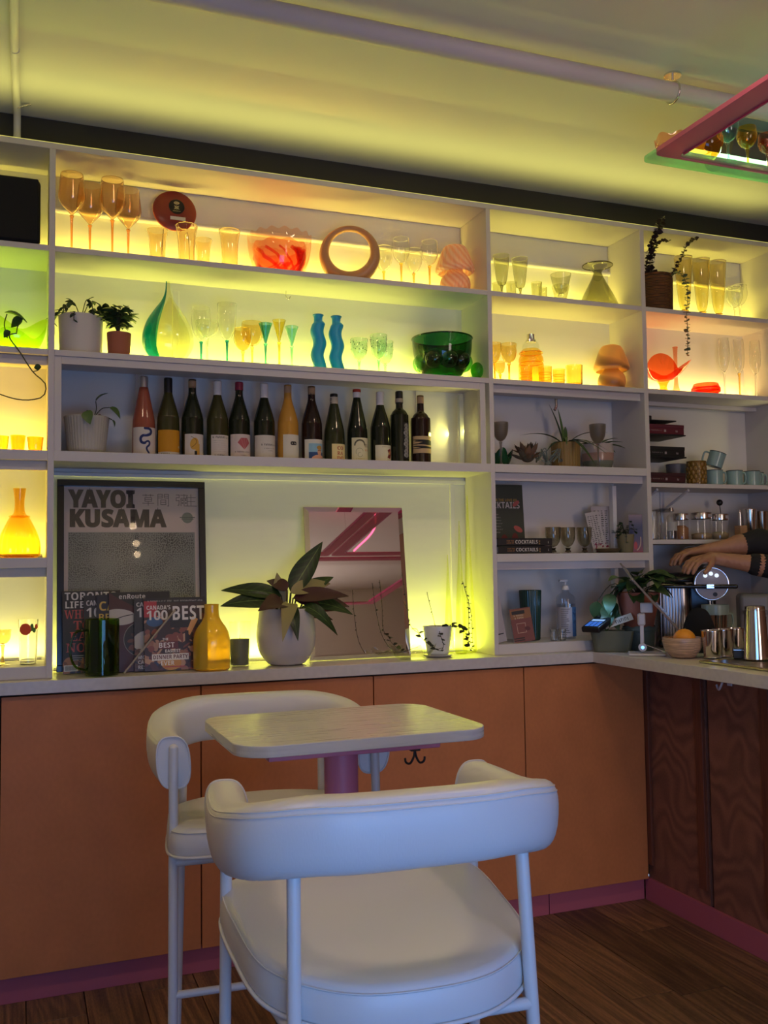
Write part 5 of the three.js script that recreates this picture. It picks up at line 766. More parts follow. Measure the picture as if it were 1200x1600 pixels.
// ---------------------------------------------------------------- second bay, dim shelves
goblet('milk_goblet', 'frosted white goblet beside the green glass bowl', [2.3, S3, -0.09], { H: 0.186, R: 0.034, hb: 0.08, shape: 'coupe', bowl: G.frost, foot: 0.03 });
goblet('milk_goblet', 'frosted white goblet in front of the banded pot', [2.752, S3, -0.045], { H: 0.19, R: 0.036, hb: 0.085, shape: 'coupe', bowl: G.frost, foot: 0.03 });
{
  const b = thing('leaf_bowl', 'dark green leaf shaped glass bowl half hidden by the post', 'bowl', [2.33, S3, -0.18]); mesh('bowl', waveBowl(0.062, 0.065, 0.3, 4, 0, 60, 0.5, 1), std(lin(0.01, 0.07, 0.025), 0.2, { side: THREE.DoubleSide }), b); mesh('base', cyl(0.028, 0.03, 0.004, 0, 24), std(lin(0.01, 0.07, 0.025), 0.2), b);
  const d = thing('dried_flower_head', 'dried brown flower head with curled petals on the dim shelf', 'dried flower', [2.43, S3 + 0.0015, -0.095]);
  const br = [std(lin(0.16, 0.09, 0.05), 0.8), std(lin(0.08, 0.06, 0.04), 0.8), std(lin(0.24, 0.13, 0.07), 0.8)], pt = thick(leafGeo(0.055, 0.03, -0.6, 0.5, 7), 0.0012);
  mesh('core', ball(0.026, [0, 0.045, 0], [1.2, 1, 1]), br[1], d); for (let i = 0; i < 44; i++) { const a = rr(0, 6.28); placeLeaf(d, pt, br[i % 3], [Math.cos(a) * 0.02, rr(0.03, 0.06), Math.sin(a) * 0.02], -a, rr(-0.3, 1.2), rr(-0.5, 0.5), rr(0.6, 0.85), 'petal'); }
  const e = thing('air_plant', 'silver air plant with curling tendrils beside the dried flower', 'plant', [2.525, S3 + 0.002, -0.09]), sm = std(lin(0.17, 0.2, 0.17), 0.8);
  mesh('heart', ball(0.014, [0, 0.016, 0]), sm, e); for (let i = 0; i < 16; i++) { const a = rr(0, 6.28), L = rr(0.045, 0.075); mesh('tendril', tube([[0, 0.016, 0], [Math.cos(a) * L * 0.5, rr(0.03, 0.07), Math.sin(a) * L * 0.4], [Math.cos(a) * L, rr(0.01, 0.09), Math.sin(a) * L * 0.6], [Math.cos(a + 0.5) * L * 1.1, rr(0.01, 0.08), Math.sin(a + 0.5) * L * 0.6]], 0.0022, 20, 5), sm, e); }
  const ribbed = (pts, n, amp) => { const g = lathe(pts, 120), p = g.attributes.position; for (let i = 0; i < p.count; i++) { const a = Math.atan2(p.getZ(i), p.getX(i)), k = 1 + amp * Math.cos(a * n); p.setX(i, p.getX(i) * k); p.setZ(i, p.getZ(i) * k); } g.computeVertexNormals(); return g; };
  const mp = thing('mustard_pot', 'mustard ribbed ceramic pot of the spider plant', 'pot', [2.635, S3, -0.12]); mesh('pot', ribbed([[0, 0.001], [0.056, 0.001], [0.061, 0.008], [0.063, 0.112], [0.06, 0.114], [0.056, 0.1], [0, 0.1]], 26, 0.014), std(lin(0.28, 0.17, 0.045), 0.6), mp);
  const sp = thing('spider_plant', 'spider plant with arching striped leaves in the mustard pot', 'plant', [2.635, S3 + 0.102, -0.12]); mesh('soil', cyl(0.052, 0.052, 0.006), M.soil, sp);
  const bl = (L, W, b) => thick(leafGeo(L, W, b, 0.3, 12)); for (const [yaw, pit, L, b] of [[3.0, 0.75, 0.2, 0.55], [-0.3, 0.9, 0.18, 0.6], [-1.2, 0.7, 0.16, 1.1], [0.2, 0.5, 0.17, 0.5], [2.0, 1.5, 0.17, 0.08], [-1.6, 0.6, 0.18, 1.25], [-0.8, 0.6, 0.17, 0.9], [3.6, 0.5, 0.13, 0.8], [1.0, 1.1, 0.16, 0.4], [-2.1, 0.8, 0.15, 1.0], [2.2, 1.35, 0.2, 0.1]]) placeLeaf(sp, bl(L, 0.018, b), rnd() > 0.4 ? M.leaf : M.leafLight, [Math.cos(yaw) * 0.01, 0.004, -Math.sin(yaw) * 0.01], yaw, pit);
  const band = thing('banded_pot', 'rounded glazed pot with pink and grey green bands', 'pot', [2.82, S3, -0.15]); const tx = canvasTex(16, 128, (c, w, h) => { c.fillStyle = '#b9aba3'; c.fillRect(0, 0, w, h); c.fillStyle = '#a88575'; c.fillRect(0, 44, w, 34); c.fillStyle = '#737869'; c.fillRect(0, 78, w, 50); }); tx.wrapS = THREE.RepeatWrapping;
  mesh('pot', lathe([[0, 0.001], [0.052, 0.001], ...smoothPts([[0.058, 0.006], [0.068, 0.04], [0.07, 0.08], [0.066, 0.118]], 24)], 48), std(0xffffff, 0.2, { map: tx, side: THREE.DoubleSide }), band);
  const lp = thing('leafy_plant', 'plant with a few pointed leaves in the banded pot', 'plant', [2.82, S3 + 0.1, -0.15]); mesh('soil', cyl(0.06, 0.062, 0.006), M.soil, lp); for (const [yaw, pit, L] of [[-0.2, 0.35, 0.135], [0.3, 0.25, 0.13], [2.9, 0.5, 0.1], [0.1, 0.75, 0.13], [-0.9, 0.5, 0.12]]) placeLeaf(lp, bl(L, 0.03, 0.35), M.leafLight, [0, 0.004, 0], yaw, pit);
}
{ // books, goblets, cards
  const up = thing('cookbook', 'green cocktail book standing upright against the back of the shelf', 'book', [2.345, S4 + 0.001, -0.185]);
  const tx = canvasTex(384, 512, (c, w, h) => { c.fillStyle = '#3d4234'; c.fillRect(0, 0, w, h); c.fillStyle = '#5a2a26'; c.fillRect(0, 0, 110, 60); text(c, 'FOR THE LOVE OF', 226, 124, 26, '#b08a3c', 'bold'); text(c, 'COCKTAILS', 196, 176, 66, '#c4bdb6', 'bold', 'sans-serif', 'center', 320); for (let i = 0; i < 7; i++) marks(c, 150, 226 + i * 22, [30, 70, 80, 100, 70, 100, 50][i], 8, '#a8a096'); c.fillStyle = '#b4564e'; c.beginPath(); c.ellipse(322, 140, 34, 16, -0.6, 0, 7); c.fill(); c.beginPath(); c.ellipse(330, 330, 40, 20, 0.5, 0, 7); c.fill(); c.fillStyle = '#6a2622'; c.beginPath(); c.ellipse(300, 400, 26, 42, 0, 0, 7); c.ellipse(210, 420, 30, 50, 0, 0, 7); c.fill(); });
  const b = [mesh('pages', box(-0.108, 0.108, 0.003, 0.297, -0.012, 0.01), M.paper, up), mesh('cover', rbox(-0.11, 0.11, 0, 0.3, 0.01, 0.013, 0.001, 1), std(lin(0.05, 0.055, 0.035), 0.5), up), mesh('cover', rbox(-0.11, 0.11, 0, 0.3, -0.015, -0.012, 0.001, 1), std(lin(0.05, 0.055, 0.035), 0.5), up), mesh('cover_print', new THREE.PlaneGeometry(0.22, 0.3).translate(0, 0.15, 0.0134), std(0xffffff, 0.5, { map: tx }), up)]; for (const m of b) m.rotation.x = -0.07;
  const sx = canvasTex(512, 64, (c, w, h) => { c.fillStyle = '#161312'; c.fillRect(0, 0, w, h); text(c, 'FOR THE', 80, 30, 20, '#a8703c', 'bold', 'sans-serif', 'left', 70); text(c, 'LOVE OF', 80, 50, 20, '#a8703c', 'bold', 'sans-serif', 'left', 70); text(c, 'COCKTAILS', 160, 49, 46, '#cfc6bb', 'bold', 'sans-serif', 'left', 216); marks(c, 398, 32, 26, 16, '#b58a4a'); marks(c, 398, 54, 26, 16, '#b58a4a'); marks(c, 478, 46, 10, 22, '#a8a098'); });
  for (const [y, lab, r] of [[0, 'bottom one of two black cocktail books lying flat', 0.0], [0.032, 'top one of two black cocktail books lying flat', -0.03]]) { const t = thing('cookbook', lab, 'book', [2.365, S4 + y + 0.0005, -0.075], r, 'cocktail books on the shelf'); mesh('pages', box(-0.128, 0.12, 0.003, 0.0275, -0.075, 0.066), M.paper, t); mesh('cover', merge([rbox(-0.13, 0.122, 0, 0.003, -0.077, 0.07, 0.001, 1), rbox(-0.13, 0.122, 0.0275, 0.0305, -0.077, 0.07, 0.001, 1), rbox(-0.13, 0.122, 0.0015, 0.029, 0.066, 0.07, 0.001, 1)]), std(lin(0.012, 0.01, 0.01), 0.45), t); mesh('spine_print', new THREE.PlaneGeometry(0.25, 0.028).translate(-0.004, 0.0153, 0.0705), std(0xffffff, 0.5, { map: sx }), t); }
  for (const [x, z, lab] of [[2.54, -0.085, 'beside the stacked books'], [2.622, -0.1, 'in the middle of three'], [2.7, -0.09, 'beside the printed cards']]) goblet('smoke_goblet', `smoke brown short stemmed goblet ${lab}`, [x, S4, z], { H: 0.112, R: 0.033, hb: 0.085, shape: 'tulip', bowl: glass(0.62, 0.6, 0.5), stem: glass(0.4, 0.36, 0.26), stemR: 0.006, group: 'smoke brown goblets' });
  const cd = canvasTex(160, 320, (c, w, h) => { c.fillStyle = '#bdb4b0'; c.fillRect(0, 0, w, h); c.fillStyle = '#55504e'; for (let i = 0; i < 16; i++) for (let k = 0; k < 4; k++) c.fillRect(20 + k * 32, 30 + i * 15, rr(8, 26), 6); c.fillStyle = '#8c2a4a'; for (let i = 0; i < 14; i++) { c.beginPath(); c.ellipse(rr(30, 130), rr(250, 315), 12, 6, rr(0, 3), 0, 7); c.fill(); } });
  for (const [x, z, r, h, w, lab] of [[2.8, -0.12, 0.18, 0.18, 0.06, 'narrow white printed card tilting in front of a larger one'], [2.83, -0.15, 0.0, 0.205, 0.085, 'larger white printed card standing behind a narrow one']]) { const t = thing('menu_card', lab, 'card', [x, S4 + 0.006, z], -0.3, 'printed cards'); const m = [mesh('card', box(-w / 2, w / 2, 0, h, -0.0005, 0.0005), M.paper, t), mesh('print', new THREE.PlaneGeometry(w, h).translate(0, h / 2, 0.0008), std(0xffffff, 0.7, { map: cd }), t)]; for (const q of m) q.rotation.set(-0.08, 0, r); }
  const dish = thing('trinket_dish', 'shallow brown dish at the foot of the printed cards', 'dish', [2.80, S4, -0.06]); mesh('dish', lathe([[0, 0.001], [0.04, 0.001], [0.056, 0.018], [0.054, 0.019], [0.038, 0.005], [0, 0.004]], 36), std(lin(0.12, 0.08, 0.04), 0.5), dish);
  const vp = thing('mini_pot', 'little olive pot overgrown by a thin vine', 'pot', [2.888, S4, -0.055]); mesh('pot', lathe([[0, 0.001], [0.03, 0.001], [0.038, 0.08], [0.034, 0.08], [0, 0.07]], 32), std(lin(0.2, 0.17, 0.08), 0.7), vp);
  const vn = thing('creeping_vine', 'thin tangled vine growing over the little olive pot', 'plant', [2.888, S4 + 0.075, -0.055]); for (let i = 0; i < 14; i++) { const a = rr(0, 6.28), R = rr(0.03, 0.05), e = rr(-0.04, 0.03), pts = [[0, 0, 0], [Math.cos(a) * R * 0.6, rr(0.02, 0.06), Math.sin(a) * R * 0.6], [Math.cos(a) * R, 0.012, Math.sin(a) * R], [Math.cos(a) * R * 1.05, e, Math.sin(a) * R * 1.05]]; mesh('stem', tube(pts, 0.0011, 16, 4), M.stem, vn); const c = new THREE.CatmullRomCurve3(pts.map((q) => V(...q))); for (let k = 0; k < 5; k++) placeLeaf(vn, roundLeaf, M.leaf, c.getPoint(0.3 + k * 0.17).toArray(), rr(0, 6), rr(-0.6, 0.6), 0, 1); }
  const pc = thing('picture_card', 'small blue and pink picture card leaning on the shelf side', 'card', [2.935, S4 + 0.001, -0.045]), px = canvasTex(128, 288, (c, w, h) => { const g = c.createLinearGradient(0, 0, 0, h); g.addColorStop(0, '#8c7480'); g.addColorStop(0.35, '#27345e'); g.addColorStop(0.6, '#3a3f68'); g.addColorStop(1, '#8a3a50'); c.fillStyle = g; c.fillRect(0, 0, w, h); c.fillStyle = '#b02a3a'; c.beginPath(); c.ellipse(60, 236, 16, 30, 0, 0, 7); c.fill(); c.strokeStyle = '#b99a86'; c.lineWidth = 9; c.beginPath(); c.moveTo(108, 170); c.quadraticCurveTo(116, 250, 70, 272); c.stroke(); });
  mesh('card', box(-0.03, 0.03, 0, 0.166, -0.002, 0), M.paper, pc); mesh('picture', new THREE.PlaneGeometry(0.06, 0.166).translate(0, 0.083, 0.0004), std(0xffffff, 0.45, { map: px }), pc); pc.rotation.y = -0.35;
}
{ // lowest shelf
  const w = thing('price_card', 'tall white card propped beside the post on the lowest shelf', 'card', [2.265, SB + 0.002, -0.06], 0.1), tx = canvasTex(128, 384, (c, ww, h) => { c.fillStyle = '#b5aaa8'; c.fillRect(0, 0, ww, h); c.fillStyle = '#2a2628'; c.fillRect(20, 150, 30, 8); c.fillRect(20, 215, 52, 9); c.fillRect(20, 310, 88, 9); });
  for (const m of [mesh('card', box(-0.032, 0.032, 0, 0.19, -0.001, 0), M.paper, w), mesh('print', new THREE.PlaneGeometry(0.064, 0.19).translate(0, 0.095, 0.0004), std(0xffffff, 0.7, { map: tx }), w)]) m.rotation.set(-0.05, 0, 0.16);
  const b = thing('pocket_book', 'small reddish pocket book tilted against the green ribbed vase', 'book', [2.37, SB + 0.003, -0.045], -0.15), bx = canvasTex(192, 288, (c, ww, h) => { c.fillStyle = '#7a4038'; c.fillRect(0, 0, ww, h); c.fillStyle = '#8c5a34'; c.fillRect(0, 10, ww, 80); c.fillStyle = '#181314'; c.fillRect(16, 20, 120, 30); marks(c, 76, 66, 90, 12, '#cbb89a'); marks(c, 76, 88, 80, 14, '#cbb89a'); c.strokeStyle = '#c7a38c'; c.lineWidth = 4; c.strokeRect(46, 130, 80, 80); c.fillStyle = '#5a1f24'; c.beginPath(); c.ellipse(140, 180, 26, 18, 0.3, 0, 7); c.fill(); c.fillStyle = '#241a18'; c.fillRect(0, 250, 100, 10); c.fillRect(0, 268, 100, 10); });
  for (const m of [mesh('pages', box(-0.045, 0.045, 0, 0.138, -0.012, -0.0005), M.paper, b), mesh('cover', box(-0.046, 0.046, 0, 0.139, -0.0005, 0.0005), std(lin(0.18, 0.06, 0.05), 0.5), b), mesh('cover_print', new THREE.PlaneGeometry(0.091, 0.139).translate(0, 0.0695, 0.0008), std(0xffffff, 0.5, { map: bx }), b)]) m.rotation.set(-0.1, 0, 0.12);
  const g = lathe([[0, 0.001], [0.036, 0.001], [0.039, 0.006], [0.047, 0.21], [0.0455, 0.213]], 160), p = g.attributes.position; for (let i = 0; i < p.count; i++) { const a = Math.atan2(p.getZ(i), p.getX(i)), k = 1 + 0.018 * Math.cos(a * 32); p.setX(i, p.getX(i) * k); p.setZ(i, p.getZ(i) * k); } g.computeVertexNormals();
  const v = thing('ribbed_vase', 'dark green ribbed glass vase on the lowest shelf', 'vase', [2.448, SB, -0.13]); mesh('body', g, std(lin(0.018, 0.05, 0.035), 0.15, { side: THREE.DoubleSide }), v); mesh('base', cyl(0.035, 0.035, 0.008, 0.0015, 32), std(lin(0.018, 0.05, 0.035), 0.2), v);
  const s = thing('pump_bottle', 'clear sanitizer pump bottle with a white and blue label', 'bottle', [2.61, SB, -0.11]); const lx = canvasTex(320, 256, (c, ww, h) => { c.fillStyle = '#a9a4a8'; c.fillRect(0, 0, ww, h); c.fillStyle = '#5a575c'; for (let i = 0; i < 14; i++) c.fillRect(70, 14 + i * 17, rr(60, 105), 6); c.fillStyle = '#3f6388'; c.fillRect(200, 0, 120, h); c.fillStyle = '#22405f'; for (let i = 0; i < 8; i++) { c.beginPath(); c.ellipse(rr(215, 300), rr(20, 230), 16, 8, rr(0, 3), 0, 7); c.fill(); } marks(c, 256, 140, 80, 24, '#14304c'); });
  mesh('body', lathe([[0, 0.001], [0.038, 0.001], ...smoothPts([[0.041, 0.006], [0.042, 0.05], [0.042, 0.16], [0.036, 0.185], [0.018, 0.2], [0.016, 0.212]], 30)], 40), glass(0.86, 0.88, 0.9), s); mesh('gel', lathe([[0, 0.004], [0.039, 0.004], [0.0395, 0.15], [0, 0.15]], 32), glass(0.86, 0.88, 0.92), s); mesh('label', new THREE.CylinderGeometry(0.0426, 0.0426, 0.125, 32, 1, true, -1.7, 2.9).translate(0, 0.075, 0), std(0xffffff, 0.5, { map: lx, side: THREE.DoubleSide }), s);
  mesh('collar', cyl(0.017, 0.013, 0.018, 0.211, 24), M.ceramicWhite, s); mesh('pump', merge([cyl(0.005, 0.005, 0.02, 0.228), rbox(-0.03, 0.01, 0.246, 0.256, -0.008, 0.008, 0.003)]), M.ceramicWhite, s);
  for (const [x, lab] of [[2.512, 'nearer the green ribbed vase'], [2.553, 'nearer the pump bottle']]) tumbler('shot_cup', `tiny clear shot cup ${lab}`, [x, SB, -0.05], { H: 0.048, R: 0.016, r: 0.014, mat: M.clear, group: 'tiny shot cups' });
}
// ---------------------------------------------------------------- third bay, dim shelves
const C3 = 1.767 + EPS, C4 = 1.517 + EPS;
{
  const tr = thing('paper_tray', 'three tier black desk tray holding flat boxes', 'tray', [3.11, C3, -0.125]); const tm = std(lin(0.012, 0.011, 0.012), 0.5), sl = std(lin(0.22, 0.2, 0.2), 0.5);
  const LV = [0, 0.118, 0.218]; for (const y of LV) mesh('tray', rbox(-0.105, 0.108, y, y + 0.006, -0.11, 0.085, 0.002), tm, tr); mesh('top_tray', rbox(-0.105, 0.07, 0.285, 0.29, -0.11, 0.07, 0.002), tm, tr);
  mesh('upright', box(-0.11, -0.104, 0, 0.29, -0.11, 0.06), sl, tr); for (const y of [0.006, 0.124, 0.224]) mesh('slope', box(-0.104, -0.03, y + 0.046, y + 0.049, -0.11, -0.08), sl, tr); mesh('knob', rbox(-0.06, -0.045, 0.29, 0.312, 0.03, 0.045, 0.003), M.black, tr);
  const bx = (bg) => canvasTex(256, 48, (c, w, h) => { c.fillStyle = bg; c.fillRect(0, 0, w, h); marks(c, 60, 24, 90, 9, '#9a8c8c'); c.fillStyle = '#9a8c8c'; c.fillRect(118, 12, 14, 20); marks(c, 210, 30, 22, 16, '#b0a4a4'); });
  [['#3a0f18', 'dark wine red flat box in the bottom desk tray', lin(0.04, 0.008, 0.012)], ['#0d0c0e', 'black flat box in the middle desk tray', lin(0.006, 0.006, 0.007)], ['#5a1224', 'bright wine red flat box in the top desk tray', lin(0.1, 0.01, 0.025)]].forEach(([bg, lab, col], i) => { const t = thing('gift_box', lab, 'box', [3.11, C3 + LV[i] + 0.0068, -0.115], 0, 'flat gift boxes'); mesh('box', rbox(-0.1, 0.102, 0, 0.042, -0.09, 0.07, 0.002), std(col, 0.5), t); mesh('lid', rbox(-0.101, 0.103, 0.028, 0.044, -0.091, 0.071, 0.002), std(col, 0.5), t); mesh('front_print', new THREE.PlaneGeometry(0.2, 0.026).translate(0, 0.014, 0.0706), std(0xffffff, 0.5, { map: bx(bg) }), t); });
  const gb = thing('grey_bowl', 'plain grey bowl between the desk tray and the amber tumbler', 'bowl', [3.262, C3, -0.17]); mesh('bowl', lathe([[0, 0.001], [0.025, 0.001], ...smoothPts([[0.03, 0.006], [0.042, 0.04], [0.048, 0.105]], 16), [0.045, 0.104], [0.036, 0.04], [0, 0.01]], 40), std(lin(0.16, 0.15, 0.16), 0.5), gb);
  const at = tumbler('textured_tumbler', 'amber glass tumbler with a knobbly diamond surface', [3.29, C3, -0.065], { H: 0.108, R: 0.044, r: 0.041, mat: std(lin(0.16, 0.085, 0.015), 0.12, { side: THREE.DoubleSide }) }); for (let i = 0; i < 5; i++) for (let j = 0; j < 12; j++) mesh('knob', ball(0.008, [0, 0, 0], [1, 1.4, 0.6], 8), std(lin(0.24, 0.13, 0.025), 0.12), at, [Math.sin((j + i % 2 * 0.5) / 12 * 6.283) * 0.0415, 0.016 + i * 0.019, Math.cos((j + i % 2 * 0.5) / 12 * 6.283) * 0.0415]).rotation.y = (j + i % 2 * 0.5) / 12 * 6.283;
  const en = std(lin(0.24, 0.36, 0.36), 0.2), rim = std(lin(0.02, 0.025, 0.03), 0.3);
  const mug = (lab, pos) => { const t = thing('enamel_mug', lab, 'mug', pos, 0, 'pale teal enamel mugs'); mesh('cup', lathe([[0, 0.001], [0.034, 0.001], [0.0365, 0.004], [0.0375, 0.07], [0.0355, 0.07], [0.035, 0.006], [0, 0.004]], 40), en, t); mesh('rim', new THREE.TorusGeometry(0.0372, 0.0018, 6, 40).rotateX(Math.PI / 2).translate(0, 0.07, 0), rim, t); mesh('handle', tube([[0.036, 0.06, 0.004], [0.054, 0.06, 0.008], [0.058, 0.035, 0.009], [0.052, 0.014, 0.008], [0.036, 0.012, 0.004]], 0.0042, 20, 8), en, t); return t; };
  mug('pale teal enamel mug under the tilted one', [3.395, C3, -0.07]); mug('pale teal enamel mug in the middle of the lower row', [3.51, C3, -0.07]); mug('pale teal enamel mug second from the end panel', [3.612, C3, -0.07]); mug('pale teal enamel mug nearest the end panel', [3.69, C3, -0.13]);
  const top = mug('pale teal enamel mug lying tilted on top of another', [3.372, C3 + 0.0795, -0.085]); top.rotation.set(0, 2.6, 0.32); top.position.set(3.392, C3 + 0.085, -0.07);
}
{ // jars and bar things
  for (const [x, z, lab] of [[3.035, -0.06, 'right beside the post'], [3.085, -0.11, 'set back behind another']]) tumbler('highball_glass', `clear highball glass ${lab}`, [x, C4, z], { H: 0.125, R: 0.027, r: 0.025, mat: M.clear, base: 0.012, group: 'clear highball glasses' });
  const b = thing('bitters_bottle', 'clear dropper bottle with a pale paper label', 'bottle', [3.135, C4, -0.055]); mesh('glass', lathe([[0, 0.001], [0.022, 0.001], ...smoothPts([[0.0235, 0.005], [0.0235, 0.09], [0.018, 0.105], [0.009, 0.115], [0.0085, 0.13]], 20)], 32), M.clear, b); mesh('label', new THREE.CylinderGeometry(0.024, 0.024, 0.04, 28, 1, true, -1.4, 2.8).translate(0, 0.06, 0), std(lin(0.4, 0.38, 0.36), 0.7, { side: THREE.DoubleSide }), b); mesh('stopper', cyl(0.01, 0.009, 0.016, 0.128), M.steel, b); mesh('liquid', cyl(0.021, 0.021, 0.04, 0.003), glass(0.7, 0.75, 0.9), b);
  const jar = (lab, x, z, R, H, fill, mat) => { const t = thing('storage_jar', lab, 'jar', [x, C4, z], 0, 'storage jars with metal lids'); mesh('glass', lathe([[0, 0.001], [R * 0.94, 0.001], [R, 0.006], [R, H * 0.72], [R * 0.94, H * 0.78]], 40), M.clear, t); mesh('lid', lathe([[R * 0.96, H * 0.76], [R * 1.0, H * 0.77], [R * 1.0, H * 0.98], [R * 0.95, H], [0, H]], 40), M.steel, t); mesh('contents', lathe([[0, 0.004], [R * 0.9, 0.004], [R * 0.94, fill * 0.9], [R * 0.5, fill * 1.1], [0, fill]], 32), mat, t); mesh('lid_label', new THREE.CylinderGeometry(R * 1.012, R * 1.012, H * 0.12, 24, 1, true, 0.0, 1.0).translate(0, H * 0.87, 0), std(lin(0.4, 0.38, 0.4), 0.6, { side: THREE.DoubleSide }), t); };
  jar('storage jar half full of dried orange slices', 3.215, -0.09, 0.034, 0.12, 0.06, std(lin(0.34, 0.15, 0.06), 0.8)); jar('wide storage jar with a little sand coloured sugar', 3.328, -0.09, 0.048, 0.126, 0.03, std(lin(0.36, 0.24, 0.14), 0.9)); jar('storage jar of pale nuts beside the wooden block', 3.43, -0.09, 0.043, 0.12, 0.034, std(lin(0.4, 0.3, 0.2), 0.9));
  const wb = thing('storage_jar', 'large clear jar with a raised glass lid behind the dried orange jar', 'jar', [3.19, C4, -0.185]); mesh('glass', lathe([[0, 0.001], [0.044, 0.001], [0.047, 0.006], [0.047, 0.12], [0.04, 0.13]], 40), M.clear, wb); mesh('lid', lathe([[0.042, 0.131], [0.05, 0.133], [0.05, 0.143], [0.02, 0.15], [0, 0.15]], 40), glass(0.6, 0.6, 0.6), wb);
  const w = thing('wooden_block', 'small pale wooden block holding a silver lighter', 'block', [3.528, C4, -0.06]); mesh('block', rbox(-0.02, 0.02, 0, 0.065, -0.02, 0.02, 0.002), std(lin(0.42, 0.24, 0.13), 0.7), w);
  const l = thing('lighter', 'slim silver lighter standing on the small wooden block', 'lighter', [3.525, C4 + 0.0655, -0.06]); mesh('barrel', cyl(0.008, 0.008, 0.06), M.steel, l); mesh('tip', cyl(0.006, 0.004, 0.014, 0.06), M.steel, l);
  const c = thing('steel_cup', 'tall brushed steel cup at the end of the jar shelf', 'cup', [3.62, C4, -0.1]); mesh('cup', lathe([[0, 0.001], [0.025, 0.001], [0.032, 0.14], [0.0335, 0.145], [0.031, 0.144], [0.024, 0.01], [0, 0.008]], 40), M.steel, c);
  const c2 = thing('steel_cup', 'amber tinted steel cup half hidden beside the end panel', 'cup', [3.7, C4, -0.11]); mesh('cup', lathe([[0, 0.001], [0.026, 0.001], [0.033, 0.135], [0.031, 0.135], [0.025, 0.01], [0, 0.008]], 40), std(lin(0.5, 0.36, 0.24), 0.25, { metalness: 1 }), c2);
  const k = thing('bar_spoon', 'long black ball ended bar spoon standing in a jar', 'spoon', [3.5, C4, -0.15]); mesh('ball', ball(0.015, [-0.012, 0.178, 0]), M.black, k); mesh('rod', rod([-0.012, 0.165, 0], [0.006, 0.002, 0.0], 0.002), M.black, k);
}
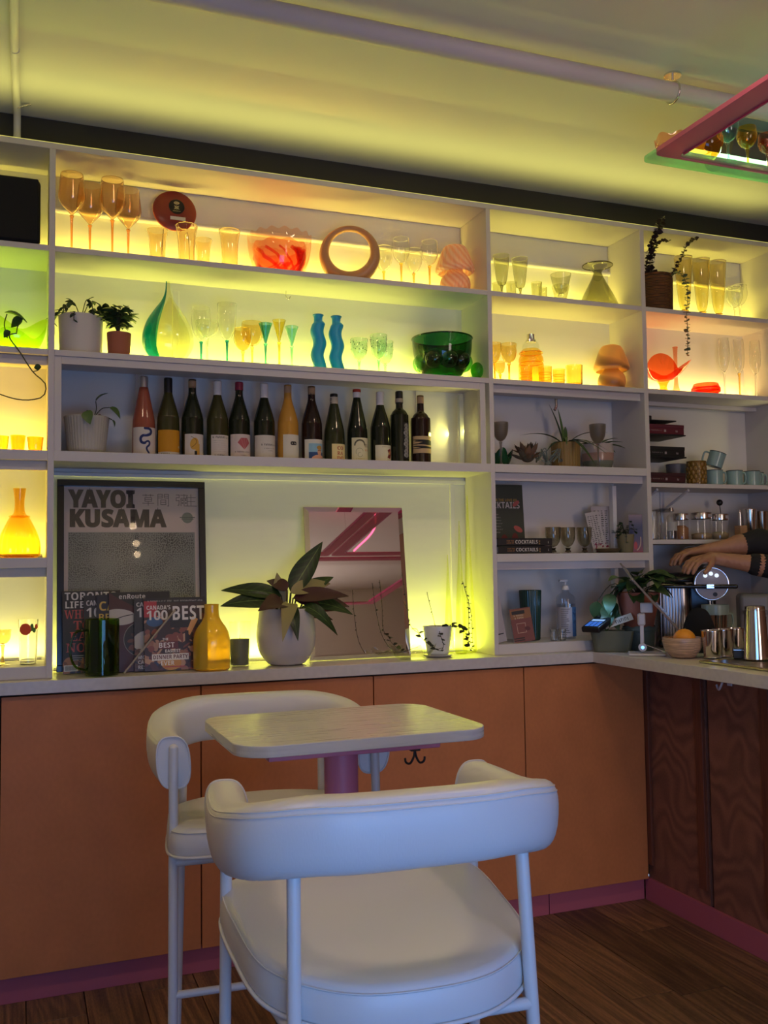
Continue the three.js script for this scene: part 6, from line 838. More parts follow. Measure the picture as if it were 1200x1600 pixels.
// ---------------------------------------------------------------- bar worktop
{
  const tr = thing('bar_caddy', 'tapered olive green plastic caddy on the worktop corner', 'caddy', [2.712, YC, 0.08], -0.6); const s = (w, d) => { const q = new THREE.Shape(), r = 0.018; q.moveTo(-w + r, -d); q.lineTo(w - r, -d); q.quadraticCurveTo(w, -d, w, -d + r); q.lineTo(w, d - r); q.quadraticCurveTo(w, d, w - r, d); q.lineTo(-w + r, d); q.quadraticCurveTo(-w, d, -w, d - r); q.lineTo(-w, -d + r); q.quadraticCurveTo(-w, -d, -w + r, -d); return q.getSpacedPoints(60); };
  const rows = [[0, 0.07, 0.035], [0.001, 0.074, 0.038], [0.086, 0.088, 0.046], [0.086, 0.085, 0.043], [0.004, 0.071, 0.035], [0.0045, 0.001, 0.001]], vs = [], ix = []; rows.forEach(([y, w, d]) => s(Math.max(w, 0.02), Math.max(d, 0.02)).slice(0, 60).forEach((p) => { const k = w < 0.02 ? 0.02 : 1; vs.push(p.x * k, y, p.y * k); })); for (let i = 0; i < rows.length - 1; i++) for (let j = 0; j < 60; j++) { const a = i * 60 + j, b = i * 60 + (j + 1) % 60; ix.push(a, a + 60, b, b, a + 60, b + 60); }
  const g = new THREE.BufferGeometry(); g.setAttribute('position', new THREE.Float32BufferAttribute(vs, 3)); g.setIndex(ix); g.computeVertexNormals(); mesh('tub', toCreasedNormals(g, 0.6), std(lin(0.12, 0.125, 0.07), 0.55, { side: THREE.DoubleSide }), tr);
  const ct = thing('card_terminal', 'black card terminal with a lit blue screen resting in the caddy', 'card terminal', [2.672, YC + 0.118, 0.052], -0.75); const scr = canvasTex(128, 160, (c, w, h) => { c.fillStyle = '#081428'; c.fillRect(0, 0, w, h); c.fillStyle = '#3f7df0'; for (let i = 0; i < 4; i++) for (let k = 0; k < 3; k++) c.fillRect(10 + k * 38, 60 + i * 24, 32, 18); c.fillStyle = '#9cc8ff'; c.fillRect(10, 10, 108, 34); });
  for (const m of [mesh('body', new RoundedBoxGeometry(0.085, 0.026, 0.17, 3, 0.008), M.black, ct), mesh('keypad_screen', new THREE.PlaneGeometry(0.07, 0.085).rotateX(-Math.PI / 2).translate(0, 0.0136, 0.035), new THREE.MeshStandardMaterial({ color: 0, emissive: 0xffffff, emissiveMap: scr, emissiveIntensity: 0.9 }), ct), mesh('upper_display', new THREE.PlaneGeometry(0.058, 0.045).rotateX(-Math.PI / 2).translate(0, 0.0136, -0.05), std(lin(0.05, 0.055, 0.065), 0.15), ct)]) { m.rotation.order = 'YXZ'; m.rotation.set(0.32, -0.35, 0); }
  const sc = new THREE.PointLight(lin(0.25, 0.5, 1), 0.02, 0); sc.position.set(2.66, YC + 0.18, 0.1); scene.add(sc);
  const rc = thing('receipt_printout', 'curled strip of printed receipt lying in the caddy', 'receipt', [2.735, YC + 0.125, 0.095], -0.6), rx = canvasTex(256, 64, (c, w, h) => { c.fillStyle = '#bcae9c'; c.fillRect(0, 0, w, h); marks(c, 128, 46, 170, 30, '#4a3a34'); }); for (const m of [mesh('strip', new THREE.BoxGeometry(0.12, 0.03, 0.0012), M.paper, rc), mesh('print', new THREE.PlaneGeometry(0.12, 0.03).translate(0, 0, 0.001), std(0xffffff, 0.7, { map: rx }), rc)]) m.rotation.set(-0.35, 0, 0.36);
  // tablet on a stand, seen along its edge
  const st = thing('tablet_stand', 'white counter stand with a hinged arm', 'stand', [2.735, YC, 0.27], -0.6), wm = std(lin(0.6, 0.56, 0.54), 0.35); mesh('base', rbox(-0.065, 0.075, 0, 0.008, -0.06, 0.06, 0.003), wm, st); mesh('pivot', new THREE.CylinderGeometry(0.016, 0.016, 0.018, 28).rotateX(Math.PI / 2).translate(-0.01, 0.03, 0.012), wm, st); mesh('pivot_cap', new THREE.CylinderGeometry(0.007, 0.007, 0.004, 20).rotateX(Math.PI / 2).translate(-0.01, 0.03, 0.023), M.steel, st); mesh('post', rbox(-0.018, -0.003, 0.02, 0.15, -0.004, 0.008, 0.003), wm, st); mesh('joint', rbox(-0.026, 0.004, 0.115, 0.165, -0.01, 0.014, 0.008), wm, st); mesh('mount', rbox(-0.014, 0.034, 0.166, 0.206, -0.018, 0.02, 0.005).rotateZ(0), wm, st); mesh('strut', rod([0.0, 0.04, 0.0], [0.075, 0.012, 0.02], 0.002), M.steel, st);
  const tb = thing('tablet', 'tablet computer seen edge on, held slanting on the white stand', 'tablet', [2.752, YC + 0.226, 0.29]); const up = V(-0.116, 0.112, -0.0).normalize(), side = V(0.6, 0.02, -0.8); side.addScaledVector(up, -side.dot(up)).normalize(); const nrm = side.clone().cross(up).normalize(), bas = new THREE.Matrix4().makeBasis(side, up, nrm);
  mesh('body', new RoundedBoxGeometry(0.19, 0.31, 0.008, 2, 0.003).applyMatrix4(bas), std(lin(0.4, 0.38, 0.37), 0.3, { metalness: 0.6 }), tb); const scrn = mesh('screen', new THREE.PlaneGeometry(0.17, 0.28).translate(0, 0, 0.0045).applyMatrix4(bas), std(lin(0.01, 0.01, 0.012), 0.08), tb);
  // planter, terracotta pot and its plant
  const pl = thing('scalloped_planter', 'grey green ceramic planter with a scalloped rim behind the tablet stand', 'pot', [2.85, YC, 0.075]), gm = std(lin(0.1, 0.13, 0.11), 0.45); mesh('pot', waveBowl(0.068, 0.1, 0.025, 9, 0, 90, 0.78, 0, (k) => 0.84 + 0.16 * k), gm.clone(), pl).material.side = THREE.DoubleSide; mesh('rim_band', lathe([[0.066, 0.078], [0.07, 0.08], [0.071, 0.09], [0.067, 0.092]], 48), gm, pl); mesh('base', cyl(0.057, 0.057, 0.004, 0.0006, 40), gm, pl);
  const tp = thing('terracotta_pot', 'large terracotta pot with broad leaves behind the tablet', 'pot', [2.85, YC + 0.006, 0.075]); mesh('pot', lathe([[0, 0.001], [0.04, 0.001], [0.092, 0.235], [0.087, 0.236], [0.08, 0.2], [0, 0.2]], 48), M.terracotta, tp);
  const pp = thing('broadleaf_plant', 'bushy plant with broad glossy green leaves in the large terracotta pot', 'plant', [2.85, YC + 0.2075, 0.075]); mesh('soil', cyl(0.074, 0.076, 0.012), M.soil, pp); const bl2 = thick(leafGeo(0.1, 0.062, 0.45, 0.3, 9));
  for (let i = 0; i < 34; i++) { const a = rr(-0.4, 3.5), R = rr(0.02, 0.09), h = rr(0.05, 0.13) - R * 0.35, e = [Math.cos(a) * R, h, Math.sin(a) * R]; mesh('stem', tube([[0, 0.01, 0], [e[0] * 0.5, h * 0.8, e[2] * 0.5], e], 0.002, 8, 5), M.stem, pp); placeLeaf(pp, bl2, rnd() > 0.45 ? M.leaf : M.leafLight, e, -a + rr(-0.6, 0.6), rr(-0.3, 0.7), rr(-0.5, 0.5), rr(0.7, 1.05)); }
  for (let i = 0; i < 9; i++) { const e = [rr(-0.16, -0.09), rr(-0.06, 0.05), rr(-0.07, 0.0)]; mesh('stem', tube([[0, 0.02, 0], [e[0] * 0.6, 0.07, e[2] * 0.6], e], 0.002, 10, 5), M.stem, pp); placeLeaf(pp, bl2, M.leaf, e, rr(3.6, 5), rr(-1.2, -0.5), rr(-0.4, 0.4), 0.9); }
}
{ // espresso machine, turned towards the guests
  const t = thing('espresso_machine', 'steel and black espresso machine with three lit buttons', 'coffee machine', [3.19, YC, 0.03], -0.62), bk = std(lin(0.01, 0.009, 0.009), 0.25);
  const sil = std(lin(0.5, 0.47, 0.46), 0.3, { metalness: 1 });
  mesh('body', new RoundedBoxGeometry(0.13, 0.25, 0.2, 5, 0.03).translate(-0.1, 0.155, -0.02), sil, t); for (let i = 0; i < 8; i++) mesh('rib', rod([-0.155 + i * 0.0125, 0.03, 0.081], [-0.155 + i * 0.0125, 0.262, 0.081], 0.0045), sil, t);
  mesh('base', new RoundedBoxGeometry(0.3, 0.035, 0.26, 4, 0.012).translate(-0.02, 0.0185, 0.01), bk, t);
  mesh('column', new RoundedBoxGeometry(0.12, 0.24, 0.12, 4, 0.02).translate(0.02, 0.15, -0.04), bk, t);
  mesh('hood', lathe(smoothPts([[0, 0.07], [0.06, 0.065], [0.11, 0.045], [0.125, 0.015], [0.12, 0]], 24).reverse(), 48).scale(1.05, 0.62, 0.85).translate(-0.06, 0.278, -0.02), bk, t);
  const ax = (g) => g.rotateX(Math.PI / 2); mesh('group_head', ax(new THREE.CylinderGeometry(0.072, 0.072, 0.12, 56)).translate(0.055, 0.272, 0.06), sil, t); mesh('face', ax(new THREE.CylinderGeometry(0.064, 0.068, 0.008, 56)).translate(0.055, 0.272, 0.123), std(lin(0.3, 0.26, 0.25), 0.5, { metalness: 0.7 }), t); mesh('chrome_ring', new THREE.TorusGeometry(0.068, 0.005, 10, 64).translate(0.055, 0.272, 0.12), M.chrome, t); mesh('spout_hole', ax(new THREE.CylinderGeometry(0.009, 0.009, 0.003, 20)).translate(0.068, 0.227, 0.128), M.black, t);
  for (const [x, y] of [[0.03, 0.307], [0.053, 0.315], [0.076, 0.307]]) mesh('lit_button_light', ax(new THREE.CylinderGeometry(0.0085, 0.0085, 0.004, 24)).translate(x, y, 0.129), new THREE.MeshStandardMaterial({ color: 0, emissive: lin(0.75, 0.85, 1), emissiveIntensity: 1.2 }), t);
  const bl = new THREE.PointLight(lin(0.7, 0.85, 1), 0.0006); bl.position.set(0.055, 0.31, 0.15); t.add(bl);
  mesh('lever', merge([rod([-0.16, 0.262, 0.14], [0.15, 0.26, 0.142], 0.0075, 0.0095), ball(0.0095, [0.15, 0.26, 0.142])]), std(lin(0.02, 0.018, 0.018), 0.15), t); mesh('lever_clasp', rbox(0.03, 0.065, 0.25, 0.272, 0.13, 0.15, 0.004), M.chrome, t); mesh('lever_tip', ball(0.01, [-0.16, 0.262, 0.14]), M.chrome, t);
  mesh('spout', merge([cyl(0.012, 0.016, 0.03, 0.2), cyl(0.003, 0.003, 0.03, 0.175)]).translate(0.05, 0, 0.07), M.chrome, t); mesh('drip_tray', rbox(-0.02, 0.13, 0.036, 0.044, 0.0, 0.13, 0.003), M.steel, t);
  const h = thing('hoop_strainer', 'round chrome hoop strainer standing on the espresso machine', 'strainer', [3.215, YC + 0.3175, -0.025], -0.62); mesh('hoop', new THREE.TorusGeometry(0.058, 0.003, 8, 56).translate(0, 0.061, 0), std(lin(0.3, 0.29, 0.28), 0.3, { metalness: 1 }), h); mesh('mesh_disc', new THREE.CylinderGeometry(0.056, 0.056, 0.001, 48).rotateX(Math.PI / 2).translate(0, 0.061, 0), new THREE.MeshPhysicalMaterial({ color: lin(0.3, 0.29, 0.27), transmission: 0.6, roughness: 0.6, thickness: 0 }), h);
  const gr = thing('coffee_grinder', 'pale grey coffee grinder beside the espresso machine', 'grinder', [3.5, YC, 0.03], -0.62); mesh('body', new RoundedBoxGeometry(0.13, 0.22, 0.16, 4, 0.02).translate(0, 0.111, 0), std(lin(0.3, 0.27, 0.26), 0.4), gr); mesh('chute', rbox(-0.05, 0.05, 0.13, 0.15, 0.08, 0.1, 0.004), std(lin(0.2, 0.18, 0.17), 0.4), gr); mesh('cup_recess', rbox(-0.045, 0.045, 0.03, 0.12, 0.0795, 0.082, 0.001, 1), M.black, gr);
}
{ // bowl of oranges, tins, shaker, mat
  const barSteel = std(lin(0.62, 0.57, 0.55), 0.1, { metalness: 1 });
  const bw = thing('fruit_bowl', 'turned wooden fruit bowl with pale streaks at the bar edge', 'bowl', [2.782, YC, 0.44]), wt = dataTex(128, (u, v) => { const k = 0.8 + 0.3 * noise(u * 4, v * 30, 3) + 0.1 * noise(u * 20, v * 60, 5); return [225 * k, 185 * k, 150 * k]; });
  mesh('bowl', lathe([[0, 0.001], [0.04, 0.001], ...smoothPts([[0.045, 0.004], [0.066, 0.03], [0.074, 0.06], [0.073, 0.078]], 20), [0.07, 0.078], [0.063, 0.035], [0.03, 0.01], [0, 0.009]], 56), std(0xffffff, 0.35, { map: wt }), bw);
  const om = std(lin(0.8, 0.3, 0.02), 0.45, { bumpMap: plasterBump, bumpScale: 0.0008 });
  for (const [x, y, z, r, lab] of [[0.004, 0.07, 0.008, 0.042, 'bright orange on top of the wooden bowl'], [-0.03, 0.05, -0.036, 0.026, 'orange at the back of the wooden bowl'], [0.034, 0.052, -0.034, 0.022, 'smaller orange tucked behind in the wooden bowl']]) { const o = thing('orange', lab, 'fruit', [2.782 + x, YC + y, 0.44 + z], 0, 'oranges in the bowl'); mesh('fruit', ball(r, [0, 0, 0], [1, 0.95, 1], 28), om, o); mesh('stem_end', ball(0.003, [0.004, r * 0.945, 0]), std(lin(0.1, 0.12, 0.03), 0.7), o); }
  const tin = (lab, x, z) => { const t = thing('steel_tumbler', lab, 'cup', [x, YC + 0.0035, z], 0, 'steel tumblers on the bar'); mesh('cup', lathe([[0, 0.001], [0.028, 0.001], [0.0305, 0.003], [0.039, 0.1], [0.0395, 0.104], [0.0375, 0.103], [0.029, 0.01], [0, 0.008]], 48), barSteel, t); mesh('foot_ring', new THREE.TorusGeometry(0.0305, 0.0025, 8, 48).rotateX(Math.PI / 2).translate(0, 0.003, 0), M.steel, t); };
  tin('polished steel tumbler beside the fruit bowl', 2.848, 0.528); tin('polished steel tumbler in the middle of the row', 2.925, 0.5); tin('polished steel tumbler behind the small black box', 3.0, 0.48);
  const sh = thing('cocktail_tin', 'tall polished steel cocktail shaker tin on the bar mat', 'shaker', [2.905, YC + 0.0082, 0.695]); mesh('tin', lathe([[0, 0], [0.045, 0], [0.0455, 0.004], [0.036, 0.18], [0.0355, 0.186], [0.035, 0.192], [0.0335, 0.194], [0, 0.194]], 56), barSteel, sh); mesh('seam_ring', new THREE.TorusGeometry(0.0362, 0.0012, 6, 48).rotateX(Math.PI / 2).translate(0, 0.18, 0), M.steel, sh);
  const mt = thing('bar_mat', 'brass edged steel bar mat along the worktop edge', 'mat', [2.86, YC, 0.92]); mesh('plate', rbox(-0.15, 0.17, 0, 0.006, -0.3, 0.4, 0.002), std(lin(0.35, 0.33, 0.28), 0.3, { metalness: 1 }), mt); for (let i = 0; i < 3; i++) mesh('edge_rib', rod([-0.148 + i * 0.008, 0.006, -0.298], [-0.148 + i * 0.008, 0.006, 0.398], 0.0022), M.brass, mt); mesh('edge_rib', rod([-0.148, 0.006, -0.298], [0.168, 0.006, -0.298], 0.0022), M.brass, mt);
  const bb = thing('black_box', 'little black box on the bar mat before the steel tumblers', 'box', [2.895, YC + 0.0087, 0.632], -0.6); mesh('box', rbox(-0.03, 0.03, 0, 0.036, -0.018, 0.018, 0.002), M.black, bb); mesh('lid_line', box(-0.0302, 0.0302, 0.03, 0.032, -0.0182, 0.0182), M.steel, bb);
  const nk = thing('folded_napkin', 'black folded cloth standing behind the steel tumblers', 'napkin', [2.985, YC, 0.29], -0.6); const ng = lathe(smoothPts([[0.075, 0], [0.07, 0.06], [0.056, 0.12], [0.035, 0.165], [0.012, 0.178], [0, 0.18]], 24), 40).scale(1, 1, 0.55); mesh('cloth', ng, std(lin(0.006, 0.006, 0.008), 0.9, { side: THREE.DoubleSide }), nk);
  const jc = thing('straw_cup', 'clear cup with a teal rim full of brown paper straws', 'cup', [3.12, YC, 0.23]); mesh('cup', lathe([[0, 0.001], [0.045, 0.001], [0.052, 0.17], [0.05, 0.17]], 40), M.clear, jc); mesh('rim_band', lathe([[0.0525, 0.145], [0.054, 0.146], [0.0555, 0.186], [0.053, 0.186], [0.052, 0.147]], 40), std(lin(0.25, 0.33, 0.3), 0.3), jc); const sm = std(lin(0.2, 0.09, 0.045), 0.7); for (let i = 0; i < 26; i++) { const a = rr(0, 6.28), r = Math.sqrt(rnd()) * 0.038; mesh('straw', rod([Math.cos(a) * r, 0.004, Math.sin(a) * r], [Math.cos(a) * r * 1.12, rr(0.15, 0.165), Math.sin(a) * r * 1.12], 0.0035, 0.0035, 8), sm, jc); } mesh('handle', tube([[0.054, 0.15, 0.01], [0.075, 0.145, 0.012], [0.078, 0.1, 0.012], [0.052, 0.08, 0.01]], 0.004, 16, 8), std(lin(0.25, 0.33, 0.3), 0.3), jc);
}
// ---------------------------------------------------------------- hanging pink rack with glasses
{
  const t = thing('hanging_rack', 'pink translucent acrylic rack with rounded openings hung from the ceiling on wires', 'rack', [0, 2.7, 0]);
  const tint = new THREE.MeshPhysicalMaterial({ color: lin(0.7, 0.17, 0.3), transmission: 0.4, thickness: 0, roughness: 0.25, side: THREE.DoubleSide }), mag = std(lin(0.42, 0.03, 0.13), 0.25);
  const rr4 = (x0, x1, z0, z1, r, hole) => { const s = hole ? new THREE.Path() : new THREE.Shape(); s.moveTo(x0 + r, z0); s.lineTo(x1 - r, z0); s.absarc(x1 - r, z0 + r, r, -Math.PI / 2, 0); s.lineTo(x1, z1 - r); s.absarc(x1 - r, z1 - r, r, 0, Math.PI / 2); s.lineTo(x0 + r, z1); s.absarc(x0 + r, z1 - r, r, Math.PI / 2, Math.PI); s.lineTo(x0, z0 + r); s.absarc(x0 + r, z0 + r, r, Math.PI, 1.5 * Math.PI); return s; };
  const panel = (x0, x1, z0, z1, holes) => {
    const s = rr4(x0, x1, z0, z1, 0.03); for (const h of holes) s.holes.push(rr4(...h, 0.035, true));
    const g = new THREE.ExtrudeGeometry(s, { depth: 0.014, bevelEnabled: false, curveSegments: 10 }).rotateX(Math.PI / 2).translate(0, 0.014, 0); mesh('panel', g, tint, t);
    for (const h of holes) for (const x of [h[0], h[1] - 0.006]) mesh('edge_lip', box(x, x + 0.006, -0.004, 0.018, h[2] + 0.035, h[3] - 0.035), mag, t);
  };
  panel(2.26, 3.08, 1.03, 4.42, [[2.345, 2.99, 1.036, 2.5], [2.345, 2.99, 2.6, 4.33]]); panel(3.1, 4.3, 1.03, 4.42, [[3.2, 4.2, 1.036, 2.5], [3.2, 4.2, 2.6, 4.33]]); panel(2.5, 4.3, 4.5, 6.6, [[2.6, 4.2, 4.6, 6.5]]);
  mesh('glass_shelf', new THREE.ExtrudeGeometry(rr4(2.262, 4.3, 0.965, 1.06, 0.03), { depth: 0.01, bevelEnabled: false, curveSegments: 10 }).rotateX(Math.PI / 2).translate(0, 0.012, 0).translate(0, 0.0025, 0), new THREE.MeshPhysicalMaterial({ color: lin(0.6, 0.95, 0.64), transmission: 0.75, thickness: 0, roughness: 0.08, side: THREE.DoubleSide }), t);
  for (const [x, z, x2 = x] of [[3.09, 1.2], [3.9, 1.2], [3.09, 3.9], [4.2, 3.9]]) mesh('wire', rod([x, 0.012, z], [x2, CEIL - 2.7, z], 0.0012, 0.0012, 6), M.steel, t);
  const gl = thing('led_tube', 'green LED tube over the glass shelf of the hanging rack', 'light tube', [3.25, 2.765, 0.98]); mesh('tube_light', rod([-0.9, 0, 0], [0.9, 0, 0], 0.007), new THREE.MeshStandardMaterial({ color: 0, emissive: lin(0.55, 1, 0.5), emissiveIntensity: 2.2 }), gl); for (const x of [-0.9, 0.9]) { mesh('end_cap', rod([x, 0, 0], [x * 1.01, 0, 0], 0.009), M.steel, gl); mesh('foot', rod([x, -0.007, 0], [x, -0.0485, 0.01], 0.002, 0.002, 6), M.steel, gl); }
  areaLight(lin(0.5, 1, 0.45), 26, 1.8, 0.016, [3.25, 2.758, 0.99], [3.25, 1.9, 1.4]);
  const nn = thing('neon_tube', 'pink neon tube curving over the hanging rack', 'light tube', [3.3, 2.8, 3.4]); mesh('neon', tube([[-0.5, 0, -0.9], [-0.2, 0, -0.2], [0.05, 0, 0.5], [0.1, 0, 1.2]], 0.008, 50, 10), new THREE.MeshStandardMaterial({ color: 0, emissive: lin(1, 0.1, 0.22), emissiveIntensity: 3.5 }), nn); for (const z of [-0.2, 0.5]) mesh('hanger', rod([z * 0.36 - 0.13, 0.007, z], [z * 0.36 - 0.13, CEIL - 2.8, z], 0.001, 0.001, 6), M.steel, nn);
  areaLight(lin(1, 0.16, 0.3), 9, 0.06, 1.6, [3.15, 2.83, 3.3], [3.15, 3.2, 3.3]); areaLight(lin(1, 0.16, 0.3), 6, 0.06, 1.0, [3.5, 2.83, 1.7], [3.5, 3.2, 1.7]);
  const n2 = thing('neon_tube', 'straight pink neon tube above the near end of the hanging rack', 'light tube', [3.5, 2.81, 1.7]); mesh('neon', rod([0, 0, -0.5], [0, 0, 0.5], 0.008), new THREE.MeshStandardMaterial({ color: 0, emissive: lin(1, 0.1, 0.22), emissiveIntensity: 3 }), n2); for (const z of [-0.45, 0.45]) mesh('hanger', rod([0, 0.007, z], [0, CEIL - 2.81, z], 0.001, 0.001, 6), M.steel, n2);
  const Y = 2.7152;
  const ob = thing('swirl_bowl', 'small coral swirled bowl on the rack corner', 'bowl', [2.34, Y, 1.02]); mesh('bowl', waveBowl(0.05, 0.055, 0.1, 5, 0, 60, 0.5, 0), glass(0.95, 0.5, 0.36, 0.11), ob); mesh('base', cyl(0.024, 0.024, 0.004, 0, 24), G.coral, ob);
  const ov = thing('globe_vase', 'round orange glass globe vase on the hanging rack', 'vase', [2.475, Y, 1.025]); mesh('globe', lathe(smoothPts([[0.025, 0.001], [0.048, 0.03], [0.055, 0.06], [0.046, 0.095], [0.03, 0.112], [0.034, 0.12]], 24), 40), G.orange, ov); mesh('base', cyl(0.025, 0.025, 0.004, 0, 24), G.amberDeep, ov);
  goblet('rack_goblet', 'pale blue goblet beside the orange globe vase on the rack', [2.56, Y, 1.03], { H: 0.16, R: 0.034, hb: 0.09, bowl: glass(0.7, 0.88, 0.92, 0.11) }); goblet('rack_goblet', 'yellow goblet on the hanging rack', [2.645, Y, 1.025], { H: 0.135, R: 0.03, hb: 0.07, bowl: glass(0.95, 0.82, 0.25, 0.11) }); goblet('rack_goblet', 'coral pink goblet on the hanging rack', [2.73, Y, 1.025], { H: 0.125, R: 0.028, hb: 0.065, bowl: glass(0.95, 0.6, 0.5, 0.11) });
  const du = thing('air_duct', 'dark grey round air duct on the ceiling behind the hanging rack', 'duct'); mesh('duct', rod([2.93, 3.02, 0.56], [5.55, 3.02, 0.56], 0.085, 0.085, 40), std(lin(0.1, 0.095, 0.09), 0.5), du); for (const x of [3.4, 4.2]) mesh('collar', rod([x, 3.02, 0.56], [x + 0.03, 3.02, 0.56], 0.089, 0.089, 40), std(lin(0.08, 0.075, 0.07), 0.5), du);
}
// ---------------------------------------------------------------- warm track spots over the window seats
{
  const t = thing('track_light', 'black ceiling track with three warm bulbs above the window seats', 'lamp', [1.18, 0, 3.1]); mesh('track', rbox(-0.02, 0.02, 2.62, 2.645, -0.35, 0.4, 0.004), M.black, t);
  for (const z of [-0.3, 0.35]) mesh('rod', rod([0, 2.645, z], [0, CEIL, z], 0.004), M.black, t);
  const em = new THREE.MeshStandardMaterial({ color: 0, emissive: lin(1, 0.72, 0.42), emissiveIntensity: 6 });
  for (const [x, y, z] of [[-0.005, 2.31, 0.02], [0.022, 2.19, 0.06], [0.035, 2.12, 0.12]]) { mesh('cord', rod([x, y + 0.06, z], [0, 2.63, z], 0.0025), M.black, t); mesh('socket', cyl(0.016, 0.012, 0.05, y + 0.022).translate(x, 0, z), M.black, t); mesh('bulb', ball(0.024, [x, y, z]), em, t); const l = new THREE.PointLight(lin(1, 0.72, 0.46), 0.11); l.position.set(x, y, z); l.shadow.radius = 1.2; l.castShadow = true; t.add(l); }
}
// ---------------------------------------------------------------- person behind the bar, hands on the espresso machine
function fieldMesh(dist, lo, hi, cell) {   // mesh of a distance field; the grid is a cube round the box
  const size = Math.max(hi[0] - lo[0], hi[1] - lo[1], hi[2] - lo[2]) / 2 + cell * 2, c = [0, 1, 2].map((k) => (lo[k] + hi[k]) / 2), res = Math.ceil(size * 2 / cell);
  const mc = new MarchingCubes(res, undefined, false, false, 300000); mc.isolation = 0; const h = res / 2;
  for (let k = 0; k < res; k++) for (let j = 0; j < res; j++) for (let i = 0; i < res; i++) mc.field[i + j * res + k * res * res] = -dist(c[0] + (i - h) / h * size, c[1] + (j - h) / h * size, c[2] + (k - h) / h * size) * 10;
  mc.update(); const n = mc.count, g = new THREE.BufferGeometry(), p = new Float32Array(n * 3);
  for (let i = 0; i < n; i++) for (let a = 0; a < 3; a++) p[i * 3 + a] = c[a] + mc.positionArray[i * 3 + a] * size;
  g.setAttribute('position', new THREE.BufferAttribute(p, 3)); const m = mergeVertices(g, cell * 0.02); m.computeVertexNormals(); return m;
}
function bonesField(bones, k = 0.02) {   // bones: [a, b, ra, rb]
  const B = bones.map(([a, b, ra, rb]) => ({ a, d: [b[0] - a[0], b[1] - a[1], b[2] - a[2]], ra, rb })); for (const q of B) q.l = q.d[0] ** 2 + q.d[1] ** 2 + q.d[2] ** 2 || 1e-9;
  return (x, y, z) => { let r = 1e3; for (const q of B) { const px = x - q.a[0], py = y - q.a[1], pz = z - q.a[2], t = Math.max(0, Math.min(1, (px * q.d[0] + py * q.d[1] + pz * q.d[2]) / q.l)), s = Math.hypot(px - q.d[0] * t, py - q.d[1] * t, pz - q.d[2] * t) - (q.ra + (q.rb - q.ra) * t); const h = Math.max(0, Math.min(1, 0.5 + 0.5 * (r - s) / k)); r = r * (1 - h) + s * h - k * h * (1 - h); } return r; };
}
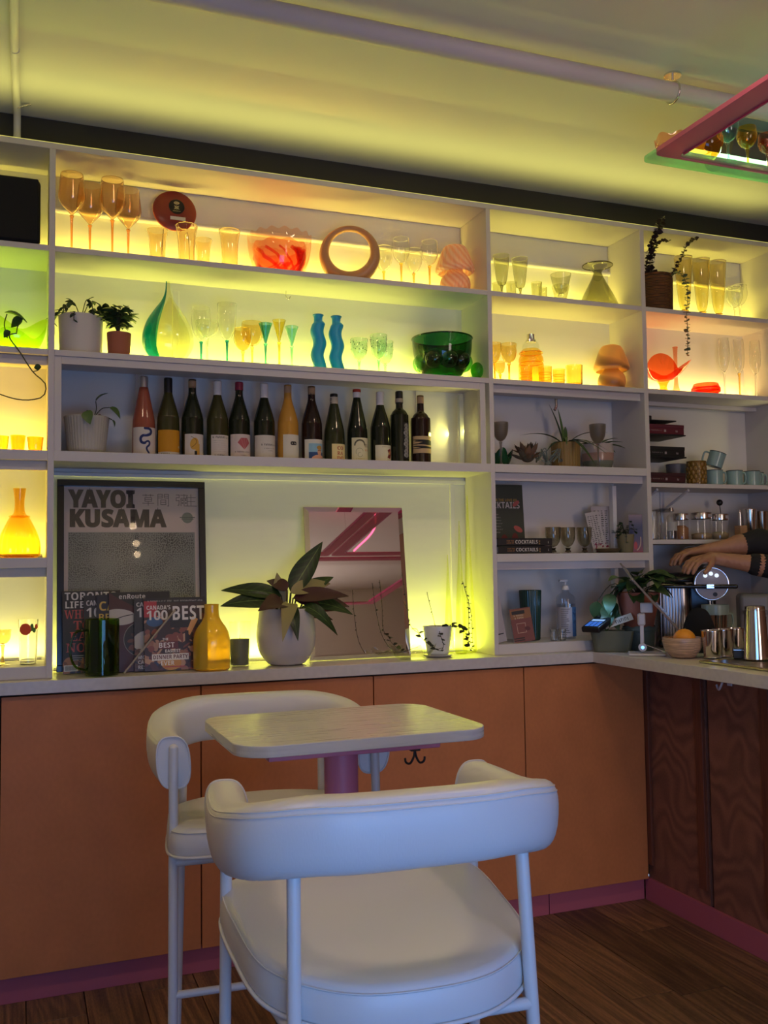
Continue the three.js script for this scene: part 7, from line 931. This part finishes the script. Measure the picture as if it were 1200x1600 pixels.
{
  const t = thing('person', 'person in a black top with pink and orange sleeve stripes reaching over the espresso machine', 'person', [0, 0, 0]);
  const skin = std(lin(0.42, 0.2, 0.12), 0.5), black = std(lin(0.012, 0.011, 0.014), 0.85), pinkS = std(lin(0.55, 0.1, 0.16), 0.85), orS = std(lin(0.6, 0.24, 0.1), 0.85), denim = std(lin(0.04, 0.05, 0.08), 0.85);
  // joints; the person stands at x 3.7 facing -x, left side towards the room
  const shL = [3.68, 1.36, 0.56], shR = [3.7, 1.38, 0.26], elL = [3.44, 1.38, 0.31], elR = [3.46, 1.5, 0.13], wrL = [3.17, 1.434, 0.155], wrR = [3.22, 1.468, 0.05], hip = [3.75, 0.92, 0.41];
  const hand = (w, dir, side, up, out) => {   // wrist, finger direction, towards thumb, back of hand
    const P = (f, s, u) => [0, 1, 2].map((k) => w[k] + dir[k] * f + side[k] * s + up[k] * u), B = [];
    for (const [s, len, r] of [[0.03, 0.07, 0.0088], [0.011, 0.078, 0.009], [-0.009, 0.073, 0.0086], [-0.027, 0.058, 0.0078]]) { const k0 = P(0.085 - Math.abs(s) * 0.3, s, 0.002), k1 = P(0.085 + len * 0.42, s * 1.12, -0.008), k2 = P(0.085 + len * 0.72, s * 1.15, -0.026), k3 = P(0.085 + len * 0.88, s * 1.15, -0.043); B.push([P(0.02, s * 0.7, 0), k0, 0.012, r * 1.15], [k0, k1, r * 1.1, r], [k1, k2, r, r * 0.92], [k2, k3, r * 0.92, r * 0.78]); }
    const t0 = P(0.02, 0.024, -0.006), t1 = P(0.05, 0.047, -0.016), t2 = P(0.078, 0.056, -0.03), t3 = P(0.1, 0.056, -0.046); B.push([t0, t1, 0.0145, 0.0115], [t1, t2, 0.0112, 0.0098], [t2, t3, 0.0098, 0.0078]);
    B.push([P(0, 0.008, 0), P(0.07, 0.016, 0), 0.021, 0.017], [P(0, -0.008, 0), P(0.068, -0.016, 0), 0.02, 0.015]); return B;
  };
  const nrm3 = (v) => { const l = Math.hypot(...v); return v.map((q) => q / l); }, crs = (a, b) => [a[1] * b[2] - a[2] * b[1], a[2] * b[0] - a[0] * b[2], a[0] * b[1] - a[1] * b[0]];
  const frame = (dir0, up0) => { const dir = nrm3(dir0), s0 = nrm3(crs(dir, up0)), up = crs(s0, dir); return [dir, s0, up]; };
  const [dL, sL, uL] = frame([-0.93, -0.12, 0.12], [0, 1, 0.1]), [dR, sR, uR] = frame([-0.93, -0.12, -0.2], [0, 1, 0]);
  const HL = hand(wrL, dL, sL.map((q) => -q), uL), HR = hand(wrR, dR, sR, uR);
  const around = (B, m = 0.03) => { const lo = [9, 9, 9], hi = [-9, -9, -9]; for (const [a, b, ra, rb] of B) for (const [p, r] of [[a, ra], [b, rb]]) for (let k = 0; k < 3; k++) { lo[k] = Math.min(lo[k], p[k] - r - m); hi[k] = Math.max(hi[k], p[k] + r + m); } return [lo, hi]; };
  const arm = (sh, el, wr) => [[sh, el, 0.05, 0.042], [el, [0, 1, 2].map((k) => el[k] * 0.65 + wr[k] * 0.35), 0.043, 0.04], [[0, 1, 2].map((k) => el[k] * 0.65 + wr[k] * 0.35), wr, 0.04, 0.0255]];
  const body = [...arm(shL, elL, wrL), ...arm(shR, elR, wrR), [shL, shR, 0.055, 0.055], [[3.7, 1.3, 0.41], hip, 0.12, 0.115], [[3.690, 1.32, 0.330], [3.730, 1.05, 0.370], 0.1, 0.09], [[3.690, 1.3, 0.490], [3.730, 1.05, 0.470], 0.1, 0.09], [[3.700, 1.36, 0.410], [3.660, 1.5, 0.410], 0.055, 0.05], [[3.630, 1.585, 0.410], [3.650, 1.62, 0.410], 0.082, 0.092], [[3.600, 1.53, 0.410], [3.630, 1.56, 0.410], 0.05, 0.07], [[3.552, 1.578, 0.410], [3.565, 1.6, 0.410], 0.014, 0.01], [[3.640, 1.58, 0.328], [3.645, 1.6, 0.325], 0.016, 0.018], [[3.640, 1.58, 0.492], [3.645, 1.6, 0.495], 0.016, 0.018]];
  for (const s of [-1, 1]) { const z = 0.42 + s * 0.1; body.push([[3.75, 0.88, z], [3.73, 0.48, z + s * 0.01], 0.088, 0.058], [[3.73, 0.48, z + s * 0.01], [3.76, 0.09, z + s * 0.01], 0.056, 0.038], [[3.77, 0.045, z + s * 0.01], [3.6, 0.035, z + s * 0.02], 0.04, 0.034]); }
  const hands = []; for (const H of [HL, HR]) { const wr = H === HL ? wrL : wrR, el = H === HL ? elL : elR, toE = [0, 1, 2].map((k) => wr[k] * 0.85 + el[k] * 0.15), BB = [...H, [wr, toE, 0.0255, 0.0275]]; const [lo, hi] = around(H, 0.012); hands.push(fieldMesh(bonesField(BB, 0.007), lo, hi, 0.0032)); }
  const [blo, bhi] = around(body, 0.02); const bg = fieldMesh(bonesField(body, 0.035), blo, bhi, 0.0125);
  mesh('body', merge([bg, ...hands]), skin, t);
  // clothing: top with striped sleeves, trousers, shoes, hair
  const grow = (B, d) => B.map(([a, b, ra, rb]) => [a, b, ra + d, rb + d]), mid = (a, b, k) => [0, 1, 2].map((q) => a[q] * (1 - k) + b[q] * k);
  const sleeve = (sh, el, wr, e) => [[sh, el, 0.064, 0.054], [el, mid(el, wr, e), 0.054, 0.047]];
  const topB = [...sleeve(shL, elL, wrL, 0.42), ...sleeve(shR, elR, wrR, 0.36), ...grow(body.slice(6, 10), 0.022)];
  { const [lo, hi] = around(topB, 0.02); mesh('knit_top', fieldMesh(bonesField(topB, 0.03), lo, hi, 0.0125), black, t); }
  const stripe = (el, wr, k, r, m, w = 0.011) => { const p = V(...mid(el, wr, k)), d = V(...wr).sub(V(...el)).normalize(), g = new THREE.CylinderGeometry(r, r, w, 40); g.applyQuaternion(new THREE.Quaternion().setFromUnitVectors(V(0, 1, 0), d)); mesh('sleeve_stripe', g, m, t, p.toArray()); };
  stripe(elL, wrL, 0.16, 0.0545, orS, 0.016); stripe(elL, wrL, -0.1, 0.0565, pinkS, 0.012); stripe(elR, wrR, 0.1, 0.0545, pinkS, 0.016); stripe(shL, elL, 0.75, 0.0585, orS, 0.012); stripe(shL, elL, 0.5, 0.061, pinkS, 0.012);
  const legsB = grow(body.filter(([a]) => a[1] < 0.9 && a[1] > 0.3), 0.016).concat([[[3.750, 0.98, 0.350], [3.750, 0.98, 0.490], 0.13, 0.13]]); { const [lo, hi] = around(legsB, 0.02); mesh('trousers', fieldMesh(bonesField(legsB, 0.02), lo, hi, 0.0125), denim, t); }
  const shoesB = body.filter(([a]) => a[1] < 0.06).map(([a, b, ra, rb]) => [a, b, ra + 0.008, rb + 0.008]); for (const q of shoesB) { const [lo, hi] = around([q], 0.01); const f = bonesField([q], 0.01); mesh('shoe', fieldMesh((x, y, z) => Math.max(f(x, y, z), 0.0015 - y), lo, hi, 0.006), M.black, t); }
  const hairB = [[[3.665, 1.63, 0.410], [3.680, 1.6, 0.410], 0.1, 0.1], [[3.710, 1.6, 0.410], [3.730, 1.52, 0.410], 0.075, 0.05], [[3.750, 1.62, 0.410], [3.770, 1.6, 0.410], 0.045, 0.04]]; { const [lo, hi] = around(hairB, 0.01), f = bonesField(hairB, 0.02); mesh('hair', fieldMesh((x, y, z) => Math.max(f(x, y, z), 3.615 - x + Math.max(0, 1.63 - y) * 0.9), lo, hi, 0.006), std(lin(0.02, 0.012, 0.008), 0.6), t); }
  for (const s of [-1, 1]) mesh('eye', ball(0.009, [3.562, 1.61, 0.41 + s * 0.032]), std(lin(0.1, 0.08, 0.07), 0.2), t); mesh('mouth', ball(0.016, [3.566, 1.545, 0.410], [0.3, 0.3, 1.3]), std(lin(0.4, 0.1, 0.08), 0.5), t);
}
renderer.render(scene, camera);
